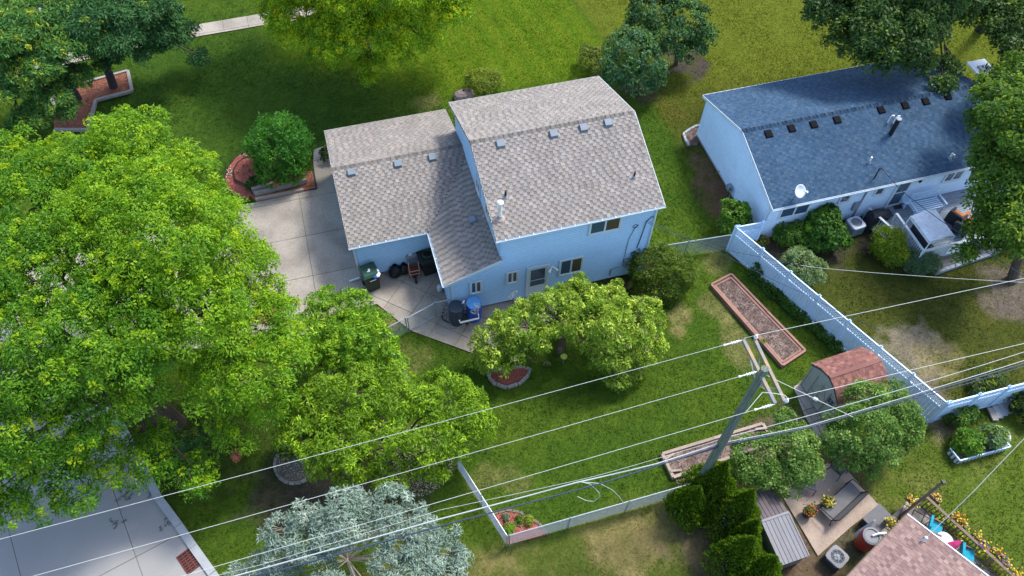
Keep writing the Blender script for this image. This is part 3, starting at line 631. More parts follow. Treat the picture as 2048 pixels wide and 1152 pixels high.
g = gutter(nh, (NX0, NYF-.01, NZE), (NX1, NYF-.01, NZE), (0, -1, 0))
def on_nb(px, py):
    d = ray(px, py); nrm = np.array([0, -ns, 1.0]); O = np.array([0, NYF, NZE]); t = nrm@(O-CP)/(nrm@d); return Vector(CP+d*t)
for q in ((1537, 269), (1583, 258), (1627, 250), (1674, 241), (1762, 221), (1810, 212), (1851, 204), (1895, 194)): box_vent(roofN, on_nb(*q), (0, -1, 0), M['ventblack'], size=(.34, .36, .10), sl=ns)
p = on_nb(1781, 268); c = MB(); c.tube([p-Vector((0, 0, .1)), p+Vector((0, 0, 1.05))], .115, 14); c.build('chimney_pipe', M['black'], roofN)
c = MB(); c.lathe(p+Vector((0, 0, 1.0)), [(.125, 0), (.14, .02), (.14, .06), (.10, .07)], 14); c.build('chimney_rim', M['greymetal'], roofN)
for q in ((1775, 246), (1786, 247)):
    p = on_nb(*q); c = MB(); c.tube([p, p+Vector((0, 0, .4)), p+Vector((.05, 0, .5)), p+Vector((.15, -.02, .5)), p+Vector((.19, -.02, .4))], .035, 8); c.build('curved_pipe', M['white'], roofN)
p = on_nb(1738, 325); pipe_on(roofN, p, .38, .045, M['white']); p = on_nb(1899, 316); pipe_on(roofN, p, .35, .045, M['white']); pipe_on(roofN, p+Vector((.25, .05, 0)), .14, .045, M['white'])
p = on_nb(1748, 357); c = MB(); c.tube([p, p+Vector((0, 0, .7))], .035, 8); c.tube([p+Vector((0, 0, .7)), p+Vector((.12, -.02, .72))], .05, 8); mast = c.build('service_mast', M['black'], roofN)
# neighbour windows
NO = Vector((0, nWY-PR, 0))
def nbw(px0, px1, py, z0, z1, panes=2):
    a = PY(px0, py, nWY).x; c = PY(px1, py, nWY).x; return window(nh, NO, (1, 0, 0), (0, -1, 0), a, c, z0, z1, panes, 'glass')
nbw(1562, 1617, 418, 1.55, 2.5); nbw(1679, 1700, 395, 1.75, 2.4, 1); nbw(1750, 1768, 380, 1.75, 2.4, 1); nbw(1893, 1925, 347, 1.6, 2.5)
a = PY(1787, 385, nWY).x; c_ = PY(1810, 380, nWY).x
b = MB(); b.box(((a+c_)/2, nWY-PR-.03, 1.55), (c_-a+.2, .06, 2.1)); nd = b.build('door', M['trim'], nh)
for (z0, z1) in ((.75, 1.6), (1.7, 2.45)):
    g = MB(); g.box(((a+c_)/2, nWY-PR-.066, (z0+z1)/2), (c_-a-.06, .012, z1-z0)); g.build('pane', M['glass'], nd)
p = PY(1839, 360, nWY); b = MB(); b.lathe(p+Vector((0, -.08, -.1)), [(.04, 0), (.08, .08), (.07, .2), (.02, .24)], 8); b.build('wall_lamp', M['black'], nh)
b = MB(); px_ = PY(1722, 400, nWY).x; b.bar((px_, nWY-.06, .2), (px_, nWY-.06, 2.6), .08, .07, up=(0, 1, 0)); b.box((px_-.25, nWY-.1, 1.3), (.3, .16, .55)); b.build('meter_box', M['greymetal'], nh)
b = MB(); b.bar((nW0-.04, nWY+.1, .1), (nW0-.04, nWY+.1, 2.65), .08, .06, up=(0, 1, 0)); b.bar((nW0-.04, nWY+.1, 2.6), (NX0+.02, NYF-.04, 2.78), .08, .06); b.build('downspout', M['trim'], nh)
# gas meter at gable wall
p = G(1456, 381, .3); b = MB(); b.box((nW0-.18, p.y, .55), (.22, .3, .3)); b.tube([(nW0-.15, p.y-.25, 0), (nW0-.15, p.y-.25, .7), (nW0-.15, p.y, .75)], .03, 6); b.tube([(nW0-.2, p.y, .55), (nW0-.22, p.y, .68)], .09, 10); b.build('gas_meter', M['greymetal'], nh)
# satellite dish
dp = on_nb(1588, 398)
dish = thing('satellite_dish', 'white satellite dish on the dark roof near its lower edge', 'dish', dp)
b = MB(); b.tube([dp, dp+Vector((0, 0, .35)), dp+Vector((.0, -.05, .5))], .025, 8); b.tube([dp+Vector((-.3, .1, .0)), dp+Vector((0, 0, .35))], .015, 6); b.tube([dp+Vector((.2, .25, .1)), dp+Vector((0, 0, .35))], .015, 6); b.build('mount', M['greymetal'], dish)
R1 = Matrix.Rotation(math.radians(15), 3, 'Z') @ Matrix.Rotation(math.radians(48), 3, 'X')
b = MB(); cc = dp+Vector((.05, -.02, .58)); b.lathe(cc, [(.02, 0), (.15, .015), (.27, .055), (.34, .10), (.33, .115), (.26, .075), (.14, .035), (.02, .02)], 20, ax=R1); b.build('reflector', M['fabricw'], dish, smooth=True)
b = MB(); e = cc+R1 @ Vector((0, -.02, .5)); b.tube([cc+R1 @ Vector((0, -.34, .1)), e], .015, 6); b.box(e, (.09, .09, .14), R1); b.build('feed_arm', M['white'], dish)
# white porch roof at the far end
p = G(1965, 140, 2.4); pr = thing('porch_canopy', 'small white flat porch canopy behind the far end of the dark roof', 'canopy', (p.x, p.y, 0))
b = MB(); b.box((p.x, p.y, 2.45), (1.2, 1.5, .1)); b.build('canopy_top', M['trim'], pr); b = MB(); b.box((p.x, p.y, 2.53), (.5, .5, .06)); b.build('hatch', M['greymetal'], pr)
for sx in (-.5, .5):
    b = MB(); b.bar((p.x+sx, p.y-.6, 0), (p.x+sx, p.y-.6, 2.4), .09, .09); b.build('post', M['trim'], pr)
# ================================================================== SHED
z5 = lambda a, b_: (1420+.2778*a, 640+.2778*b_)
s0 = G(*z5(650, 460)); s1 = G(*z5(820, 730)); SD = (s1-s0); SWd = SD.length; SU = SD.normalized(); SV = Vector((-SU.y, SU.x, 0))    # SV: into depth
if SV.x < 0: SV = -SV
rr = G(*z5(1095, 203), 1.85); r0 = G(*z5(740, 305), 1.85); SLn = (rr-r0).dot(SV)
shed = thing('garden_shed', 'tan wooden garden shed with barn doors and red-brown shingle roof beside white fence', 'shed', s0)
def SP(u, v, z): return s0+SU*u+SV*v+Vector((0, 0, z))
gp = [(-.08, 1.80), (.22*SWd, 2.22), (.5*SWd, 2.42), (.78*SWd, 2.22), (SWd+.08, 1.80)]
b = MB(); f = [SP(0, 0, .05), SP(SWd, 0, .05)]+[SP(min(max(u, 0), SWd), 0, z-.05) for u, z in reversed(gp)]; g_ = [v+SV*SLn for v in f]; n = len(f)
b.add(f+g_, [tuple(range(n)), tuple(range(n, 2*n))[::-1]]+[(i, n+i, n+(i+1) % n, (i+1) % n) for i in range(n)]); b.build('wall', M['shedwall'], shed)
b = MB(); b.bar(SP(.03, -.02, .05), SP(.03, -.02, 1.78), .06, .04, up=SV); b.bar(SP(SWd-.03, -.02, .05), SP(SWd-.03, -.02, 1.78), .06, .04, up=SV)
for i in range(4):
    u0, z0 = gp[i]; u1, z1 = gp[i+1]; b.bar(SP(u0, -.03, z0-.06), SP(u1, -.03, z1-.06), .03, .10, up=SV.cross(SP(u1, 0, z1)-SP(u0, 0, z0)))
b.build('trim', M['shedtrim'], shed)
for k in range(2):
    ua = .27*SWd+k*.24*SWd; ub = ua+.235*SWd; d = MB(); vs = [SP(ua, -.03, .1), SP(ub, -.03, .1), SP(ub, -.03, 1.75), SP(ua, -.03, 1.75)]; d.add(vs+[v+SV*.03 for v in vs], [(0, 1, 2, 3), (0, 4, 5, 1), (1, 5, 6, 2), (2, 6, 7, 3), (3, 7, 4, 0)])
    dd = d.build('door', M['shedwall'], shed); t_ = MB()
    for (p_, q_) in (((ua, .1), (ua, 1.75)), ((ub, .1), (ub, 1.75)), ((ua, .12), (ub, .12)), ((ua, 1.73), (ub, 1.73)), ((ua, .92), (ub, .92)), ((ua, .15), (ub, .9)) if k else ((ub, .15), (ua, .9)), ((ua, .95), (ub, 1.7)) if not k else ((ub, .95), (ua, 1.7))):
        t_.bar(SP(p_[0], -.042, p_[1]), SP(q_[0], -.042, q_[1]), .05, .02, up=SV.cross(Vector((0, 0, 1))) if p_[0] == q_[0] else (0, 0, 1))
    t_.build('door_trim', M['shedtrim'], dd)
w_ = MB(); uw = .86*SWd; w_.bar(SP(uw-.20, -.03, 1.42), SP(uw+.17, -.03, 1.42), .03, .44); sw_ = w_.build('window', M['shedtrim'], shed)
for (du, dz) in ((-.09, -.10), (.08, -.10), (-.09, .10), (.08, .10)):
    w_ = MB(); w_.bar(SP(uw-.01+du-.07, -.05, 1.42+dz), SP(uw-.01+du+.07, -.05, 1.42+dz), .012, .17); w_.build('pane', M['glass'], sw_)
for i in range(4):
    (u0, z0), (u1, z1) = gp[i], gp[i+1]; lo, hi = ((u0, z0), (u1, z1)) if z0 < z1 else ((u1, z1), (u0, z0))
    O = SP(lo[0], -.06, lo[1]); Sd = SU*(hi[0]-lo[0])+Vector((0, 0, hi[1]-lo[1])); ln = Sd.length
    roof_slope(shed, O, SV, Sd, [(0, 0), (SLn+.12, 0), (SLn+.12, ln), (0, ln)], 'shed', M['shedroof'], thick=.006, tab=.3)
b = MB(); b.bar(SP(.5*SWd, -.06, 2.43), SP(.5*SWd, SLn+.06, 2.43), .17, .02); b.c = [(.20, .10, .085)]*len(b.f); b.build('ridge_cap', M['shedroof'], shed)
pp = GP([(1587, 775), (1603, 760), (1625, 800), (1650, 846), (1660, 880), (1640, 885), (1608, 830)])
b = MB(); b.prism(pp, -.1, .0); ramp = struct(b.build('shed_apron', M['joint'])); slabs(ramp, 'paver', pp, (s0.x, s0.y), math.atan2(SU.y, SU.x), .62, .45, M['paver'], -.02, .035); BLOCK.append(pp)
BLOCK.append([(SP(0, 0, 0).x, SP(0, 0, 0).y), (SP(SWd, 0, 0).x, SP(SWd, 0, 0).y), (SP(SWd, SLn, 0).x, SP(SWd, SLn, 0).y), (SP(0, SLn, 0).x, SP(0, SLn, 0).y)])
# ================================================================== VINYL FENCES
def vinyl(label, pts, bays, group=None):
    root = thing('privacy_fence', label, 'fence', pts[0], group)
    for a, c, n in zip(pts[:-1], pts[1:], bays):
        a = Vector(a); c = Vector(c); x = (c-a).normalized(); y = Vector((-x.y, x.x, 0))
        for i in range(n):
            p = a.lerp(c, i/n); q = a.lerp(c, (i+1)/n); p1 = p+x*.06; q1 = q-x*.06; Z = lambda v, z: Vector((v.x, v.y, z))
            for (z, h, w) in ((.10, .13, .05), (1.34, .15, .055), (1.88, .07, .06)):
                b = MB(); b.bar(Z(p1, z), Z(q1, z), w, h); b.build('rail', M['fencevinyl'], root)
            L_ = (q1-p1).length; m_ = max(1, round(L_/.155)); wb = L_/m_
            for k in range(m_):
                u = p1+x*(k+.5)*wb; b = MB(); b.box((u.x, u.y, .715), (wb-.016, .022, 1.10), Matrix((x, y, Vector((0, 0, 1)))).transposed()); b.build('board', M['fencevinyl'], root)
            lt = MB(); z0, z1 = 1.415, 1.845; dz = z1-z0; s_ = .145; kk = int((L_+dz)/s_)
            for k in range(-1, kk+1):
                for sg in (1, -1):
                    ua = k*s_-(0 if sg == 1 else 0); A = (ua, z0); B = (ua+dz, z1)
                    if sg == -1: A = (ua+dz-dz, z1); B = (ua+dz, z0)
                    (x0, y0), (x1, y1) = A, B
                    ta = max(0, (0-x0)/(x1-x0)); tb = min(1, (L_-x0)/(x1-x0))
                    if tb <= ta: continue
                    P0 = p1+x*(x0+(x1-x0)*ta); P1 = p1+x*(x0+(x1-x0)*tb)
                    lt.bar(Z(P0, y0+(y1-y0)*ta)+y*(.006*sg), Z(P1, y0+(y1-y0)*tb)+y*(.006*sg), .009, .038, up=y.cross(P1-P0+Vector((0, 0, (y1-y0)))))
            lt.build('lattice', M['fencevinyl'], root)
        for i in range(n+1):
            p = a.lerp(c, i/n); b = MB(); b.box((p.x, p.y, .97), (.12, .12, 1.94), Matrix((x, y, Vector((0, 0, 1)))).transposed()); po = b.build('post', M['fencevinyl'], root)
            b = MB(); b.lathe((p.x, p.y, 1.94), [(.10, 0), (.10, .025), (.05, .06), (.045, .08), (.02, .11)], 4, ax=Matrix.Rotation(math.pi/4+math.atan2(x.y, x.x), 3, 'Z')); b.build('post_cap', M['fencevinyl'], po)
    return root
fA = G(1473, 453, 1.95); fA.z = 0; fE = G(1896, 805, 1.95); fE.z = 0
fH = G(1528, 443, 1.95); fH.z = 0
fR = G(2052, 765, 1.95); fR.z = 0; fR = fE+(fR-fE)*1.55
vinyl('long white vinyl fence with lattice top running from the white house past the shed', [fA, fE], [7])
vinyl('short white lattice-topped fence piece joining the white house gable to the fence corner', [fA+(fH-fA).normalized()*.14, fH], [1])
vinyl('white vinyl fence with lattice top running off the right edge below the bare patch', [fE+(fR-fE).normalized()*.14, fR], [4])
# ================================================================== CHAIN LINK
def chain(label, pts, h=1.2, step=2.4, name='chain_link_fence', cat='fence', gate=False):
    root = thing(name, label, cat, pts[0])
    for a, c in zip(pts[:-1], pts[1:]):
        a = Vector(a); c = Vector(c); x = (c-a).normalized(); y = Vector((-x.y, x.x, 0)); L_ = (c-a).length; n = max(1, round(L_/step))
        b = MB(); b.tube([a+Vector((0, 0, h)), c+Vector((0, 0, h))], .024, 6); b.build('top_rail', M['galv'], root)
        if gate: b = MB(); b.tube([a+Vector((0, 0, .08)), c+Vector((0, 0, .08))], .024, 6); b.build('bottom_rail', M['galv'], root)
        for i in range(n+1):
            p = a.lerp(c, i/n); b = MB(); r = .032 if i in (0, n) else .024; b.tube([p-Vector((0, 0, .05)), p+Vector((0, 0, h+.03))], r, 8); b.lathe(p+Vector((0, 0, h+.02)), [(r*1.3, 0), (r*1.2, .03), (.008, .06)], 8); b.build('post', M['galv'], root)
        w = MB(); s_ = .075; hh = h-.05; T = .0045
        k = -int(hh/s_)-1
        while k*s_ < L_:
            for sg in (1, -1):
                u0 = k*s_; u1 = u0+hh; za, zb = (.04, .04+hh) if sg == 1 else (.04+hh, .04)
                ta = max(0, -u0/hh); tb = min(1, (L_-u0)/hh)
                if tb > ta:
                    A = a+x*(u0+hh*ta)+Vector((0, 0, za+(zb-za)*ta)); B = a+x*(u0+hh*tb)+Vector((0, 0, za+(zb-za)*tb)); o = y*(.004*sg)
                    d = (B-A).normalized(); q = d.cross(y)*T
                    w.add([A+o-q, A+o+q, B+o+q, B+o-q], [(0, 1, 2, 3)]); w.add([A+o-y*T, A+o+y*T, B+o+y*T, B+o-y*T], [(0, 1, 2, 3)])
            k += 1
        w.build('wire_mesh', M['galv'], root, kind='stuff')
    return root
g0 = G(819, 662); g1 = G(766, 690); g2 = G(870, 634); g3 = G(897, 628)
c1 = G(1013.5, 1091); c2 = G(916, 937); c3 = G(1362, 991)
chain('chain-link fence from the patio gate back under the green trees', [g0+(g1-g0).normalized()*.1, g1, g1+(c2-g1)*.5])
chain('chain-link fence running from the leafy trees down to the red mulch corner', [c2, c1])
chain('long chain-link fence along the back from the mulch corner to the arborvitae', [c1+(c3-c1).normalized()*.1, c3, c3+(c3-c1)*.22])
chain('open wire gate with metal frame across the patio beside the rain barrels', [g0, g2], 1.15, 1.2, 'wire_gate', 'gate', True)
chain('short chain-link piece between the patio gate and the blue wall', [g2+(g3-g2).normalized()*.08, Vector((LX+OV, g3.y, 0))], 1.2, 1.2)
e0 = G(1300, 522); e1 = G(1457, 498)
chain('chain-link fence between the round bush by the blue house and the white fence corner', [Vector((W1+.15, e0.y, 0)), e1])
# ================================================================== BEDS, EDGINGS, MULCH, GRAVEL
def inpoly(poly, n, rng):
    xs = [p[0] for p in poly]; ys = [p[1] for p in poly]; out = np.zeros((0, 2))
    while len(out) < n:
        q = np.stack([rng.uniform(min(xs), max(xs), n*2), rng.uniform(min(ys), max(ys), n*2)], -1); out = np.concatenate([out, q[sdf(poly, q[:, 0], q[:, 1]) < -.03]])
        if len(xs) < 3: break
    return out[:n]
def chips(poly, z, name, cols, size, dens, m='mulchchip', seed=1, parent=None, flat=.3):
    rng = np.random.default_rng(seed); n = int(area(poly)*dens); P = inpoly(poly, n, rng); L_ = rng.uniform(.5, 1, n)*size; W_ = L_*rng.uniform(.35, .8, n); th = rng.uniform(0, math.pi, n)
    ax = np.stack([np.cos(th), np.sin(th), rng.normal(0, flat, n)], -1); bx = np.stack([-np.sin(th), np.cos(th), rng.normal(0, flat, n)], -1)
    c = np.stack([P[:, 0], P[:, 1], np.full(n, z+size*.25)], -1); up = np.array([0, 0, 1.])
    t = size*.35
    a = c-ax*L_[:, None]/2; b = c+bx*W_[:, None]/2; d = c+ax*L_[:, None]/2; e = c-bx*W_[:, None]/2; top = c+up*t*rng.uniform(.4, 1, n)[:, None]
    V = np.stack([a, b, top, b, d, top, d, e, top, e, a, top], 1).reshape(-1, 3); cs = np.array(cols)[rng.integers(0, len(cols), n)]*rng.uniform(.7, 1.25, (n, 1))
    o = rawmesh(name, V, 3, np.repeat(cs, 4, 0), M[m], parent); o['kind'] = 'stuff'; return o
RED = [(.42, .13, .10), (.34, .10, .08), (.28, .09, .07), (.50, .20, .16)]
BRN = [(.36, .15, .09), (.28, .115, .07), (.42, .20, .13)]
SOIL = [(.20, .14, .12), (.14, .10, .085), (.27, .20, .17), (.11, .075, .065)]
STONE = [(.42, .40, .38), (.33, .31, .30), (.52, .49, .45), (.24, .22, .21), (.40, .34, .28)]
def bed(name, label, px, z, mm, cols, size, dens, seed, cat='flower bed', surf='mulch_chips', z0=-.06):
    poly = GP(px); r = thing(name, label, cat, (poly[0][0], poly[0][1], 0)); b = MB(); b.prism(poly, z0, z); b.build('bed_surface', mm, r)
    chips(poly, z, surf, cols, size, dens, seed=seed, parent=r); BLOCK.append(poly); return r, poly
def timbers(root, pts, w, h, m, z=0.0, name='edging', maxlen=2.4, closed=False):
    P = [Vector((p[0], p[1], 0)) for p in pts]
    if closed: P.append(P[0])
    for a, c in zip(P[:-1], P[1:]):
        L_ = (c-a).length; n = max(1, round(L_/maxlen))
        for i in range(n):
            p = a.lerp(c, i/n); q = a.lerp(c, (i+1)/n); t = (q-p).normalized()*.006; b = MB(); b.bar(p+t+Vector((0, 0, z+h/2)), q-t+Vector((0, 0, z+h/2+random.uniform(-.006, .006))), w, h); b.build(name, m, root)
# pine bed
r, pb = bed('mulch_bed', 'angular brown mulch bed with grey timber edging under the pines', [(257, 144), (265, 184), (193, 203), (177, 262), (110, 262), (105, 200), (173, 167)], .08, M['mulch2'], BRN, .09, 160, 3, surf='mulch_chips')
timbers(r, GP([(118, 232), (105, 200), (173, 167), (257, 144), (265, 184), (193, 203), (177, 262), (110, 262)]), .16, .16, M['timber'], 0)
# round bed by driveway
outer = [(501, 303), (473, 314), (456, 336), (449.5, 357), (455, 380), (468, 392), (492, 399), (503, 392), (540, 370), (545, 320)]
inner = [(505, 318), (488, 323), (477, 331), (468.6, 347), (472, 364), (492, 374.5), (504, 372), (545, 350), (545, 322)]
r, _ = bed('round_flower_bed', 'two-tier rounded red mulch flower bed with scalloped black edging beside the driveway', outer, .05, M['mulch'], RED, .07, 260, 4)
def edging(root, px, z, h=.07, w=.035, m='black'):
    P = [Vector((x, y, z)) for x, y in GP(px)]; b = MB()
    S_ = []
    for a, c in zip(P[:-1], P[1:]):
        for i in range(4): S_.append(a.lerp(c, i/4))
    S_.append(P[-1]); b.tube(S_, h/2, 6); return b.build('edging', M[m], root)
edging(r, outer[:7], .05)
ip = GP(inner); b = MB(); b.prism(ip, 0, .22); b.build('upper_tier', M['mulch'], r); chips(ip, .22, 'mulch_chips', RED, .07, 260, seed=5, parent=r); edging(r, inner[:6], .20, .1)
def flowers(root, px, py, n, spread, cols, z=.08, seed=0, size=.07, name='flowers', leafc=(.06, .14, .03)):
    rng = np.random.default_rng(seed); c = np.array(G(px, py, z)); P = c+np.stack([rng.normal(0, spread, n), rng.normal(0, spread, n), rng.uniform(0, .18, n)], -1)
    V = []; C = []
    for p in P:
        s = size*rng.uniform(.6, 1.2); nrm = rng.normal(0, .4, 3); nrm[2] += 1; nrm /= np.linalg.norm(nrm); a = np.cross(nrm, [0, 1, .1]); a /= np.linalg.norm(a); bb = np.cross(nrm, a)
        V += [p-a*s/2, p-bb*s/2, p+a*s/2, p+bb*s/2]; C.append(cols[rng.integers(0, len(cols))])
        for k in range(3):
            q = p-[0, 0, .05]+rng.normal(0, .06, 3); a2 = rng.normal(0, 1, 3); a2 /= np.linalg.norm(a2); b2 = np.cross(a2, nrm); V += [q-a2*s/2, q-b2*s/3, q+a2*s/2, q+b2*s/3]; C.append(leafc)
    return rawmesh(name, np.array(V), 4, np.array(C), M['leaf'], root, kind='stuff')
def flower_thing(px, py, n, spread, cols, label, z=.08, seed=0, size=.07, cat='flowers', name='flower_clump', **k):
    t = thing(name, label, cat, G(px, py, z)); flowers(t, px, py, n, spread, cols, z, seed, size, 'blooms', **k); return t
flower_thing(460, 345, 22, .16, [(.8, .8, .8)], 'white flowers on the left rim of the round red bed', seed=1)
flower_thing(492, 312, 12, .12, [(.75, .78, .7)], 'few white flowers at the top of the round red bed', seed=2)
flower_thing(461, 362, 10, .14, [(.6, .45, .05), (.3, .4, .05)], 'yellow flowers low on the left of the round red bed', seed=3)
t = thing('seedling', 'tiny dark seedlings scattered in the inner tier of the round red bed', 'seedlings', G(483, 348), kind='stuff')
for i in range(12): flowers(t, 478+random.uniform(0, 26), 333+random.uniform(0, 32), 2, .03, [(.08, .03, .03)], .25, i, .07, 'sprout', (.03, .04, .02))
# rectangular raised bed by driveway
rect = [(503, 372), (613, 345), (627, 345), (633.5, 378), (512, 402), (500, 392)]
r, rp = bed('raised_planter', 'long timber-edged planter of dark red mulch along the driveway edge', rect, .10, M['mulch2'], [(.16, .06, .045), (.11, .05, .04), (.2, .085, .065)], .07, 200, 6, cat='planter')
timbers(r, GP([(512, 401), (608, 381)]), .15, .16, M['tantimber']); timbers(r, GP([(609, 381), (633.5, 377.5), (627, 345)]), .10, .10, M['darkbark'])
timbers(r, GP([(503, 378), (546, 367)], .45), .12, .45, M['timber'], .1, 'retaining_timber'); timbers(r, GP([(508.6, 387), (613.6, 360)], .3), .12, .40, M['timber'], .0, 'retaining_timber')
# small curved bed at neighbour's corner
r, nbp = bed('stone_edged_bed', 'small curved bed edged with pale blocks at the far corner of the white house', [(1409, 252), (1392, 254), (1376, 262), (1366, 270), (1371, 283), (1378, 292), (1396, 290)], .04, M['soil'], SOIL, .08, 120, 7)
cp = GP([(1408, 251), (1392, 254), (1378, 261), (1367, 270), (1370, 280), (1377, 292)]); P = [Vector((*p, 0)) for p in cp]
def blocks_along(root, P, step, size, m, z=.06, name='edging_block', closed=False):
    if closed: P = P+[P[0]]
    acc = []
    for a, c in zip(P[:-1], P[1:]):
        n = max(1, int((c-a).length/.02)); acc += [a.lerp(c, i/n) for i in range(n)]
    acc.append(P[-1]); d = 0; last = acc[0]; nxt = 0; 
    for i in range(1, len(acc)):
        d += (acc[i]-acc[i-1]).length
        if d >= nxt:
            x = (acc[min(i+3, len(acc)-1)]-acc[max(i-3, 0)]).normalized(); y = Vector((-x.y, x.x, 0)); b = MB(); rz = random.uniform(-.01, .01)
            b.box((acc[i].x, acc[i].y, z+rz), size, Matrix((x, y, Vector((0, 0, 1)))).transposed()); b.build(name, m, root); nxt += step
blocks_along(r, P, .26, (.24, .13, .14), M['curb'])
# garden beds
g1p = [(1461, 549.6), (1418.5, 572), (1563, 736.7), (1611.5, 705)]
r, gp1 = bed('raised_garden_bed', 'long brown soil garden bed framed with pinkish red timbers on the lawn', g1p, .12, M['soil'], SOIL, .07, 200, 8, cat='garden bed', surf='soil_crumbs')
def inset(poly, d):
    c = Vector((sum(p[0] for p in poly)/len(poly), sum(p[1] for p in poly)/len(poly))); n = len(poly); out = []
    for i in range(n):
        a = Vector(poly[i-1]); b = Vector(poly[i]); e = Vector(poly[(i+1) % n]); x1 = (b-a).normalized(); x2 = (e-b).normalized()
        n1 = Vector((-x1.y, x1.x)); n2 = Vector((-x2.y, x2.x))
        if (c-b).dot(n1) < 0: n1 = -n1
        if (c-b).dot(n2) < 0: n2 = -n2
        bi = (n1+n2).normalized(); out.append(tuple(b+bi*(d/max(.3, bi.dot(n1)))))
    return out
timbers(r, inset(gp1, .05), .11, .20, M['pinktimber'], 0, 'frame_timber', 2.6, True); timbers(r, inset(gp1, .19), .09, .13, M['pinktimber'], .02, 'inner_timber', 2.6, True)
g2p = [(1319.5, 909), (1524, 847), (1549, 888), (1344, 961)]
r, gp2 = bed('raised_garden_bed', 'brown soil garden bed framed with weathered grey-tan timbers crossed by overhead cables', g2p, .12, M['soil'], SOIL, .07, 160, 9, cat='garden bed', surf='soil_crumbs')
timbers(r, inset(gp2, .06), .13, .20, M['tantimber'], 0, 'frame_timber', 3, True)
for i, p in enumerate(inset(gp2, .28)):
    c = Vector((*p, .22)); q = Vector(inset(gp2, .5)[i-1]); dvec = (Vector(gp2[i-1])-Vector(gp2[(i+1) % 4])).normalized(); b = MB(); b.bar(c-Vector((*dvec, 0))*.25, c+Vector((*dvec, 0))*.25, .1, .04); b.build('corner_brace', M['tantimber'], r)
# gravel patch near pole
gvl = GP([(1350, 958), (1404, 944), (1420, 950), (1400, 985), (1362, 990), (1352, 975)]); gr = chips(gvl, -.01, 'gravel_patch', [(.50, .40, .34), (.42, .34, .29), (.6, .5, .44), (.33, .27, .24)], .07, 420, 'attr', 10); tag(gr, 'pinkish gravel beside the framed soil bed and the pole foot', 'gravel'); BLOCK.append(gvl)
# triangular red bed
r, tb = bed('mulch_bed', 'red mulch corner bed with small shrubs inside the chain-link corner', [(989, 1028), (1014.6, 1021), (1047, 1027), (1078, 1047), (1094, 1070), (1015, 1089)], .05, M['mulch'], RED, .08, 200, 11)
blocks_along(r, [Vector((*p, 0)) for p in GP([(989, 1028), (1014.6, 1021), (1040, 1025), (1049, 1031), (1078, 1047.6), (1094, 1068)])], .3, (.26, .11, .1), M['joint'], .05)
# half-round bed under weeping tree
half = [(976, 748), (979, 757), (988, 768), (1013, 777), (1040, 768), (1056, 752), (1060, 740), (1040, 735), (985, 742)]
r, hb = bed('half_round_bed', 'half-round red mulch bed edged with small grey blocks under the weeping tree', half, .10, M['mulch'], [(.36, .05, .05), (.28, .04, .04), (.45, .10, .09)], .07, 260, 12)
blocks_along(r, [Vector((*p, 0)) for p in GP([(976, 746), (979, 757), (988, 768), (1013, 777), (1040, 768), (1056, 752), (1060, 740), (1040, 736), (976, 746)])], .17, (.15, .13, .16), M['timber'], .07)
edging(r, [(982, 756), (990, 766), (1013, 773.5), (1038, 765), (1053, 751)], .12, .05)
hk = thing('shepherds_hook', 'thin black shepherd hook pole standing at the half-round red bed', 'garden hook', G(994, 772)); b = MB(); p = G(994, 772); b.tube([p, p+Vector((0, 0, 1.5)), p+Vector((.04, 0, 1.62)), p+Vector((.14, 0, 1.68)), p+Vector((.24, 0, 1.6)), p+Vector((.25, 0, 1.5))], .012, 6); b.build('hook_pole', M['black'], hk)
fd = thing('bird_bath', 'yellow-green saucer on a thin stem in the dark opening under the weeping tree', 'bird bath', G(1126, 726)); p = G(1126, 726); b = MB(); b.tube([p, p+Vector((0, 0, .55))], .015, 6); b.build('stem', M['timber'], fd)
m_ = mat('yellow_green_dish', (.42, .48, .08), .5, .15, 6, 30); b = MB(); b.lathe(p+Vector((0, 0, .53)), [(.04, 0), (.13, .04), (.16, .07), (.15, .07), (.04, .03)], 14); b.build('saucer', m_, fd)
# round gravel ring bed
ringc = G(594, 926); rp_ = [(ringc.x+.92*math.cos(t*math.pi/10), ringc.y+.92*math.sin(t*math.pi/10)) for t in range(20)]
rb = thing('gravel_ring_bed', 'round pale gravel bed with block rim in the shade of the green trees', 'flower bed', (ringc.x, ringc.y, 0)); b = MB(); b.prism(rp_, -.05, .05); b.build('bed_surface', M['joint'], rb); chips(rp_, .05, 'gravel', STONE, .07, 420, 'attr', 13, parent=rb); BLOCK.append(rp_)
blocks_along(rb, [Vector((*p, 0)) for p in rp_], .25, (.22, .11, .14), M['timber'], .06, closed=True)
# mulch/gravel under cherry trees
for (px, py, rr_, sd_) in ((690, 770, 1.3, 14), (830, 920, 1.7, 15)):
    c = G(px, py); pl = [(c.x+rr_*math.cos(t*math.pi/8)*(1+.15*math.sin(t*2.3)), c.y+rr_*math.sin(t*math.pi/8)) for t in range(16)]
    o = chips(pl, -.01, 'gravel_patch', [(.45, .36, .30), (.36, .29, .25), (.55, .46, .40)], .08, 200, 'attr', sd_); tag(o, 'pale brown gravel under the %s green tree' % ('upper' if py < 800 else 'lower right'), 'gravel'); BLOCK.append(pl)
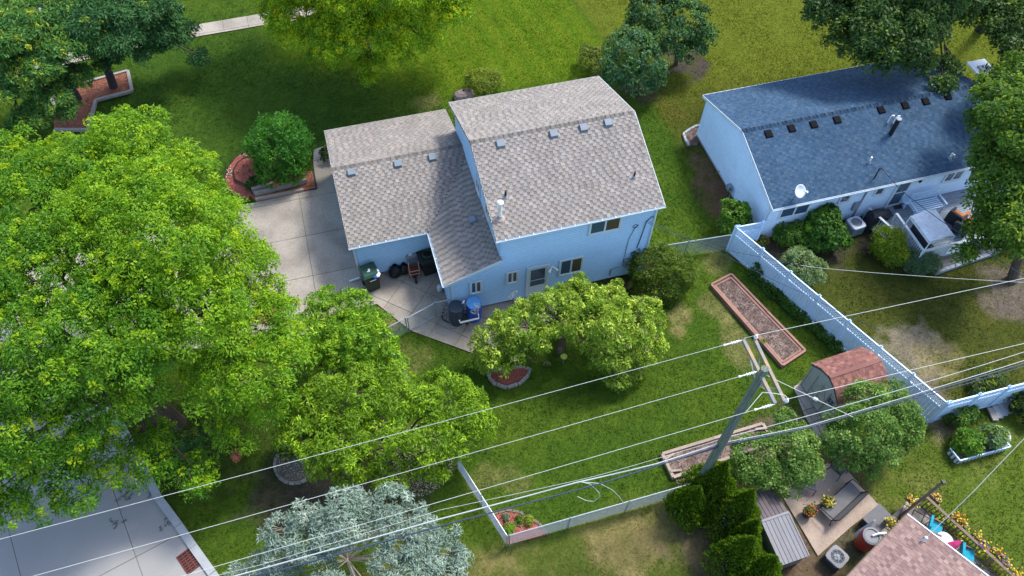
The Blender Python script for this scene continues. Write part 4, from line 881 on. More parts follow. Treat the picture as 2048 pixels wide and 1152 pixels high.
# ================================================================== RAIN BARRELS, BINS
bg_ = GP([(884, 632), (886, 640), (910, 652), (948, 645), (960, 630), (955, 622), (910, 628), (896, 610)]); o = chips(bg_, .02, 'barrel_gravel', STONE, .09, 380, 'attr', 16); tag(o, 'grey gravel bed under the two rain barrels', 'gravel')
eg = thing('gravel_edging', 'dark edging strip round the gravel under the rain barrels', 'edging', G(884, 632)); edging(eg, [(884, 632), (886, 640), (910, 652), (948, 645), (960, 630)], .03, .07, m='darkbark')
def barrel(px, py, m, lid, label, open_=False, h=1.25, r=.36, z0=.12):
    p = G(px, py); t = thing('rain_barrel', label, 'rain barrel', p, 'rain barrels at the corner of the blue house')
    b = MB(); b.lathe(p+Vector((0, 0, z0)), [(r*.88, 0), (r*.95, .08), (r, .35), (r*1.02, .5), (r*1.02, .56), (r, .6), (r*1.02, .8), (r, 1.05), (r*.95, h-.03), (r*.93, h)], 24); b.build('body', m, t, smooth=False)
    b = MB(); b.lathe(p+Vector((0, 0, z0+h-.02)), [(r*.98, 0), (r*.98, .05), (r*.90, .055), (r*.86, .02), (r*.3, .025), (.01, .03)], 24); b.build('lid', lid, t)
    b = MB(); b.box(p+Vector((0, 0, z0/2)), (.7, .6, z0)); b.build('base_block', M['timber'], t)
    return p
pa = barrel(914, 645, M['navybar'], M['navybar'], 'dark grey rain barrel nearest the house corner'); pb_ = barrel(949, 638, M['bluebar'], M['bluelid'], 'bright blue rain barrel with pale lid right of the dark barrel')
pp_ = thing('white_pipe', 'white plastic pipe joining the two rain barrels with downspout elbows behind', 'pipe', pa)
b = MB(); b.tube([pa+Vector((.05, -.34, .72)), pa+Vector((.06, -.5, .72)), pb_+Vector((.1, -.5, .78)), pb_+Vector((.1, -.34, .95))], .045, 8); b.build('front_pipe', M['white'], pp_)
mm_ = (pa+pb_)/2; b = MB(); b.tube([mm_+Vector((-.12, .1, .3)), mm_+Vector((-.12, .1, 1.35)), mm_+Vector((-.05, .12, 1.42)), mm_+Vector((.0, .2, 1.42)), mm_+Vector((.05, .2, .7))], .04, 8); b.tube([mm_+Vector((.16, .0, .3)), mm_+Vector((.16, .0, 1.25)), pb_+Vector((-.3, .0, 1.28))], .04, 8); b.build('riser_pipe', M['white'], pp_)
def bin_(px, py, body, lid, label, ang=0, open_=False, h=1.05, w=.62, d=.68, tilt=.08):
    p = G(px, py); t = thing('wheelie_bin', label, 'bin', p); R_ = Matrix.Rotation(ang, 3, 'Z')
    b = MB(); q = lambda x, y, z: p+R_ @ Vector((x, y, z))
    vs = [q(sx*w*.40, sy*d*.38, .05) for sx, sy in ((-1, -1), (1, -1), (1, 1), (-1, 1))]+[q(sx*w*.5, sy*d*.48, h) for sx, sy in ((-1, -1), (1, -1), (1, 1), (-1, 1))]
    b.add(vs, [(3, 2, 1, 0), (0, 1, 5, 4), (1, 2, 6, 5), (2, 3, 7, 6), (3, 0, 4, 7), (4, 5, 6, 7)])
    b.box(q(0, 0, h-.04), (w*1.06, d*1.02, .07), R_); b.box(q(0, -d*.49, h*.62), (w*.5, .02, .18), R_); b.build('body', body, t)
    b = MB(); vs = [q(sx*w*.56, sy*d*.55+.03, h+.02) for sx, sy in ((-1, -1), (1, -1), (1, 1), (-1, 1))]+[q(sx*w*.44, sy*d*.44+.03, h+.13) for sx, sy in ((-1, -1), (1, -1), (1, 1), (-1, 1))]
    if open_: vs = [v+Vector((0, 0, .0)) for v in vs]
    b.add(vs, [(3, 2, 1, 0), (0, 1, 5, 4), (1, 2, 6, 5), (2, 3, 7, 6), (3, 0, 4, 7), (4, 5, 6, 7)]); b.tube([q(-w*.45, d*.58, h+.02), q(w*.45, d*.58, h+.02)], .03, 6)
    ld = b.build('lid', lid, t)
    for s in (-1, 1):
        b = MB(); b.tube([q(s*w*.40, d*.42, .12), q(s*w*.50, d*.42, .12)], .12, 12); b.build('wheel', M['black'], t)
    return t, q, h
t, q, h_ = bin_(745, 573, M['greenbody'], M['green'], 'large dark green wheelie bin standing alone at the garage corner', math.radians(12), h=1.25, w=.74, d=.78)
b = MB(); b.box(q(.0, .0, h_+.14), (.10, .13, .006)); b.box(q(-.05, -.08, h_+.14), (.14, .05, .006)); b.build('printed_logo', M['white'], t)
b = MB(); b.box(q(-.0, -.40, h_*.80), (.32, .01, .07), Matrix.Rotation(math.radians(12), 3, 'Z')); b.build('printed_lettering', M['white'], t)
b = MB()
for i in range(7): b.lathe(q(.30+random.uniform(-.08, .08), -.30+random.uniform(-.15, .3), h_+.02), [(.01, -.1), (.09, -.03), (.10, .04), (.04, .09)], 6)
o = b.build('rubbish', M['white'], t)
b = MB(); b.lathe(q(.12, -.42, h_-.02), [(.01, -.08), (.08, -.03), (.09, .03), (.03, .08)], 6); b.build('blue_rubbish', M['bluebar'], t)
t, q, h_ = bin_(858, 541, M['black'], M['black'], 'black wheelie bin with a coiled garden hose on its lid by the gutter', math.radians(8), h=1.15, w=.8, d=.8)
hose = thing('garden_hose', 'green garden hose coiled on the black bin lid', 'hose', q(0, 0, h_+.15)); b = MB(); b.tube([q(.26*math.cos(i*.5)*(1-i*.004), .24*math.sin(i*.5), h_+.16+i*.003) for i in range(42)], .018, 6); b.build('coil', M['green'], hose)
t, q, h_ = bin_(826, 530, M['greymetal'], M['greymetal'], 'grey bin with crumpled clear plastic on top behind the wheelbarrow', math.radians(5), h=1.0, w=.6, d=.55)
b = MB()
for i in range(14):
    b.lathe(q(random.uniform(-.25, .25), random.uniform(-.2, .22), h_+.16), [(.01, -.05), (random.uniform(.07, .12), 0), (.05, random.uniform(.05, .1)), (.01, .1)], 5)
b.build('clear_plastic', M['fabricw'], t)
for (px, py, s, lb) in ((792, 548, 1.0, 'black rubbish bag left of the other against the garage wall'), (809, 543, .9, 'black rubbish bag next to the red wheelbarrow')):
    p = G(px, py); b = MB(); n = 14; rings = []
    pr = [(.12, 0), (.30, .06), (.38, .22), (.36, .38), (.24, .52), (.10, .60), (.05, .66), (.10, .76)]
    for r_, z in pr:
        for j in range(n):
            th = 2*math.pi*j/n; k_ = 1+.12*math.sin(3*th+z*7)+random.uniform(-.07, .07); b.v.append((p.x+r_*s*k_*math.cos(th), p.y+r_*s*.9*k_*math.sin(th), z*s))
    b.f = [(i*n+j, i*n+(j+1) % n, (i+1)*n+(j+1) % n, (i+1)*n+j) for i in range(len(pr)-1) for j in range(n)]; b.c = [None]*len(b.f)
    tag(b.build('rubbish_bag', M['blackbag'], None, smooth=True), lb, 'rubbish bag')
# wheelbarrow standing on its nose against wall
p = G(831, 560); wb = thing('wheelbarrow', 'red wheelbarrow tipped upright on its front wheel against the bins', 'wheelbarrow', p)
b = MB(); ty = lambda x, y, z: p+Vector((x, y, z))
o4 = [ty(-.32, .10, .95), ty(.32, .10, .95), ty(.28, .02, .30), ty(-.28, .02, .30)]; i4 = [ty(-.22, .28, .85), ty(.22, .28, .85), ty(.19, .26, .42), ty(-.19, .26, .42)]
b.add([v for v in o4+i4], [(4, 5, 6, 7), (0, 1, 5, 4), (1, 2, 6, 5), (2, 3, 7, 6), (3, 0, 4, 7)]); b.add([v+Vector((0, -.03, 0)) for v in o4], [(0, 1, 2, 3)]); b.build('tray', M['maroon'], wb)
b = MB()
for s in (-1, 1): b.tube([ty(s*.06, -.12, .12), ty(s*.22, -.08, .5), ty(s*.25, -.05, 1.0), ty(s*.24, .0, 1.45)], .022, 6)
b.tube([ty(-.24, -.08, .6), ty(.24, -.08, .6)], .018, 6); b.tube([ty(-.25, -.08, .85), ty(.25, -.08, .85)], .018, 6); b.build('frame', M['tantimber'], wb)
b = MB(); b.lathe(ty(-.05, -.12, .19), [(.10, 0), (.19, .0), (.2, .05), (.19, .1), (.10, .1)], 16, ax=Matrix.Rotation(math.radians(90), 3, 'Y')); b.build('wheel', M['black'], wb)
# white bottle + plants near the wing corner
p = G(880, 580); b = MB(); b.lathe(p, [(.12, 0), (.14, .05), (.14, .3), (.05, .38), (.05, .42)], 12); tag(b.build('white_jug', M['fabricw']), 'white jug on the patio below the lower gutter corner', 'jug')
st_ = thing('rock_pile', 'dark rocks and pots piled at the corner of the blue house by the gate', 'rocks', G(893, 610))
for i in range(14):
    p = G(892+random.uniform(-8, 8), 612+random.uniform(-16, 14)); s = random.uniform(.07, .14); b = MB(); b.lathe(p, [(s*.8, 0), (s, s*.4), (s*.7, s*.9), (s*.1, s*1.1)], 6, ax=Matrix.Rotation(random.uniform(0, 3), 3, 'Z')); b.build('rock', M['timber'] if i % 3 else M['darkbark'], st_)
# ================================================================== POLE AND WIRES
pbase = (1386, 986); pz = ztop(pbase, (1530, 737)); PBs = G(*pbase)
pole = thing('utility_pole', 'tall weathered grey-green wooden utility pole with two crossarms over the back lawn', 'utility pole', PBs)
top3 = G(1530, 737, pz); b = MB(); nn = 14; b.tube([PBs-Vector((0, 0, .3)), PBs.lerp(top3, .5), top3], [.185, .16, .125], 16); b.build('shaft', M['polewood'], pole)
az = pz-.35
def arm(pxa, pxb, z):
    A = G(*pxa, z); B_ = G(*pxb, z); b = MB(); b.bar(A, B_, .10, .12); b.build('crossarm', M['armwood'], pole); return A, B_
A1, A2 = arm((1486.5, 680), (1550, 808), az); B1, B2 = arm((1509, 679), (1570, 806), az)
b = MB(); mA = (A1+A2)/2; mB = (B1+B2)/2
for fr in (.22, .78): b.bar(A1.lerp(A2, fr)-Vector((0, 0, .07)), top3-Vector((0, 0, 1.0)), .04, .015); b.bar(B1.lerp(B2, fr)-Vector((0, 0, .07)), top3-Vector((0, 0, 1.0)), .04, .015)
b.build('arm_brace', M['galv'], pole)
b = MB(); b.tube([mA, mB], .02, 6); b.build('arm_bolt', M['galv'], pole)
def insul(p, r=.07, h=.2, m='white'):
    b = MB(); b.lathe(p, [(.025, 0), (.03, .05), (r, .06), (r*.9, .1), (r*.6, .11), (r*.8, .13), (r*.5, .17), (.03, h)], 12); b.build('insulator', M[m], pole)
for P_ in (B1+Vector((0, 0, .08)), B2+Vector((0, 0, .08))): insul(P_)
def strain(a, d):
    d = Vector(d).normalized(); b = MB(); ax = d.to_track_quat('Z', 'Y').to_matrix(); prof = [(.02, 0), (.02, .12)]
    for i in range(4): prof += [(.055, .14+i*.09), (.02, .18+i*.09)]
    prof += [(.02, .62), (.035, .64), (.035, .7)]; b.lathe(a, prof, 8, ax=ax); b.build('strain_insulator', M['white'], pole); return a+d*.7
def wire(label, pts, r, m='wire', sag=0.0, name='power_line', seg=14, cat='wire', group=None):
    P = [Vector(p) for p in pts]; out = []
    for a, c in zip(P[:-1], P[1:]):
        for i in range(seg):
            t = i/seg; q = a.lerp(c, t); q.z -= sag*4*t*(1-t); out.append(q)
    out.append(P[-1]); b = MB(); b.tube(out, r, 5); o = b.build(name, M[m]); tag(o, label, cat, group); return o
def far(a, px, py, z, k=1.6):
    q = G(px, py, z); return a+(q-a)*k
WG = 'overhead wires to the utility pole'
L1 = far(A1, 0, 1074, az, 1.5); L2 = far(mA, 60, 1150, az, 1.5); L3 = far(A2, 640, 1069, az, 2.6)
for a, l_, nm in ((A1, L1, 'highest thin pale wire from the crossarm end down to the left frame edge'), (mA, L2, 'middle thin pale wire from the crossarm centre towards the lower left'), (A2, L3, 'third thin pale wire from the near crossarm end passing over the blue spruce')):
    e = strain(a, l_-a); wire(nm, [e, l_], .0075, 'wire', .15, group=WG, seg=30)
R1_ = far(B1, 2048, 558, az, 1.2); R2_ = far(B2, 2048, 688, az, 1.2)
wire('pale wire rising to the right from the far crossarm insulator across the neighbour lawn', [A1+Vector((0, 0, .1)), B1+Vector((0, 0, .27)), R1_], .0085, 'wire', .0, group=WG); wire('pale wire running right from the near crossarm insulator over the shed roof', [B2+Vector((0, 0, .27)), R2_], .0085, 'wire', .0, group=WG)
jp = [A2+(L3-A2).normalized()*1.0+Vector((0, 0, -.05)), A2+(L3-A2).normalized()*.4+Vector((.05, .35, .3)), B2+Vector((-.1, .1, .38)), B2+Vector((0, 0, .25))]; wire('short slack jumper wire looping over the near ends of the crossarms', jp, .014, 'wire', -.03, 'jumper_wire', 5)
zc = ztop(pbase, (1445, 888)); cz = zc
pc = G(1443, 890, cz)
def cable(label, lpts, rpts, r, m, z, off):
    P = [G(x, y, z) for x, y in lpts]+[G(*off, z)]+[G(x, y, z) for x, y in rpts]
    wire(label, P, r, m, .03, 'cable', 8, 'cable', WG)
cable('thick pale overhead cable crossing the back lawn beside the dark one', [(200, 1232), (470, 1152), (880, 1038), (1153, 965), (1311, 928)], [], .024, 'wirethick', cz, (1440, 886))
cable('dark bundled overhead cable crossing under the thick pale one', [(200, 1222), (560, 1140), (880, 1052), (1197, 968), (1324, 928)], [(1614, 856), (1781, 807), (1860, 783), (2048, 727), (2300, 645)], .026, 'wiredark', cz, (1445, 889))
cable('pale steel strand lying along the dark cable right of the pole', [], [(1614, 852), (1781, 803), (1860, 779), (2048, 721), (2300, 638)], .014, 'wirethick', cz+.05, (1446, 885))
cable('thin pale wire above the thick cables left of the pole', [(200, 1205), (520, 1130), (880, 1020), (1180, 955), (1311, 918)], [], .007, 'wire', cz+.2, (1443, 878))
cable('thin pale wire from the pole over the small trees and the fence corner', [], [(1625, 829), (1860, 762), (2048, 704), (2300, 622)], .012, 'wirethick', cz+.3, (1448, 876))
cable('second dark cable close under the dark bundle right of the pole', [(1330, 926)], [(1540, 872), (1700, 832), (1860, 789), (2048, 733), (2300, 652)], .016, 'wiredark', cz-.1, (1443, 893))
lp = G(1163, 964, cz); ends = [G(1180, 968, cz), G(1198, 985, cz-.4), G(1200, 993, cz-.8), G(1188, 1003, cz-1.1), G(1172, 1001, cz-1.2), G(1155, 993, cz-1.2)]
wire('loose loop of pale cable hanging from the thick overhead cable', [lp]+ends, .012, 'wire', 0, 'loose_cable', 3, 'cable'); wire('loose pale cable tail curving down towards the wire fence', [lp, G(1200, 967, cz-.1), G(1225, 980, cz-.6), G(1240, 995, cz-1.2), G(1247, 1006, cz-1.7)], .012, 'wire', 0, 'loose_cable', 4, 'cable')
wire('down-sloping guy wire from the crossarms towards the shed tree with a white splice', [top3-Vector((0, 0, .3)), G(1631, 798, 7.4), G(1706, 834, 5.4)], .014, 'wire', 0, 'guy_wire', 4)
sp = G(1631, 798, 7.4); dguy = (G(1706, 834, 5.4)-sp).normalized(); b = MB(); b.bar(sp-dguy*.12, sp+dguy*.12, .08, .08); tag(b.build('splice_box', M['white']), 'small white splice box on the guy wire above the shed', 'splice box')
hw = Vector((W1-.4, WY-.1, 4.25))
wire('thin service wire from the blue house wall over the privacy fence to the right', [hw, G(1427, 495, 3.9), G(1561, 522, 3.8), G(1603, 531, 3.8)], .012, 'wiredark', .0, 'service_wire', 5); wire('pale service wire crossing the neighbour back lawn', [G(1603, 531, 3.8), G(1663, 538, 3.8), G(1810, 550, 3.9), G(2015, 563, 4.2), G(2120, 567, 4.3)], .009, 'wire', .02, 'service_wire', 5)
wire('thin dark wire sagging over the privacy fence boards to the utility pole', [hw+Vector((0, 0, -.1)), G(1442, 507, 3.9), G(1613, 590, 4.6), G(1760, 660, 5.2)], .010, 'wiredark', .05, 'service_wire', 6)
ms = on_nb(1748, 357)+Vector((.12, 0, .7)); wire('dark service drop from the roof mast over the deck', [ms, G(1802, 380, 3.1), G(1860, 425, 3.3), G(1925, 470, 3.6), G(2060, 560, 4.6)], .018, 'wiredark', .02, 'service_wire', 6)
# ================================================================== DECK AND THINGS BEHIND THE NEIGHBOUR'S HOUSE
DZ = .55; rz_ = 1.45
cA = G(1770, 395.5, rz_); cB = G(1846, 504, rz_); xl = (cA.x+cB.x)/2; yb = cB.y; xr = 34.5
deck = thing('wooden_deck', 'raised grey board deck with white railing behind the white house', 'deck', (xl, yb, 0))
k = 0; y = yb
while y < nWY-.02:
    w = min(.135, nWY-.02-y); b = MB(); b.box(((xl+xr)/2, y+w/2, DZ-.02), (xr-xl, w-.010, .035)); b.build('deck_board', M['deckgrey'], deck); y += .14
b = MB(); b.box(((xl+xr)/2, yb+.02, DZ/2-.02), (xr-xl, .04, DZ-.04)); b.box((xl+.02, (yb+nWY)/2, DZ/2-.02), (.04, nWY-yb, DZ-.04)); b.build('skirt', M['joint'], deck)
BLOCK.append([(xl, yb), (xr, yb), (xr, nWY), (xl, nWY)])
def railing(root, a, c, z0, z1, step=.13, m='trim', post=1.6, bw=.035):
    a = Vector(a); c = Vector(c); L_ = (c-a).length; x = (c-a).normalized(); n = int(L_/step)
    b = MB(); b.bar(a+Vector((0, 0, z1)), c+Vector((0, 0, z1)), .12, .045); b.build('handrail', M[m], root)
    b = MB(); b.bar(a+Vector((0, 0, z0+.08)), c+Vector((0, 0, z0+.08)), .05, .06); b.build('bottom_rail', M[m], root)
    for i in range(n):
        p = a+x*((i+.5)*L_/n); b = MB(); b.bar(p+Vector((0, 0, z0+.1)), p+Vector((0, 0, z1-.02)), bw, bw); b.build('baluster', M[m], root)
    k = max(1, round(L_/post))
    for i in range(k+1):
        p = a.lerp(c, i/k); b = MB(); b.bar(p+Vector((0, 0, z0-.3 if z0 > .3 else 0)), p+Vector((0, 0, z1-.01)), .09, .09); b.build('railing_post', M[m], root)
railing(deck, (xl+.05, nWY-1.2, 0), (xl+.05, yb+.05, 0), DZ, rz_); railing(deck, (xl+.11, yb+.05, 0), (xr, yb+.05, 0), DZ, rz_)
# stairs rail on the left side
railing(deck, (xl-.75, nWY-.2, 0), (xl-.35, nWY-1.7, 0), .12, 1.0, step=.12)
for i in range(3):
    b = MB(); b.box((xl-.25, nWY-.65, .14+i*.14), (.5, 1.0, .05)) if False else b.box((xl-.12-(2-i)*.22, nWY-.62, .12+i*.15), (.26, 1.0, .04)); b.build('stair_tread', M['deckgrey'], deck)
# paver strip in front
pv = thing('paver_strip', 'pale block-edged step strip in front of the neighbour deck', 'paving', (xl+.8, yb-.4, 0)); x = xl+.55
a_ = G(1868, 548); c_ = G(1980, 510); dx = (c_-a_).normalized(); dy = Vector((-dx.y, dx.x, 0)); n = int((c_-a_).length*1.25/.3); Mx = Matrix((dx, dy, Vector((0, 0, 1)))).transposed()
for i in range(n):
    p = a_+dx*(i+.5)*.3; b = MB(); b.box((p.x, p.y, .09), (.28, .2, .2), Mx); b.build('block', M['greymetal'], pv)
    if i % 2 == 0: b = MB(); q_ = p+dx*.15+dy*.38; b.box((q_.x, q_.y, .08), (.58, .5, .18), Mx); b.build('slab', M['concrete'], pv)
# bench on the deck
def slat_bench(label, p, w, dpt, sh, bh, m, mirror=1):
    r = thing('garden_bench', label, 'bench', p); p = Vector(p)
    for i in range(6):
        b = MB(); b.box(p+Vector((0, -dpt/2+i*dpt/6+.04, sh)), (w, dpt/6-.055, .03)); b.build('seat_slat', M[m], r)
    for i in range(int(w/.15)):
        b = MB(); b.box(p+Vector((-w/2+.08+i*.15, dpt/2+.03, sh+.08+bh/2)), (.06, .025, bh-.1)); b.build('back_slat', M[m], r)
    b = MB(); b.box(p+Vector((0, dpt/2+.03, sh+bh+.03)), (w, .05, .07)); b.box(p+Vector((0, dpt/2+.03, sh+.06)), (w, .04, .05)); b.build('back_rail', M[m], r)
    for s in (-1, 1):
        b = MB(); b.box(p+Vector((s*(w/2+.02), -.03, sh+.24)), (.07, dpt+.08, .04)); b.build('armrest', M[m], r)
        for yy in (-dpt/2, dpt/2): b = MB(); b.box(p+Vector((s*(w/2-.02), yy, p.z*0+sh/2+.11)), (.06, .06, sh+.22)); b.build('leg', M[m], r)
q = G(1844, 400, DZ+.45); slat_bench('white slatted garden bench against the wall on the grey deck', (q.x, nWY-.75, DZ), 1.75, .75, .45, .55, 'fencevinyl')
p = G(1813, 402, DZ+.5); t = thing('round_side_table', 'small round white side table left of the white bench', 'side table', (p.x, p.y, DZ)); b = MB(); b.lathe((p.x, p.y, DZ+.5), [(.24, 0), (.24, .03), (.02, .035)], 16); b.build('table_top', M['fencevinyl'], t); b = MB(); b.tube([(p.x, p.y, DZ), (p.x, p.y, DZ+.5)], .03, 8); b.build('leg', M['fencevinyl'], t)
b = MB(); p = G(1789, 410, DZ); b.box((p.x+.1, p.y+.1, DZ+.012), (.5, .8, .016)); tag(b.build('door_mat', M['charcoal']), 'dark door mat on the deck below the house door', 'mat')
# canopy
cz2 = 2.35; C4 = [G(1822, 432, cz2), G(1871.7, 419, cz2), G(1909.5, 472, cz2), G(1861, 484, cz2)]; can = thing('patio_canopy', 'rectangular white fabric canopy on posts at the near left corner of the deck', 'canopy', ((C4[0].x+C4[2].x)/2, (C4[0].y+C4[2].y)/2, DZ))
b = MB(); n = 8; vs = []
for i in range(n+1):
    for j in range(n+1):
        u, v = i/n, j/n; p = C4[0]*(1-u)*(1-v)+C4[1]*u*(1-v)+C4[2]*u*v+C4[3]*(1-u)*v; p = p+Vector((0, 0, .16*math.sin(math.pi*u)*.9-.12*math.sin(math.pi*v)*math.sin(math.pi*u)**2+random.uniform(-.012, .012))); vs.append(p)
b.add(vs, [(i*(n+1)+j, (i+1)*(n+1)+j, (i+1)*(n+1)+j+1, i*(n+1)+j+1) for i in range(n) for j in range(n)])
for i in range(4):
    a = C4[i]; c = C4[(i+1) % 4]; b.add([a, c, c-Vector((0, 0, .18)), a-Vector((0, 0, .18))], [(0, 1, 2, 3)])
b.build('canopy_fabric', M['fabricw'], can, smooth=True)
for p in C4: b = MB(); b.tube([(p.x, p.y, DZ), p], .03, 8); b.build('post', M['trim'], can)
p = G(1843, 478, DZ+.4); sf = thing('swing_seat', 'dark cushioned swing seat under the white canopy edge', 'swing seat', (p.x, p.y, DZ)); ax_ = (C4[3]-C4[0]).normalized(); ay = Vector((-ax_.y, ax_.x, 0)); Mx = Matrix((ax_, ay, Vector((0, 0, 1)))).transposed()
b = MB(); b.box((p.x, p.y, DZ+.42), (1.3, .5, .14), Mx); b.build('seat', M['charcoal'], sf); b = MB(); b.box(Vector((p.x, p.y, DZ+.72))-ay*.27, (1.3, .12, .5), Mx); b.build('backrest', M['charcoal'], sf)
b = MB(); b.tube([Vector((p.x, p.y, DZ+.05))-ax_*.7, Vector((p.x, p.y, DZ+.65))-ax_*.7, Vector((p.x, p.y, DZ+.65))+ax_*.7, Vector((p.x, p.y, DZ+.05))+ax_*.7], .03, 6); b.build('frame', M['greymetal'], sf)
def armchair(px, py, z, label, m, cush, rot=0, s=1.0):
    p = G(px, py, z+.4); p.z = z; r = thing('armchair', label, 'armchair', p); Rz = Matrix.Rotation(rot, 3, 'Z'); q = lambda x, y, zz: p+Rz @ Vector((x*s, y*s, zz*s))
    b = MB(); b.box(q(0, 0, .18), (.72*s, .68*s, .34*s), Rz); b.build('base', M[m], r); b = MB(); b.box(q(0, .30, .50), (.74*s, .14*s, .56*s), Rz); b.build('backrest', M[m], r)
    for sx in (-1, 1): b = MB(); b.box(q(sx*.33, -.02, .42), (.12*s, .66*s, .26*s), Rz); b.build('armrest', M[m], r)
    b = MB(); b.box(q(0, -.04, .42), (.5*s, .5*s, .12*s), Rz); b.build('seat_cushion', M[cush], r)
armchair(1914, 432, DZ, 'dark wicker armchair with orange cushion nearer the house wall on the deck', 'charcoal', 'orange', 2.0); armchair(1925, 452, DZ, 'dark wicker armchair on the deck beside the white canopy', 'charcoal', 'charcoal', 2.2); armchair(1952, 440, DZ, 'grey armchair with orange cushion partly under the tree', 'greymetal', 'orange', -1.0)
p = G(1938, 434, DZ+.4); t = thing('coffee_table', 'low table with orange cloth between the deck armchairs', 'table', (p.x, p.y, DZ)); b = MB(); b.box((p.x, p.y, DZ+.4), (.7, .5, .05), Matrix.Rotation(.5, 3, 'Z')); b.build('table_top', M['orange'], t)
for s1_, s2_ in ((-1, -1), (1, -1), (1, 1), (-1, 1)): b = MB(); b.bar((p.x+s1_*.24, p.y+s2_*.15, DZ), (p.x+s1_*.24, p.y+s2_*.15, DZ+.38), .04, .04); b.build('leg', M['charcoal'], t)
p = G(1978, 408, DZ+.5); b = MB(); b.lathe((p.x, p.y, DZ), [(.2, 0), (.25, .1), (.25, .45), (.1, .5)], 10); tag(b.build('blue_cooler', M['bluebar']), 'blue round container half hidden by the big tree on the deck', 'container')
p = G(1744, 450, .0); gl = thing('covered_grill', 'black covered barbecue grill between the air conditioner and the deck stairs', 'grill', p); b = MB(); b.box(p+Vector((0, 0, .45)), (1.0, .6, .85)); b.build('cover_body', M['charcoal'], gl)
b = MB(); b.lathe(p+Vector((-.45, 0, .86)), [(.30, 0), (.31, .3), (.28, .6), (.15, .9)], 12, ax=Matrix.Rotation(math.radians(90), 3, 'Y')); b.build('cover_hood', M['charcoal'], gl); b = MB(); b.box(p+Vector((.62, 0, .80)), (.3, .5, .05)); b.build('side_shelf', M['charcoal'], gl)
BLOCK.append(GP([(1690, 440), (1790, 410), (1800, 480), (1700, 480)]))
def ac_unit(px, py, label, rot, w, h, body, fan='black', d=None):
    p = G(px, py); r = thing('air_conditioner', label, 'air conditioner', p); Rz = Matrix.Rotation(rot, 3, 'Z'); q = lambda x, y, z: p+Rz @ Vector((x, y, z)); d = d or w
    b = MB(); b.box(q(0, 0, h/2), (w-.04, d-.04, h-.06), Rz); b.build('grille_body', M[body], r)
    b = MB(); n = 8
    ri = w*.36; k = 24; vs = []; sq = []
    for j in range(k):
        th = 2*math.pi*j/k; cx, sy_ = math.cos(th), math.sin(th); m = max(abs(cx), abs(sy_))**.55 if False else max(abs(cx), abs(sy_)); f_ = min(1/m, 1.25); sq.append(q(cx*f_*w/2, sy_*f_*d/2, h)); vs.append(q(cx*ri, sy_*ri, h+.02))
    b.add(vs+sq+[v-Vector((0, 0, .12)) for v in sq], [(j, (j+1) % k, k+(j+1) % k, k+j)[::-1] for j in range(k)]+[(k+j, k+(j+1) % k, 2*k+(j+1) % k, 2*k+j)[::-1] for j in range(k)]); b.build('top_cover', M['decklight' if body != 'greymetal' else 'fabricw'], r)
    b = MB(); b.lathe(q(0, 0, h-.1), [(ri, 0), (ri, .04), (.02, .03)], 20); b.build('fan_well', M[fan], r)
    b = MB()
    for j in range(4):
        th = j*math.pi/2; b.bar(q(.03*math.cos(th), .03*math.sin(th), h-.03), q(ri*.85*math.cos(th), ri*.85*math.sin(th), h-.04), .12, .01)
    b.lathe(q(0, 0, h-.06), [(.06, 0), (.06, .06), (.02, .07)], 10); b.build('fan', M['greymetal'], r)
    b = MB()
    for rr_ in (.35, .6, .85): b.tube([q(ri*rr_*math.cos(t*math.pi/10), ri*rr_*math.sin(t*math.pi/10), h+.025) for t in range(21)], .006, 4)
    for j in range(8): b.bar(q(0, 0, h+.03), q(ri*math.cos(j*math.pi/4), ri*math.sin(j*math.pi/4), h+.025), .008, .008)
    b.build('fan_guard', M['greymetal'], r)
ac_unit(1703, 462, 'grey air conditioner unit between the leafy bush and the black covered grill', .1, .78, .7, 'greymetal')
ac_unit(1664, 1122, 'dark air conditioner unit with pale blue top beside the brown roof', math.radians(25), .74, .62, 'charcoal')
# ================================================================== PINK PATIO AND LOWER RIGHT CORNER
pk = GP([(1560, 985), (1600, 955), (1655, 926), (1693, 940), (1757.8, 1011), (1700, 1055), (1636, 1112)]); b = MB(); b.prism(pk, -.1, .015); pkp = struct(b.build('pink_patio', M['concretewarm'])); BLOCK.append(pk)
# metal loveseat
bA = G(1652, 1030, .42); bB = G(1712, 974, .42); bx_ = (bB-bA).normalized(); by_ = Vector((bx_.y, -bx_.x, 0)); wbe = (bB-bA).length
if by_.x < 0: by_ = -by_
lv = thing('metal_loveseat', 'dark metal outdoor loveseat with grey sling seat on the pink patio', 'bench', (bA.x, bA.y, 0)); c0 = (bA+bB)/2
Q = lambda u, v, z: Vector((c0.x, c0.y, 0))+bx_*u+by_*v+Vector((0, 0, z)); hw_ = wbe/2
b = MB(); b.add([Q(-hw_, -.30, .43), Q(hw_, -.30, .43), Q(hw_, .28, .40), Q(-hw_, .28, .40), Q(-hw_, -.30, .40), Q(hw_, -.30, .40), Q(hw_, .28, .37), Q(-hw_, .28, .37)], [(0, 1, 2, 3), (7, 6, 5, 4), (0, 4, 5, 1), (1, 5, 6, 2), (2, 6, 7, 3), (3, 7, 4, 0)]); b.build('seat', M['mesh'], lv)
b = MB(); b.add([Q(-hw_, .30, .44), Q(hw_, .30, .44), Q(hw_, .46, .86), Q(-hw_, .46, .86), Q(-hw_, .32, .44), Q(hw_, .32, .44), Q(hw_, .48, .86), Q(-hw_, .48, .86)], [(0, 1, 2, 3), (7, 6, 5, 4), (0, 4, 5, 1), (1, 5, 6, 2), (2, 6, 7, 3), (3, 7, 4, 0)]); b.build('backrest', M['mesh'], lv)
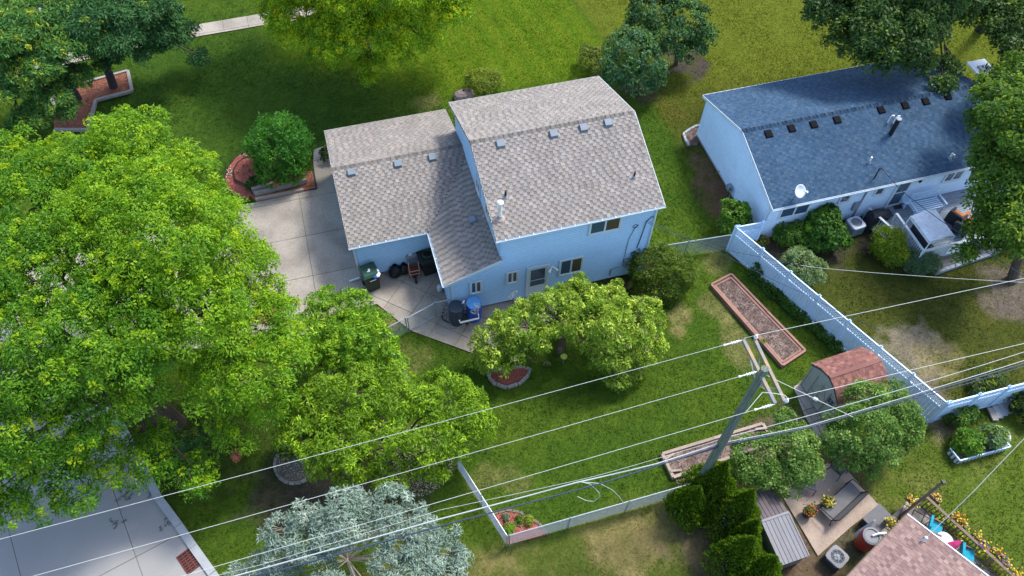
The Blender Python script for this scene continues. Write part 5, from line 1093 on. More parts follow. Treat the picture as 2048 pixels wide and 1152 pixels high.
for s in (-1, 1):
    b = MB(); b.tube([Q(s*hw_, -.36, 0), Q(s*hw_, -.32, .42), Q(s*(hw_+.05), -.30, .62), Q(s*(hw_+.05), .1, .66), Q(s*(hw_+.02), .42, .66)], .022, 6); b.build('armrest', M['black'], lv)
    b = MB(); b.tube([Q(s*hw_, .38, 0), Q(s*hw_, .28, .42), Q(s*hw_, .48, .90)], .022, 6); b.build('leg', M['black'], lv)
b = MB(); b.tube([Q(-hw_, .48, .90), Q(0, .49, .93), Q(hw_, .48, .90)], .025, 6); b.tube([Q(-hw_, -.32, .42), Q(hw_, -.32, .42)], .022, 6); b.tube([Q(-hw_, .3, .46), Q(hw_, .3, .46)], .018, 6); b.build('frame', M['black'], lv)
def sling_chair(px, py, rot, label):
    p = G(px, py); r = thing('patio_chair', label, 'chair', p); Rz = Matrix.Rotation(rot, 3, 'Z'); q = lambda x, y, z: p+Rz @ Vector((x, y, z))
    b = MB(); b.add([q(-.26, -.26, .43), q(.26, -.26, .43), q(.26, .24, .40), q(-.26, .24, .40)], [(0, 1, 2, 3)]); b.add([q(-.26, -.26, .41), q(.26, -.26, .41), q(.26, .24, .38), q(-.26, .24, .38)], [(3, 2, 1, 0)]); b.build('seat', M['mesh'], r)
    b = MB(); b.add([q(-.26, .25, .44), q(.26, .25, .44), q(.26, .38, .9), q(-.26, .38, .9), q(-.26, .27, .44), q(.26, .27, .44), q(.26, .40, .9), q(-.26, .40, .9)], [(0, 1, 2, 3), (7, 6, 5, 4), (2, 6, 7, 3)]); b.build('backrest', M['mesh'], r)
    for s in (-1, 1):
        b = MB(); b.tube([q(s*.29, -.30, 0), q(s*.29, -.26, .42), q(s*.31, -.24, .62), q(s*.31, .28, .64)], .018, 6); b.tube([q(s*.29, .32, 0), q(s*.28, .25, .42), q(s*.28, .4, .92)], .018, 6); b.build('frame', M['black'], r)
sling_chair(1672, 944, math.radians(20), 'dark sling chair at the top of the pink patio under the tree'); sling_chair(1612, 975, math.radians(60), 'dark chair half hidden by foliage at the left of the pink patio')
def pot(px, py, label, cols, seed, z=0, s=1.0):
    p = G(px, py, z); r = thing('flower_pot', label, 'flower pot', p); b = MB(); b.lathe(p, [(.16*s, 0), (.22*s, .2*s), (.26*s, .45*s), (.25*s, .47*s), (.20*s, .42*s), (.02, .41*s)], 6); b.build('pot', M['pot'], r)
    rng = np.random.default_rng(seed); V = []; C = []
    for k in range(130):
        a = rng.normal(0, .13*s, 3); q_ = np.array(p)+[a[0], a[1], .52*s+abs(a[2])*.9]; u = rng.normal(0, 1, 3); u /= np.linalg.norm(u); v = np.cross(u, [0, .3, 1]); v /= np.linalg.norm(v); w_ = .055 if k % 2 else .04
        V += [q_-u*w_, q_-v*w_*.7, q_+u*w_, q_+v*w_*.7]; C.append((.07, .16, .03) if k % 2 else cols[k % len(cols)])
    rawmesh('blooms', np.array(V), 4, np.array(C), M['leaf'], r, kind='stuff')
ORG = [(.75, .25, .02), (.8, .45, .02), (.7, .12, .03), (.85, .55, .03)]; YEL = [(.85, .6, .02), (.8, .45, .02), (.9, .7, .1)]
pot(1612, 1030, 'brown pot with orange flowers, left of the two on the pink patio', ORG, 21); pot(1647, 1013, 'brown pot with yellow and orange flowers beside the loveseat', YEL+ORG[:1], 22)
# grey ribbed lean-to shed
R0 = G(1522, 1043, 1.35); R1b = G(1577, 1024.5, 1.35); U_ = (R1b-R0).normalized(); wl_ = (R1b-R0).length
F0 = G(1559.5, 1132.5, 1.15); dN = (F0-R0); dN.z = 0; dN = dN-U_*dN.dot(U_); lnN = dN.length; dN.normalize()
T0 = G(1512, 978, 1.15); lnF = abs((T0-R0).dot(dN))
ls = thing('low_storage_shed', 'low grey storage shed with ribbed board roof, one slope light and one dark', 'shed', (R0.x, R0.y, 0))
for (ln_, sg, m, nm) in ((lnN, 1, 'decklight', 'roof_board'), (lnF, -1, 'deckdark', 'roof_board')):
    n = 7
    for i in range(n):
        a = R0+U_*(i*wl_/n+.01); c = R0+U_*((i+1)*wl_/n-.01); o = dN*ln_*sg+Vector((0, 0, -.2)); b = MB()
        b.add([a, c, c+o, a+o, a-Vector((0, 0, .05)), c-Vector((0, 0, .05)), c+o-Vector((0, 0, .05)), a+o-Vector((0, 0, .05))], [(0, 1, 2, 3), (7, 6, 5, 4), (0, 4, 5, 1), (1, 5, 6, 2), (2, 6, 7, 3), (3, 7, 4, 0)]); b.build(nm, M[m], ls)
b = MB(); q0 = R0+U_*.05+dN*(lnN-.06); q1 = R0+U_*(wl_-.05)+dN*(lnN-.06); q2 = R0+U_*(wl_-.05)-dN*(lnF-.06); q3 = R0+U_*.05-dN*(lnF-.06); b.prism([(v.x, v.y) for v in (q0, q1, q2, q3)], 0, 1.07); b.build('wall', M['greymetal'], ls); BLOCK.append([(v.x, v.y) for v in (q0, q1, q2, q3)])
b = MB(); b.bar(R0+Vector((0, 0, .02)), R1b+Vector((0, 0, .02)), .09, .03); b.bar(R1b+U_*.0, R1b+dN*lnN+Vector((0, 0, -.2)), .05, .05); b.build('ridge_strip', M['decklight'], ls)
# deck box and smoker
p = G(1755, 1044, .0); q = G(1722, 1040, .55); dB = (G(1785, 1022, .55)-G(1727, 1051, .55)); th = math.radians(35)
bxr = Matrix.Rotation(math.atan2((G(1765, 1011, .5)-G(1727, 1045, .5)).y, (G(1765, 1011, .5)-G(1727, 1045, .5)).x), 3, 'Z'); c0_ = G(1757, 1037, .55)
db = thing('storage_box', 'flat charcoal storage box beside the pink patio', 'storage box', (c0_.x, c0_.y, 0)); b = MB(); b.box((c0_.x, c0_.y, .26), (1.0, .72, .50), bxr); b.build('body', M['charcoal'], db); b = MB(); b.box((c0_.x, c0_.y, .54), (1.06, .78, .06), bxr); b.build('lid', M['mesh'], db)
p = G(1722, 1090); sm = thing('red_smoker', 'round red smoker barrel with silver lid next to the brown roof', 'smoker', p)
b = MB(); b.lathe(p+Vector((0, 0, .1)), [(.25, 0), (.36, .1), (.38, .5), (.38, .9), (.33, 1.02)], 20); b.build('barrel', M['red'], sm, smooth=False); b = MB(); b.lathe(p+Vector((0, 0, 1.1)), [(.36, 0), (.36, .05), (.28, .08), (.27, .03), (.02, .04)], 20); b.build('rim', M['decklight'], sm)
b = MB(); b.tube([p+Vector((.0, 0, 1.2)), p+Vector((.2, .0, 1.28)), p+Vector((.55, -.05, 1.25))], .045, 8); b.build('pipe', M['white'], sm)
for k in range(3): th = k*2.1; b = MB(); b.bar(p+Vector((.28*math.cos(th), .28*math.sin(th), 0)), p+Vector((.3*math.cos(th), .3*math.sin(th), .3)), .04, .04); b.build('leg', M['black'], sm)
p = G(1722, 1078, .6); um = thing('folded_umbrella', 'folded grey-blue patio umbrella leaning by the red smoker', 'umbrella', (p.x, p.y, 0)); A = G(1712, 1076, .35); B_ = G(1748, 1042, 1.3); b = MB(); n = 10
prof = [(0, .03), (.1, .16), (.35, .15), (.7, .09), (1, .03)]; pts = [A.lerp(B_, t) for t, r in prof]; b.tube(pts, [r for t, r in prof], 9); b.build('fabric', M['greymetal'], um); b = MB(); b.tube([A, B_+(B_-A)*.05], .02, 6); b.build('pole', M['white'], um)
# brown roofed house in the corner
BZ = 2.8; bp0 = G(1815, 1028.7, BZ); bpl = G(1695.8, 1152, BZ); bpr = G(1950.8, 1152, BZ); u1 = (bpl-bp0).normalized(); u2 = (bpr-bp0).normalized()
bh = thing('brown_roof_house', 'house corner with pinkish brown shingle roof at the lower right edge', 'house', (bp0.x, bp0.y, 0))
u2o = Vector((-u1.y, u1.x, 0));
if u2o.dot(u2) < 0: u2o = -u2o
S_ = (u2o+Vector((0, 0, .18))); LL = 8.5; WW = 7.0
rf = MB(); rf.bar(bp0+u1*.1-Vector((0, 0, .1)), bp0+u1*LL-Vector((0, 0, .1)), .08, .08); roofB = rf.build('roof', M['browndeck'], bh)
ang_k = u2.dot(u1)
roof_slope(roofB, bp0, u1, S_, [(0, 0), (LL, 0), (LL, WW), (0+ang_k*WW, WW)], 'brown', M['shedroof'], thick=.005, tab=.25, separate=150)
b = MB(); e2 = bp0+u2*WW+Vector((0, 0, .18*WW)); nrm2 = Vector((-u2.y, u2.x, 0)); b.bar(bp0-Vector((0, 0, .05)), e2-Vector((0, 0, .05)), .05, .16); b.build('fascia', M['trim'], bh)
b = MB(); b.bar(bp0+u1*.05-Vector((0, 0, .06)), bp0+u1*LL-Vector((0, 0, .06)), .06, .12); b.build('eave_board', M['browndeck'], bh)
i0 = bp0+(u1+u2)*.4; b = MB(); b.prism([(v.x, v.y) for v in (i0, i0+u1*(LL-1), i0+u1*(LL-1)+u2*(WW-1), i0+u2*(WW-1))], 0, BZ-.12); b.build('wall', M['shedwall'], bh); BLOCK.append([(v.x, v.y) for v in (i0, i0+u1*(LL-1), i0+u1*(LL-1)+u2*(WW-1), i0+u2*(WW-1))])
p = G(1850, 1077, BZ+.35); b = MB()
for a_ in ((-.15, 0), (.12, .1), (.05, -.15)): b.tube([p+Vector((*a_, -.22)), p+Vector((0, 0, .1))], .02, 6)
b.lathe(p+Vector((0, 0, .05)), [(.02, 0), (.06, .03), (.06, .08), (.02, .1)], 8); b.build('service_bracket', M['fabricw'], bh)
wire('pale service wire from the brown roof bracket up to the right edge', [p+Vector((0, 0, .1)), G(1945, 985, 4.6), G(2060, 865, 6.0)], .013, 'wirethick', .03, 'service_wire', 6)
# flower deck behind it
fd0 = G(1850, 993, .9); fd1 = G(2019, 1147, .9); dpx = (fd1-fd0).normalized(); dpy = Vector((-dpx.y, dpx.x, 0))
if dpy.dot(Vector((1, 1, 0))) > 0: dpy = -dpy
fdk = thing('flower_terrace', 'narrow stone paved terrace with brown baluster railing between the brown roof and the lawn', 'terrace', (fd0.x, fd0.y, 0))
tp = [(fd0+dpx*-.3), (fd0+dpx*9), (fd0+dpx*9+dpy*2.6), (fd0-dpx*.3+dpy*2.6)]; b = MB(); b.prism([(v.x, v.y) for v in tp], -.05, .10); b.build('base', M['joint'], fdk); BLOCK.append([(v.x, v.y) for v in tp])
slabs(fdk, 'stone', [(v.x, v.y) for v in tp], (fd0.x, fd0.y), math.atan2(dpx.y, dpx.x)+.3, .42, .36, M['paver'], .08, .14, gap=.02, jitter=.01)
a = Vector((fd0.x, fd0.y, 0)); railing(fdk, a, a+dpx*8, .12, .95, .15, 'browndeck', 1.6, .04)
a2 = a+dpy*.05; railing(fdk, a-dpx*.02+dpy*.1, a+dpy*1.6, .12, .95, .15, 'browndeck', 1.6, .04)
pb2 = (1795, 1037); tz = ztop(pb2, (1884, 961)); q0 = G(*pb2); tp_ = thing('tall_post', 'tall brown post with dark cap leaning over the terrace corner in view', 'post', q0); b = MB(); b.bar(q0, q0+Vector((0, 0, tz)), .09, .09); b.build('shaft', M['browndeck'], tp_); b = MB(); b.box(q0+Vector((0, 0, tz+.03)), (.14, .14, .08)); b.build('cap', M['black'], tp_)
cl = [(1825, 1001, YEL), (1782, 1047, YEL), (1872, 995, YEL+[(.3, .05, .2)]), (1915, 1035, ORG), (1925, 1045, YEL), (1958, 1075, YEL), (1967, 1090, [(.25, .05, .45), (.8, .6, .05)]), (1995, 1105, ORG+YEL), (2010, 1125, [(.25, .05, .45), (.85, .6, .1)]), (2030, 1148, YEL)]
nms = ['at the terrace corner by the tall post', 'beside the storage box lid', 'on the far end of the terrace railing', 'orange, on the railing near the service wire', 'on the railing just past the service wire', 'in the middle of the railing', 'with purple, at the middle of the railing', 'orange and yellow, further along the railing', 'purple and yellow, near the railing end', 'at the lowest end of the railing']
for i, ((px, py, cc_), nm) in enumerate(zip(cl, nms)):
    p = G(px, py, .85); t = thing('flower_box', 'planter box of bright flowers '+nm, 'flower box', (p.x, p.y, 0)); b = MB(); b.box((p.x, p.y, .78), (.5, .2, .2), Matrix((dpx, dpy, Vector((0, 0, 1)))).transposed()); b.build('box', M['browndeck'], t); flowers(t, px, py, 34, .14, cc_, .9, 40+i, .085, 'blooms')
for i in range(9):
    px, py = 1880+i*15+random.uniform(-5, 5), 1035+i*13+random.uniform(-4, 4)
    flower_thing(px-6, py+6, 22, .18, [(.6, .6, .03), (.5, .55, .05)], ['yellow-green plants growing behind the terrace balusters'][0], .2, 60+i, .09, group='yellow plants behind the terrace balusters') if False else None
yp = thing('yellow_plants', 'row of yellow-green plants growing behind the terrace balusters', 'plants', G(1900, 1050), kind='stuff')
for i in range(22): flowers(yp, 1868+i*7.2+random.uniform(-4, 4), 1022+i*6.6+random.uniform(-4, 4), 22, .14, [(.45, .50, .03), (.30, .40, .03), (.6, .5, .02)], .2, 80+i, .09, 'leaves_and_blooms', (.10, .2, .02))
def deck_chair(px, py, label, m, rot):
    p = G(px, py, .45); p.z = .12; r = thing('terrace_chair', label, 'chair', p); Rz = Matrix.Rotation(rot, 3, 'Z'); q = lambda x, y, z: p+Rz @ Vector((x, y, z))
    b = MB(); b.box(q(0, 0, .42), (.52, .50, .09), Rz); b.build('seat_cushion', M[m], r); b = MB(); b.box(q(0, .28, .66), (.52, .09, .46), Rz @ Matrix.Rotation(-.2, 3, 'X')); b.build('back_cushion', M[m], r)
    for sx in (-1, 1):
        for sy in (-1, 1): b = MB(); b.bar(q(sx*.24, sy*.22, 0), q(sx*.24, sy*.22, .4), .03, .03); b.build('leg', M['browndeck'], r)
        b = MB(); b.box(q(sx*.29, 0, .60), (.05, .5, .03), Rz); b.build('armrest', M['browndeck'], r)
deck_chair(1868, 1058, 'chair with teal cushions at the upper end of the terrace by the roof edge', 'teal', .8); deck_chair(1932, 1112, 'chair with teal cushions further down the terrace beside the pink umbrella', 'teal', .9)
A = G(1893, 1098, .5); B_ = G(1922, 1082, 1.1); t = thing('pink_umbrella', 'folded bright pink umbrella lying between the two teal chairs', 'umbrella', (A.x, A.y, .12)); b = MB(); prof = [(0, .2), (.3, .19), (.7, .12), (1, .03)]
b.tube([A.lerp(B_, t_) for t_, r in prof], [r for t_, r in prof], 10); b.build('fabric', M['pink'], t); b = MB(); b.tube([A-(B_-A)*.3, B_+(B_-A)*.08], .02, 6); b.build('pole', M['white'], t)
p = G(1890, 1080, .7); t = thing('terrace_table', 'small pale table between the teal chairs on the terrace', 'table', (p.x, p.y, .12)); b = MB(); b.lathe((p.x, p.y, .66), [(.34, 0), (.34, .03), (.02, .035)], 16); b.build('table_top', M['fabricw'], t); b = MB(); b.tube([(p.x, p.y, .12), (p.x, p.y, .66)], .03, 8); b.build('leg', M['white'], t)
p = G(1816, 1008, .3); t = thing('dark_figurine', 'dark blue garden ornament on a stake beside the terrace corner', 'ornament', G(1812, 1014)); q = G(1812, 1014); b = MB(); b.tube([q, q+Vector((0, 0, .5))], .015, 6); b.build('stake', M['black'], t); b = MB(); b.lathe(q+Vector((0, 0, .45)), [(.03, 0), (.12, .08), (.10, .2), (.13, .28), (.04, .38)], 8); b.build('body', M['wiredark'], t); b = MB(); b.lathe(q+Vector((.03, -.02, .8)), [(.02, 0), (.07, .04), (.05, .1), (.01, .12)], 8); b.build('head', M['white'], t)
# raised steel planter on right lawn
pl4 = [G(1901, 897, .4), G(1920, 921, .4), G(2021, 893, .4), G(2000, 868, .4)]; pg = thing('steel_planter', 'rectangular pale blue metal raised planter on the lawn at the right edge', 'planter', (pl4[0].x, pl4[0].y, 0))
for a, c in zip(pl4, pl4[1:]+pl4[:1]):
    L_ = (c-a).length; n = int(L_/.09); b = MB(); x = (c-a).normalized(); y = Vector((-x.y, x.x, 0))
    for i in range(n):
        p = a+x*(i*L_/n); q = a+x*((i+1)*L_/n); o = y*(.008*(-1)**i); o2 = -o; b.add([Vector((p.x, p.y, 0))+o, Vector((q.x, q.y, 0))+o2, Vector((q.x, q.y, .4))+o2, Vector((p.x, p.y, .4))+o], [(0, 1, 2, 3)])
    b.bar(a, c, .05, .04); b.build('side_panel', M['fencevinyl'], pg)
b = MB(); b.prism([(v.x, v.y) for v in pl4], 0, .30); b.build('soil', M['soil'], pg); BLOCK.append([(v.x, v.y) for v in pl4])
# stepping stones and edging beyond the fence corner
sg = thing('stone_stack', 'row of grey stepping stones lying by the white fence at the right edge', 'stones', G(2003, 818))
for i in range(5): p = G(1984+i*9.5, 830-i*5); b = MB(); b.box((p.x, p.y, .06), (.26, .62, .1), Matrix.Rotation(math.radians(-12), 3, 'Z')); b.build('stone', M['timber'] if i < 1 else M['curb'], sg)
sg2 = thing('stone_edging', 'short curved row of pale stones on the neighbour side of the fence corner', 'stones', G(1953, 775))
for i in range(7): p = G(1954-i*2.2+i*i*.12, 763+i*5.2); b = MB(); b.box((p.x, p.y, .06), (.2, .16, .13), Matrix.Rotation(random.uniform(0, 1), 3, 'Z')); b.build('stone', M['curb'], sg2)
# storm drain
gc_ = G(378, 1122); dg = thing('drain_grate', 'rust brown cast iron drain grate beside the kerb', 'drain grate', gc_); ang = angle_px((354, 1055), (383, 1098)); Rz = Matrix.Rotation(ang, 3, 'Z')
b = MB(); b.box(gc_+Vector((0, 0, .005)), (.92, .62, .02), Rz); b.build('pit', M['black'], dg)
for i in range(8): b = MB(); b.box(gc_+Rz @ Vector((-.42+i*.12, 0, .022)), (.05, .60, .03), Rz); b.build('bar', M['maroon'], dg)
for j in range(4): b = MB(); b.box(gc_+Rz @ Vector((0, -.28+j*.187, .024)), (.9, .04, .03), Rz); b.build('cross_bar', M['maroon'], dg)
# fallen leaf sprigs on the street
rng = np.random.default_rng(5); V = []; C = []
for k in range(26):
    px, py = random.choice([(random.uniform(240, 300), random.uniform(955, 1000)), (random.uniform(320, 345), random.uniform(1030, 1060)), (random.uniform(222, 245), random.uniform(1040, 1050))]); c = np.array(G(px, py, .03)); th = random.uniform(0, 6)
    for j in range(14):
        d = np.array([math.cos(th), math.sin(th), 0])*(j*.025); s_ = np.array([-math.sin(th), math.cos(th), 0])*rng.normal(0, .05); q = c+d*.7+s_*.7; u = rng.normal(0, 1, 3); u[2] *= .2; u /= np.linalg.norm(u); v = np.array([-u[1], u[0], .1]); V += [q-u*.03, q-v*.014, q+u*.03, q+v*.014]; C.append((.06, .085, .03))
o = rawmesh('fallen_leaves', np.array(V), 4, np.array(C), M['leaf']); tag(o, 'small dark leaf sprigs fallen on the grey street', 'leaves', kind='stuff')
# boulders behind the house
rk = thing('boulder', 'low pinkish boulder beside the yellow-green shrub behind the blue house', 'boulder', G(928, 192)); p = G(928, 193); b = MB(); n = 12; pr = [(.5, -.05), (.62, .12), (.5, .3), (.3, .42), (.08, .46)]
for r_, z in pr:
    for j in range(n): th = 2*math.pi*j/n; kk = 1+.15*math.sin(2*th+1)+random.uniform(-.08, .08); b.v.append((p.x+r_*kk*math.cos(th), p.y+r_*kk*.8*math.sin(th), z))
b.f = [(i*n+j, i*n+(j+1) % n, (i+1)*n+(j+1) % n, (i+1)*n+j) for i in range(4) for j in range(n)]; b.c = [None]*len(b.f); b.build('stone', mat('boulder_stone', (.22, .17, .16), .95, .3, 5, 30, .6), rk)
# red flower + meter shrubs along gable wall
flower_thing(1452, 413, 6, .10, [(.7, .03, .05)], 'single red bloom in the bare strip beside the white gable wall', .2, 31, .1, leafc=(.1, .04, .03)); flower_thing(1428, 347, 16, .18, [(.35, .12, .14), (.2, .1, .1)], 'thin pinkish rose bush against the white gable wall', .3, 32, .08, 'shrub', 'rose_bush')
# ================================================================== VEGETATION
def unit(v): return v/np.maximum(np.linalg.norm(v, axis=-1, keepdims=True), 1e-9)
def foliage(name, m, parent, lobes, dens=2.4, nl=40, sr=.45, ll=.13, lw=.05, cols=((.05, .11, .012), (.09, .18, .015)), tip=(.20, .26, .015), tipp=.3, seed=1, droop=.5, low=-.25, jit=.5, up=.6, hidden=.72, tipz=None, gain=1.35, densk=1.0):
    ll *= 1.22; lw *= 1.45; dens *= 1.32*densk; cols = [tuple(x*gain for x in c) for c in cols]; tip = tuple(x*gain*.9 for x in tip)
    rng = np.random.default_rng(seed); L = np.array([(c.x, c.y, c.z, r, rz) for c, r, rz in lobes]); SC = []; SN = []
    for i, (cx, cy, cz, r, rz) in enumerate(L):
        ar = 4*math.pi*((r*r)**1.6*2/3+(r*rz)**1.6/3)**(1/1.6); ar = max(ar, r*r*4); n = max(6, int(ar*dens)); d = unit(rng.normal(0, 1, (n, 3))); d = d[d[:, 2] > low]; n = len(d)
        wob = 1+.18*np.sin(d[:, 0]*4+i*1.7)*np.cos(d[:, 1]*5+i)+.10*np.sin(d[:, 2]*7+i*2.1+d[:, 0]*6); k = wob*rng.uniform(.78, 1.04, n)
        p = np.array([cx, cy, cz])+d*np.array([r, r, rz])*k[:, None]; keep = np.ones(n, bool)
        for j, (ax, ay, az_, r2, rz2) in enumerate(L):
            if j != i: keep &= (((p-[ax, ay, az_])/[r2, r2, rz2])**2).sum(1) > hidden**2
        keep &= p[:, 2] > sr*.4; SC.append(p[keep]); SN.append(unit(d[keep]/np.array([r, r, rz])*r+np.array([0, 0, up])))
    SC = np.concatenate(SC); SN = np.concatenate(SN); n = len(SC)
    t1 = unit(np.cross(SN, rng.normal(0, 1, (n, 3)))); t2 = np.cross(SN, t1); sz = rng.uniform(.65, 1.25, n)
    th = rng.uniform(0, 2*math.pi, (n, nl)); rr_ = np.sqrt(rng.uniform(0, 1, (n, nl))); R_ = rr_*sr*sz[:, None]
    rad = t1[:, None]*np.cos(th)[..., None]+t2[:, None]*np.sin(th)[..., None]
    c = SC[:, None]+rad*R_[..., None]+SN[:, None]*((rng.uniform(-.5, .6, (n, nl))*sr*.5-rr_**2*sr*droop*.4))[..., None]-np.array([0, 0, 1])*(rr_**2*sr*droop*.5)[..., None]
    ax = unit(rad*.9+rng.normal(0, jit, (n, nl, 3))-np.array([0, 0, .25*droop])); nr_ = unit(SN[:, None]+rng.normal(0, jit, (n, nl, 3))); sd_ = unit(np.cross(nr_, ax)); l = ll*rng.uniform(.6, 1.25, (n, nl, 1)); w = lw*rng.uniform(.7, 1.2, (n, nl, 1))
    nf = np.cross(ax, sd_)
    V = np.stack([c-ax*l/2, c-sd_*w/2+nf*l*.08, c+ax*l/2, c+sd_*w/2+nf*l*.08], 2).reshape(-1, 3)
    tf = rng.uniform(0, 1, (n, 1)); base = np.array(cols[0])*(1-tf)+np.array(cols[1])*tf; C = np.repeat(base[:, None], nl, 1)*rng.uniform(.75, 1.25, (n, nl, 1))
    pz = tipp*np.ones(n) if tipz is None else tipp*np.clip((SC[:, 2]-tipz[0])/(tipz[1]-tipz[0]), 0.08, 1)
    ist = (rng.uniform(0, 1, n) < pz)[:, None]*(rng.uniform(0, 1, (n, nl)) < .75)*(rr_ < .8); C = np.where(ist[..., None], np.array(tip)*rng.uniform(.8, 1.2, (n, nl, 1)), C)
    rawmesh(name, V, 4, C.reshape(-1, 3), m, parent); return SC
def limbs(parent, base, lobes, r0, m, seed=1, fork=.35, twig=5, trunk_h=None, SC=None, name='trunk', tw=.03):
    rng = random.Random(seed); b = MB(); top = max(c.z for c, r, rz in lobes); cen = sum((c for c, r, rz in lobes), Vector((0, 0, 0)))/len(lobes); th = trunk_h or top*fork; base = Vector(base)
    T = Vector((base.x+(cen.x-base.x)*.18, base.y+(cen.y-base.y)*.18, th)); mid = base.lerp(T, .5)+Vector((rng.uniform(-.05, .05), rng.uniform(-.05, .05), 0)); b.tube([base-Vector((0, 0, .15)), base+Vector((0, 0, .12)), mid, T], [r0*1.5, r0*1.12, r0*.95, r0*.85], 10)
    for c, r, rz in lobes:
        m1 = T.lerp(c, .45)+Vector((rng.uniform(-.25, .25), rng.uniform(-.25, .25), .12*(c-T).length)); r1 = r0*min(.6, .25+.12*r)
        b.tube([T-Vector((0, 0, .1)), m1, c], [r1, r1*.7, r1*.35], 6)
        for k in range(twig):
            d = Vector((rng.gauss(0, 1), rng.gauss(0, 1), abs(rng.gauss(0, .8)))).normalized(); e = c+Vector((d.x*r*.85, d.y*r*.85, d.z*rz*.85)); s_ = m1.lerp(c, rng.uniform(.3, 1)); b.tube([s_, s_.lerp(e, .5)+Vector((0, 0, .1)), e], [r1*.35, r1*.22, tw*.4], 4)
    return b.build(name, m, parent)
def tips(parent, lobes, dens, cols, sr=.2, nl=26, seed=5, m='leaf', ll=.10, lw=.045, zmin=0, name='new_growth', low=0.0, gain=1.0):
    L2 = [(c, r*1.03, rz*1.03) for c, r, rz in lobes if c.z+rz > zmin]
    foliage(name, M[m], parent, L2, dens=dens, nl=nl+8, sr=sr, ll=ll, lw=lw, cols=cols, tipp=0, seed=seed, droop=.8, low=low, jit=.6, gain=gain)
def bumpy(lobes, n, k=.36, base=.86, seed=1, low=-.2):
    rr = random.Random(seed); out = [(c, r*base, rz*base) for c, r, rz in lobes]
    for c, r, rz in lobes:
        m_ = max(3, int(n*(r/1.6)**1.3)); a0 = rr.uniform(0, 6)
        for i in range(m_):
            zz = 1-(1-low)*(i+.5)/m_; th = a0+i*2.39996; q = math.sqrt(max(0, 1-zz*zz)); kk = k*rr.uniform(.75, 1.25)*(1.6/max(r, 1.0))**.35
            out.append((Vector((c.x+q*math.cos(th)*r*.80, c.y+q*math.sin(th)*r*.80, c.z+zz*rz*.80)), max(.25, r*kk), max(.2, r*kk*.62)))
    return out
def lob(lst, f=.62): return [(G(px, py, z), r, r*(f if len(q) == 0 else q[0])) for (px, py, z, r, *q) in lst]
def tree(name, label, base, lst, r0, bark='bark', group=None, cat='tree', f=.62, m='leaf', fork=.35, twig=5, tipd=0, tipc=None, tipk=None, bump=0, **kw):
    bp = G(*base); t = thing(name, label, cat, bp, group); lobes = lob(lst, f); fl = bumpy(lobes, bump, seed=kw.get('seed', 1)) if bump else lobes; foliage('crown', M[m], t, fl, **kw)
    if tipd: tips(t, fl, tipd, tipc, seed=kw.get('seed', 1)+500, m=m, **(tipk or {}))
    limbs(t, bp, lobes, r0, M[bark], seed=kw.get('seed', 1), fork=fork, twig=twig); return t
def shrub(label, base, lst, cat='shrub', name='shrub', f=.75, m='leaf', bark='bark', **kw):
    bp = G(*base); t = thing(name, label, cat, bp); lobes = lob(lst, f); foliage('foliage', M[m], t, lobes, low=-.6, **kw); b = MB(); rr = random.Random(kw.get('seed', 1))
    for c, r, rz in lobes:
        for k in range(3): e = c+Vector((rr.uniform(-.5, .5)*r, rr.uniform(-.5, .5)*r, 0)); b.tube([bp, bp.lerp(e, .5)+Vector((0, 0, .1)), e], [.03, .02, .01], 5)
    b.build('stem', M[bark], t); return t
LOC = dict(bump=10, hidden=.6, tipd=.8, tipc=((.22, .42, .012), (.34, .47, .015)), cols=((.062, .150, .008), (.130, .235, .010)), tip=(.20, .32, .012), ll=.115, lw=.040, sr=.40, nl=62, dens=2.4, droop=.9, jit=.5, gain=1.75)
tree('honey_locust', 'huge yellow-green locust tree overhanging the street with its leaning trunk showing', (352, 845), [(60, 420, 8.5, 2.6), (-40, 540, 8, 2.8), (110, 540, 9, 2.7), (50, 690, 8.5, 2.6), (190, 660, 9, 2.5), (-30, 820, 7.5, 2.4), (110, 840, 6.5, 2.1), (215, 780, 6.5, 1.9), (50, 955, 4.5, 1.7), (150, 960, 4.2, 1.3), (300, 905, 3.6, 1.2), (385, 945, 3.2, 1.0), (300, 670, 7.5, 1.5), (-50, 980, 4.5, 1.8), (205, 905, 4.2, .9), (180, 300+70, 9, 2.2), (20, 310, 8.5, 1.2)], .34, 'bark', fork=.42, seed=11, tipp=.12, tipz=(3, 8), **{**LOC, 'gain': 1.5, 'cols': ((.045, .135, .010), (.10, .215, .012))})
tree('honey_locust', 'large yellow-green locust tree between the driveway and the small green trees', (480, 770), [(250, 290, 9.5, 1.8), (140, 330, 9, 1.6), (345, 350, 9, 1.7), (250, 430, 10, 2.4), (340, 480, 10, 2.5), (372, 338, 8, .9), (408, 425, 8.5, 1.35), (445, 510, 8, 1.6), (485, 535, 7.2, 1.2), (390, 610, 8.5, 2.0), (505, 640, 6.5, 1.6), (575, 680, 5.5, .85), (510, 730, 6.2, 1.6), (445, 750, 6.2, 1.5), (540, 795, 5, .9), (465, 850, 4.2, .95), (500, 585, 7, 1.2), (300, 600, 8.5, 2.1), (565, 615, 5.0, .6)], .30, 'bark', seed=12, tipp=.15, tipz=(4, 9), **LOC)
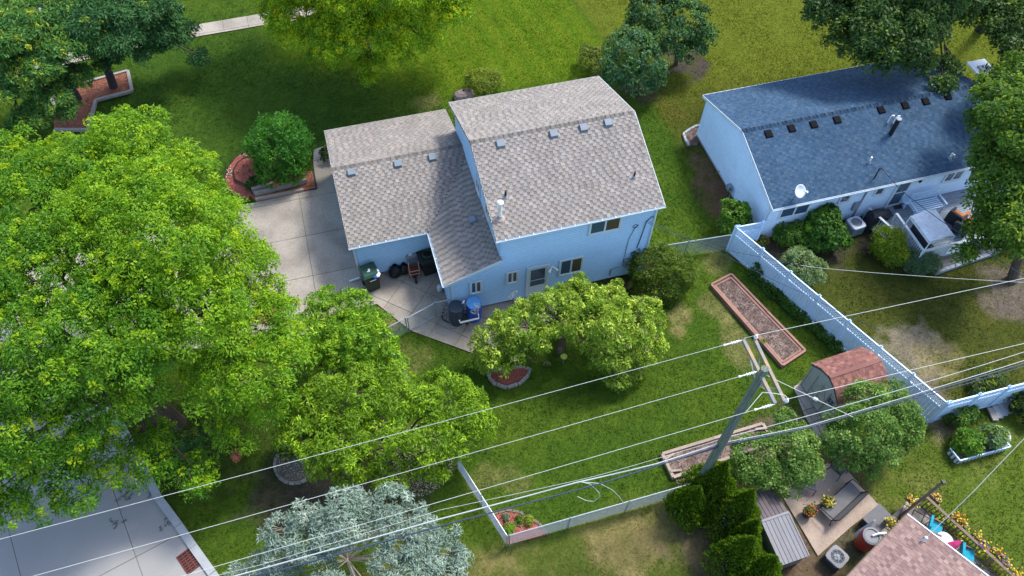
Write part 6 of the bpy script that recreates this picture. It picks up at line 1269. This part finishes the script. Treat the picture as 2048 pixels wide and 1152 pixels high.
tree('honey_locust', 'bright yellow-green tree hanging down from the top edge over the front lawn', (735, 118), [(600, 40, 5, 1.9), (700, 60, 5.5, 2.1), (800, 50, 5.5, 2.1), (880, 20, 5, 1.6), (735, 125, 3.6, .8), (660, 95, 4, 1.1), (790, 110, 4, 1.0), (560, 10, 4.5, 1.3), (915, 5, 4.5, 1.1), (700, -60, 8, 3), (820, -60, 8, 3), (600, -70, 7, 2.4), (900, -70, 6.5, 2.2), (740, 155, 3.0, .4), (855, 80, 4.5, .9), (640, -220, 9, 2.8), (800, -230, 9.5, 2.8), (500, -120, 7, 1.9)], .28, 'bark', seed=13, tipp=.3, tipz=(2.5, 5), **{**LOC, 'tip': (.28, .36, .008), 'tipd': 1.9, 'densk': 1.25, 'gain': 2.1, 'cols': ((.060, .135, .008), (.140, .225, .008)), 'tipc': ((.36, .46, .010), (.50, .54, .012))})  # highest lobes, out of view, added to deepen the shadow on the lawn
PIN = dict(m='needle', gain=1.8, cols=((.020, .062, .022), (.035, .095, .026)), tip=(.13, .19, .022), ll=.22, lw=.05, sr=.36, nl=60, dens=5.6, f=.34, droop=.3, jit=.7, up=1.0, low=-.2)
tree('pine_tree', 'dark pine tree rising from the right end of the mulch bed', (229, 176), [(300, 40, 4.2, 1.7), (225, 70, 5, 1.5), (330, 75, 3.4, .9), (270, 95, 3.6, .9), (250, 10, 5.5, 2), (215, 115, 3.2, .7), (360, 60, 2.8, .8), (180, 30, 6, 1.4), (395, 112, 1.8, .6)], .22, 'darkbark', seed=21, tipp=.06, fork=.8, **PIN)
tree('pine_tree', 'broad pine tree with yellow-green needle clusters in the top left corner', (158, 200), [(120, 75, 5.5, 1.6), (60, 125, 5, 1.6), (150, 150, 3.6, .8), (100, 190, 3.5, 1.0), (60, 230, 3, .8), (15, 165, 4.5, 1.3), (40, 40, 6, 2), (140, 15, 6, 1.3), (-20, 100, 5, 2), (175, 95, 4.2, .8), (130, 215, 2.8, .5), (10, 60, 6.5, 1.6), (30, 240, 2.4, .5)], .20, 'darkbark', seed=22, tipd=2.0, tipc=((.30, .42, .03), (.40, .46, .04)), tipp=.2, fork=.8, **{**PIN, 'cols': ((.028, .085, .022), (.055, .13, .024))})
DKT = dict(gain=1.8, cols=((.022, .060, .020), (.036, .092, .022)), tip=(.07, .14, .02), ll=.15, lw=.08, sr=.34, nl=40, dens=4.2, tipp=.12, m='darkleaf')
tree('round_tree', 'dense dark green rounded tree furthest behind the blue house', (1352, 128), [(1310, 25, 3.4, 1.5), (1370, 45, 3.2, 1.5), (1400, 70, 2.6, .9), (1290, 55, 3, 1.0), (1340, 75, 2.8, 1.3), (1385, 95, 2.0, .9), (1330, -20, 3.6, 1.4)], .12, 'bark', seed=31, f=.8, **DKT)
tree('round_tree', 'dark blue-green leafy tree just behind the right end of the blue house roof', (1272, 178), [(1262, 95, 3.0, 1.3), (1235, 130, 2.6, .9), (1290, 120, 2.6, 1.1), (1270, 160, 1.8, .9), (1300, 150, 1.8, .8), (1222, 150, 2.0, .5)], .10, 'bark', seed=32, f=.8, **{**DKT, 'cols': ((.028, .075, .026), (.045, .105, .034))})
shrub('pale yellow-green bush at the left of the dark tree cluster behind the blue house', (1190, 150), [(1180, 118, 1.0, .65), (1200, 105, 1.2, .5), (1175, 100, 1.0, .4), (1195, 140, .7, .5)], cols=((.09, .13, .02), (.14, .19, .03)), tip=(.2, .24, .05), ll=.10, lw=.05, sr=.22, nl=30, dens=9, seed=33)
shrub('spiky yellow-green shrub behind the blue house next to a boulder', (967, 178), [(965, 165, .6, .85), (950, 160, .7, .5), (985, 160, .7, .5)], cols=((.12, .17, .02), (.18, .23, .03)), tip=(.25, .28, .05), ll=.18, lw=.03, sr=.28, nl=30, dens=8, seed=34, droop=-.6)
RT = dict(bump=7, cols=((.028, .062, .016), (.048, .10, .018)), tip=(.11, .18, .02), ll=.17, lw=.075, sr=.45, nl=38, dens=2.6, tipp=.16, m='darkleaf', hidden=.55, densk=1.55, gain=1.5)
tree('maple_tree', 'tall dark maple tree hanging over the far slope of the dark roof', (1835, 75), [(1665, 25, 6.2, 1.5), (1740, 50, 6.5, 1.8), (1700, 85, 5.6, 1.0), (1800, 80, 6.2, 1.5), (1790, 125, 5.2, .8), (1845, 120, 5.4, .7), (1735, 115, 5.2, .7), (1845, 30, 7, 1.7), (1640, -30, 7, 1.8), (1760, -30, 7.5, 2.2), (1880, -40, 8, 2.4), (1900, 130, 4.5, .5), (1890, 165, 4.4, .35)], .30, 'darkbark', seed=41, **RT)
tree('maple_tree', 'dark tree behind the far end of the dark roof with lawn showing through gaps', (1960, 60), [(1975, 20, 6, 1.3), (2040, 30, 6.5, 1.8), (2030, 90, 5.8, 1.2), (1925, 20, 6.5, .8), (2070, -30, 7, 2.2), (2000, 155, 4.6, .7), (1940, -40, 7, 1.6)], .26, 'darkbark', seed=42, **RT)
tree('maple_tree', 'large green tree overhanging the deck along the right frame edge', (2022, 560), [(2025, 210, 6.5, 1.6), (2000, 300, 6, 1.3), (1985, 370, 5.5, 1.0), (2035, 330, 6, 1.6), (1995, 440, 4.2, 1.0), (2040, 440, 5, 1.5), (1955, 465, 3.2, .75), (2010, 480, 3.2, .8), (2060, 250, 7.5, 1.8), (1960, 240, 5.4, .5), (1935, 500, 2.6, .45), (2050, 150, 6, 1.4), (1960, 400, 4.2, .7), (1975, 170, 5.6, .6)], .24, 'bark', seed=43, twig=8, **{**RT, 'cols': ((.042, .095, .014), (.072, .145, .016)), 'tip': (.17, .25, .02), 'tipp': .3, 'm': 'leaf', 'dens': 2.7})
shrub('round bright green bush with upright shoots between the driveway and front lawn', (568, 366), [(560, 293, 2.1, 1.3, .95), (560, 332, .95, 1.15, .7), (525, 295, 1.5, .7), (597, 295, 1.6, .7), (600, 332, .9, .5), (535, 262, 2.6, .35), (565, 250, 2.9, .3), (590, 262, 2.6, .35)], cols=((.026, .105, .014), (.048, .17, .020)), tip=(.13, .32, .03), tipp=.4, ll=.17, lw=.035, sr=.28, nl=30, dens=10, seed=51, droop=-2.2, gain=1.5, name='round_bush', cat='bush')
shrub('low leafy plant at the left end of the long planter', (505, 372), [(507, 365, .5, .4)], cols=((.02, .06, .012), (.04, .09, .015)), ll=.1, lw=.06, sr=.2, nl=24, dens=12, seed=52)
shrub('clipped dark shrub against the garage corner by the driveway', (662, 318), [(657, 306, .5, .5)], cols=((.02, .05, .015), (.03, .07, .02)), ll=.08, lw=.04, sr=.18, nl=30, dens=14, seed=53)
WEP = dict(bump=5, cols=((.080, .145, .015), (.150, .215, .025)), tip=(.34, .42, .07), tipp=.27, gain=2.0, ll=.14, lw=.042, sr=.28, nl=42, dens=4.6, droop=1.0, jit=.75, low=-.5)
tree('weeping_tree', 'wide umbrella-shaped twisted weeping tree with arching opening in front of the blue house', (1120, 700), [(1040, 655, 2.7, 1.05), (985, 685, 2.0, 1.05), (960, 715, 1.2, .65), (1020, 708, 1.6, .85), (1068, 665, 2.4, .9), (1105, 625, 3.0, 1.15), (1155, 600, 3.1, 1.15), (1205, 645, 3.1, 1.4), (1265, 640, 2.8, 1.2), (1290, 620, 2.4, .8), (1215, 695, 2.2, .95), (1270, 690, 1.9, .95), (1248, 738, 1.1, .65), (1145, 650, 2.9, .7), (1305, 650, 1.9, .7), (1200, 725, 1.4, .4), (1165, 575, 2.7, .65), (1225, 595, 2.7, .8), (1000, 650, 2.2, .6), (1080, 635, 2.6, .95), (1115, 600, 2.8, .75), (1302, 690, 1.6, .75), (1235, 755, .9, .5), (1060, 612, 2.4, .5)], .16, 'bark', seed=61, fork=.55, f=.7, **WEP)
# curly twigs of the weeping tree
b = MB(); tw_ = random.Random(4)
for k in range(46):
    a = tw_.uniform(0, 1); px = 940+a*380; py = 740+tw_.uniform(-30, 14)-30*math.sin(a*3.1) if k % 2 else tw_.uniform(590, 720); z = tw_.uniform(.9, 1.6) if k % 2 else tw_.uniform(2.8, 3.6); p = G(px, py, z); P = []; ph = tw_.uniform(0, 6)
    for j in range(12): P.append(p+Vector((.09*math.sin(ph+j*.9)+j*.02*math.cos(ph), .09*math.cos(ph*1.3+j*.8), -.03*j if k % 2 else .02*j)))
    b.tube(P, .008, 4, cap=False)
wt = [o for o in COL.objects if o.name == 'weeping_tree'][0]; b.build('curly_twigs', M['twig'], wt)
hl = [o for o in COL.objects if o.name.startswith('honey_locust')]
foliage('dead_leaves', M['leaf'], hl[1], lob([(528, 628, 6.9, .35), (540, 624, 6.8, .2)]), dens=30, nl=14, sr=.16, ll=.1, lw=.05, cols=((.35, .13, .07), (.45, .2, .12)), tipp=0, seed=7, gain=1.0)
foliage('dead_leaves', M['leaf'], hl[1], lob([(474, 908, 3.6, .2)]), dens=50, nl=14, sr=.14, ll=.1, lw=.05, cols=((.35, .13, .07), (.45, .2, .12)), tipp=0, seed=8, gain=1.0)
shrub('loose dark yellow-green bush at the right corner of the blue house', (1320, 585), [(1305, 530, 1.2, 1.15, .9), (1345, 545, 1.0, 1.1, .9), (1330, 570, .6, .9), (1365, 540, .8, .7), (1300, 575, .6, .8)], cols=((.055, .10, .012), (.095, .155, .016)), tip=(.15, .21, .02), ll=.15, lw=.03, sr=.28, nl=44, dens=8, seed=62, droop=-.2, name='round_bush', cat='bush')
CHE = dict(bump=7, hidden=.65, tipd=1.2, tipc=((.17, .34, .02), (.26, .42, .03)), tipk=dict(ll=.14, lw=.035, nl=16), cols=((.060, .150, .010), (.115, .230, .014)), tip=(.24, .38, .018), tipp=.34, gain=1.6, ll=.17, lw=.042, sr=.28, nl=34, dens=4.4, droop=.5, jit=.6)
tree('cherry_tree', 'bright green leafy tree touching the patio edge behind the gravel patch', (668, 765), [(650, 615, 3.4, .95), (700, 625, 3.6, 1.1), (640, 665, 3.4, 1.1), (700, 680, 3.8, 1.3), (750, 690, 3.2, 1.0), (775, 715, 2.6, .7), (720, 730, 3, 1.0), (640, 715, 2.8, .7), (745, 640, 2.8, .6), (790, 735, 2.2, .5)], .12, 'bark', seed=63, **CHE)
tree('cherry_tree', 'wide spreading yellow-green tree between the overhead wires and the chain-link fence', (812, 905), [(640, 810, 3.6, 1.0), (700, 800, 4, 1.3), (780, 790, 4, 1.3), (850, 790, 3.4, 1.0), (900, 800, 3.6, 1.3), (935, 830, 3.2, 1.1), (620, 870, 3.2, 1.2), (690, 880, 3.6, 1.3), (770, 870, 3.8, 1.1), (880, 870, 3.2, 1.2), (700, 940, 2.5, .9), (780, 950, 2.2, .8), (930, 880, 2.6, .8), (860, 935, 2.0, .7), (640, 920, 2.4, .7), (960, 835, 2.6, .5), (590, 850, 3.0, .7), (660, 760, 3.2, .7)], .15, 'bark', seed=64, **{**CHE, 'cols': ((.080, .155, .010), (.130, .225, .014))})
shrub('dark green small tree growing out of the round gravel bed', (594, 920), [(580, 880, 1.2, .7), (612, 885, 1.0, .5)], cols=((.03, .07, .012), (.05, .10, .015)), ll=.13, lw=.06, sr=.3, nl=30, dens=6, seed=65)
STR = dict(gain=1.9, cols=((.050, .105, .018), (.090, .160, .032)), tip=(.17, .25, .06), tipp=.3, ll=.11, lw=.05, sr=.26, nl=38, dens=9.0, f=.8)
tree('small_tree', 'rounded grey-green tree in front of the garden shed', (1725, 935), [(1735, 800, 2.6, .85), (1785, 790, 2.4, .7), (1790, 840, 2.4, 1.1), (1735, 850, 2.6, 1.1), (1690, 870, 2.2, .9), (1760, 885, 2.0, 1.0), (1700, 910, 1.6, .7), (1815, 860, 2.0, .7), (1735, 920, 1.2, .7), (1665, 890, 1.8, .5)], .10, 'bark', seed=66, **STR)
tree('small_tree', 'two-lobed grey-green tree between the utility pole and the pink patio', (1552, 965), [(1580, 845, 2.4, .6), (1590, 890, 2.4, .95), (1600, 930, 2.0, .85), (1530, 905, 2.2, .8), (1495, 905, 2.0, .7), (1520, 935, 1.8, .85), (1565, 955, 1.6, .8), (1490, 935, 1.4, .55), (1545, 870, 2.0, .4)], .09, 'bark', seed=67, **STR)
# arborvitae
def arbor(tip, h, r, label, seed):
    T = G(*tip, h); base = Vector((T.x, T.y, 0)); t = thing('arborvitae', label, 'arborvitae', base, 'arborvitae hedge beside the grey storage box'); rng = np.random.default_rng(seed); n = 15000
    z = rng.uniform(.05, 1, n)**.85; th = rng.uniform(0, 2*math.pi, n); env = r*np.minimum(1, (1-z)*1.15+.03)**1.0*np.minimum(1, .6+z*2.2)*(1+.10*np.sin(th*3+z*5+seed)+.07*np.sin(th*7+z*17+seed)+.05*np.sin(th*13-z*31)); k = rng.uniform(.84, 1.06, n)
    env = env*1.22; c = np.stack([base.x+np.cos(th)*env*k, base.y+np.sin(th)*env*k, z*h], -1); out = np.stack([np.cos(th), np.sin(th), np.full(n, .35)], -1); ax = unit(np.array([0, 0, 1.0])+out*.55+rng.normal(0, .35, (n, 3))); nr = unit(out+rng.normal(0, .5, (n, 3))); sd_ = unit(np.cross(nr, ax)); l = rng.uniform(.09, .18, (n, 1)); w = l*.42
    V = np.stack([c-ax*l/2, c-sd_*w/2, c+ax*l/2, c+sd_*w/2], 1).reshape(-1, 3); tf = rng.uniform(0, 1, (n, 1)); C = np.array((.085, .18, .016))*(1-tf)+np.array((.155, .285, .02))*tf
    ys = (rng.uniform(0, 1, n) < .10); C[ys] = (.27, .36, .02); rawmesh('foliage', V, 4, C, M['needle'], t); b = MB(); b.tube([base, base+Vector((0, 0, h*.85))], [.07, .02], 6); b.lathe(base, [(r*.5, .1), (r*.62, h*.2), (r*.38, h*.5), (.03, h*.9)], 10); b.build('trunk', M['darkbark'], t)
arbor((1454, 925), 4.0, .95, 'tallest arborvitae nearest the utility pole foot', 1); arbor((1400, 975), 2.9, .72, 'short arborvitae directly at the utility pole foot', 6); arbor((1507, 981), 4.0, .95, 'arborvitae second from the pole, left of the dark roof slope', 2); arbor((1517, 1040), 3.4, .72, 'slim arborvitae beside the light roof slope', 3); arbor((1509, 1076), 3.7, .92, 'arborvitae fourth from the pole in the hedge', 4); arbor((1552, 1115), 3.4, .85, 'arborvitae at the bottom frame edge', 5)
# blue spruce
sb = (712, 1165); spt = thing('blue_spruce', 'pale blue spruce with bare open centre under the overhead cables', 'spruce', G(*sb))
SPL = lob([(565, 1060, 3.4, .62), (610, 1032, 3.8, .55), (655, 1050, 4.2, .55), (692, 1000, 4.2, .55), (680, 1035, 4.5, .55), (735, 1022, 4.0, .42), (782, 1008, 4.0, .62), (822, 1035, 3.8, .62), (775, 1050, 4.4, .5), (848, 1062, 3.8, .6), (886, 1092, 3.4, .6), (912, 1118, 2.9, .45), (838, 1100, 4.1, .6), (605, 1088, 4.0, .6), (560, 1112, 3.1, .55), (655, 1088, 4.5, .45), (690, 1066, 4.9, .4), (800, 1088, 4.5, .5), (826, 1142, 4.0, .62), (893, 1150, 3.1, .6), (632, 1128, 4, .55), (575, 1150, 3.0, .6), (515, 1140, 2.2, .5), (770, 1125, 4.2, .4), (475, 1148, 1.6, .4), (710, 1225, 4.5, 1.0), (790, 1200, 4.5, .8), (640, 1190, 4, .8), (740, 1065, 4.6, .3), (858, 1130, 3.6, .5)], .55)
foliage('crown', M['needle'], spt, SPL, dens=7.5, nl=56, sr=.27, ll=.17, lw=.030, cols=((.19, .28, .23), (.28, .38, .32)), tip=(.46, .56, .49), tipp=.35, seed=71, droop=-.2, jit=.55, up=.7, low=-.35, hidden=.6, gain=1.0, densk=.8)
limbs(spt, G(*sb), SPL, .085, M['palebark'], seed=5, fork=.62, twig=10)
# neighbour shrubs
shrub('bright green small tree beside the white gable wall and fence corner', (1472, 452), [(1470, 425, 1.4, .72), (1462, 445, .9, .6), (1485, 435, 1.0, .45)], cols=((.06, .14, .015), (.10, .21, .02)), tip=(.16, .30, .03), ll=.12, lw=.06, sr=.24, nl=30, dens=11, seed=81)
shrub('round clipped green bush below the wide window of the white house', (1582, 488), [(1580, 465, .8, .78), (1570, 472, .6, .5)], cols=((.045, .115, .015), (.08, .17, .02)), tip=(.12, .24, .03), ll=.08, lw=.045, sr=.2, nl=34, dens=15, seed=82)
shrub('tall dark green leafy bush right of the round bush', (1655, 498), [(1650, 448, 1.4, .85), (1665, 470, 1.0, .75), (1635, 478, .8, .6), (1655, 425, 1.8, .5)], cols=((.030, .085, .012), (.055, .14, .016)), tip=(.09, .22, .02), ll=.16, lw=.10, sr=.28, nl=28, dens=10, seed=83)
shrub('pale grey-green lilac bush behind the lattice fence', (1612, 560), [(1600, 525, .9, .75), (1620, 545, .8, .65), (1595, 510, .8, .5), (1635, 530, .7, .4)], cols=((.10, .165, .06), (.16, .23, .10)), tip=(.24, .32, .16), ll=.10, lw=.05, sr=.22, nl=34, dens=12, seed=84)
shrub('yellow-green feathery bush at the deck stairs', (1785, 525), [(1780, 480, 1.2, .7), (1790, 505, .8, .65), (1765, 495, .8, .5)], cols=((.10, .17, .012), (.16, .24, .016)), tip=(.24, .31, .02), ll=.18, lw=.03, sr=.30, nl=40, dens=9, seed=85, droop=.2)
shrub('blue-green bush at the near corner of the neighbour deck', (1845, 550), [(1842, 520, .8, .68), (1830, 530, .6, .5), (1862, 525, .6, .5)], cols=((.055, .115, .05), (.085, .16, .075)), tip=(.13, .2, .1), ll=.07, lw=.03, sr=.2, nl=44, dens=14, seed=86)
shrub('small reddish yellow plant behind the short lattice fence', (1525, 492), [(1522, 482, .4, .38)], cols=((.13, .14, .03), (.2, .16, .04)), ll=.08, lw=.04, sr=.16, nl=24, dens=20, seed=87)
shrub('low green plant against the fence near the lilac bush', (1560, 470), [(1562, 462, .5, .3)], cols=((.05, .1, .02), (.08, .15, .02)), ll=.08, lw=.04, sr=.16, nl=24, dens=20, seed=88)
# weeds along fence
wd = thing('fence_weeds', 'leafy weeds growing along the foot of the long white fence', 'weeds', G(1530, 560), kind='stuff'); LW = []
for i in range(34):
    t = i/33; px = 1510+t*170+random.uniform(-4, 4); py = 545+t*150+random.uniform(-4, 6); LW.append((G(px-2, py+2, .12), random.uniform(.14, .32), random.uniform(.12, .35)))
foliage('leaves', M['leaf'], wd, LW, dens=18, nl=16, sr=.16, ll=.09, lw=.06, cols=((.03, .08, .012), (.05, .12, .015)), tip=(.08, .16, .02), tipp=.2, seed=89, low=-.2)
shrub('leafy vine climbing the white fence near its upper end', (1519, 548), [(1518, 538, .6, .25), (1512, 530, .9, .16)], cols=((.03, .08, .012), (.05, .12, .015)), ll=.09, lw=.06, sr=.16, nl=20, dens=20, seed=90, name='climbing_vine', cat='vine')
shrub('green shrub against the lower white fence right of its corner', (1925, 845), [(1922, 828, .6, .55), (1940, 822, .6, .45), (1900, 838, .4, .3)], cols=((.04, .10, .015), (.07, .15, .02)), tip=(.12, .22, .03), ll=.11, lw=.05, sr=.22, nl=26, dens=12, seed=91)
shrub('dark bushy plants beyond the white fence corner', (1965, 775), [(1970, 765, .4, .5), (1990, 758, .4, .45), (1955, 778, .3, .35)], cols=((.035, .075, .02), (.06, .11, .03)), ll=.12, lw=.04, sr=.22, nl=26, dens=12, seed=92)
shrub('dark hedge at the right edge below the white fence', (2040, 815), [(2048, 800, .6, .7), (2070, 815, .6, .8)], cols=((.02, .045, .012), (.035, .065, .015)), ll=.12, lw=.05, sr=.24, nl=30, dens=12, seed=93)
shrub('leafy green vegetables in the left half of the metal planter', (1938, 888), [(1940, 880, .7, .52), (1925, 893, .5, .35)], cols=((.06, .15, .015), (.10, .22, .02)), tip=(.15, .28, .03), ll=.13, lw=.06, sr=.22, nl=28, dens=14, seed=94, name='vegetable_plants', cat='vegetables')
shrub('leafy green vegetables under the pale net dome', (1988, 880), [(1990, 872, .7, .48)], cols=((.10, .19, .07), (.17, .26, .12)), ll=.14, lw=.08, sr=.22, nl=24, dens=12, seed=95, name='vegetable_plants', cat='vegetables')
p = G(2002, 868, .75); nd_ = thing('net_dome', 'pale translucent net dome over the right end of the metal planter', 'net cover', (p.x, p.y, .3)); b = MB()
for i in range(12):
    for j in range(2):
        th = i*math.pi/12; P = [Vector((p.x, p.y, .45))+Vector((.5*math.cos(f_)*math.cos(th), .5*math.cos(f_)*math.sin(th), .5*math.sin(f_))) for f_ in np.linspace(0, math.pi, 13)]
    b.tube(P, .008, 4, cap=False)
for f_ in np.linspace(.1, 1.4, 8): b.tube([Vector((p.x, p.y, .45))+Vector((.5*math.cos(f_)*math.cos(t), .5*math.cos(f_)*math.sin(t), .5*math.sin(f_))) for t in np.linspace(0, 2*math.pi, 25)], .008, 4, cap=False)
b.build('netting', M['white'], nd_, kind='stuff')
for (px, py, r, c1_, c2_, lb, sd_) in ((1018, 1060, .36, (.09, .19, .015), (.13, .26, .02), 'roundest bright green shrub in the red corner bed nearest the fence corner', 96), (1039, 1042, .26, (.06, .14, .02), (.09, .2, .03), 'small green shrub in the middle of the red corner bed', 97), (1058, 1044, .30, (.14, .2, .02), (.22, .28, .03), 'yellow-green shrub at the right of the red corner bed', 98), (1010, 1038, .24, (.10, .14, .09), (.15, .19, .13), 'grey-green plant at the left of the red corner bed', 99), (1056, 1030, .2, (.05, .12, .02), (.08, .16, .03), 'small dark plant at the top of the red corner bed', 100)):
    shrub(lb, (px, py), [(px, py-4, r*.6, r*.62)], cols=(c1_, c2_), tip=c2_, ll=.07, lw=.035, sr=.13, nl=26, dens=30, seed=sd_)
shrub('small leafy seedling in the long brown garden bed', (1526, 683), [(1526, 681, .2, .13)], cols=((.12, .2, .03), (.18, .28, .04)), ll=.08, lw=.03, sr=.1, nl=14, dens=20, seed=101)
shrub('dark green shrub low beside the street under the locust', (395, 880), [(398, 885, 1.0, .7), (380, 905, .6, .5), (412, 905, .5, .4)], cols=((.03, .085, .03), (.05, .12, .04)), ll=.12, lw=.05, sr=.26, nl=30, dens=9, seed=102)
# ================================================================== GRASS
rng = np.random.default_rng(77)
def grass(name, label, n, xr, yr, L0, seed):
    rng = np.random.default_rng(seed); X = rng.uniform(*xr, n); Y = rng.uniform(*yr, n)
    q = (np.stack([X, Y, np.zeros(n)], -1)-CP)@RM.T; u = 1024+F*q[:, 0]/q[:, 2]; v = 576-F*q[:, 1]/q[:, 2]; k = (q[:, 2] > 0) & (u > -90) & (u < 2140) & (v > -110) & (v < 1230)
    for bpoly in BLOCK: k &= sdf(bpoly, X, Y) > .03
    X = X[k]; Y = Y[k]; n = len(X); col = ground_col(X, Y); nb_ = 2
    # sparse where bare
    g = col[:, 1]/np.maximum(col[:, 0], 1e-3); kk = rng.uniform(0, 1, n) < np.clip((g-.72)*3, .06, 1); X = X[kk]; Y = Y[kk]; col = col[kk]; n = len(X)
    V = []; C = []
    for j in range(nb_):
        th = rng.uniform(0, 2*math.pi, n); h = rng.uniform(.5, 1.1, n)*L0; w = rng.uniform(.012, .024, n); d = np.stack([np.cos(th), np.sin(th), np.zeros(n)], -1); s = np.stack([-np.sin(th), np.cos(th), np.zeros(n)], -1); o = rng.normal(0, .03, (n, 2))
        b0 = np.stack([X+o[:, 0], Y+o[:, 1], np.full(n, -.05)], -1); V.append(np.stack([b0-s*w[:, None], b0+s*w[:, None], b0+d*(h*rng.uniform(.4, 1.1, n))[:, None]+np.array([0, 0, 1])*h[:, None]], 1)); C.append(col*rng.uniform(.9, 1.35, (n, 1))*(.72+.56*vnoise(X, Y, 7.0, 21)[:, None]))
    V = np.concatenate(V).reshape(-1, 3); C = np.concatenate(C); o = rawmesh(name, V, 3, C, M['blade']); tag(o, label, 'grass', kind='stuff')
grass('grass', 'short mown green grass covering the lawns round the houses', 420000, (-22, 48), (0, 56), .065, 78)
bpy.context.view_layer.update()

#print('TRIS', sum(len(o.data.polygons)*(2 if o.type=='MESH' and len(o.data.polygons) and o.data.polygons[0].loop_total==4 else 1) for o in scene.objects if o.type=='MESH'))
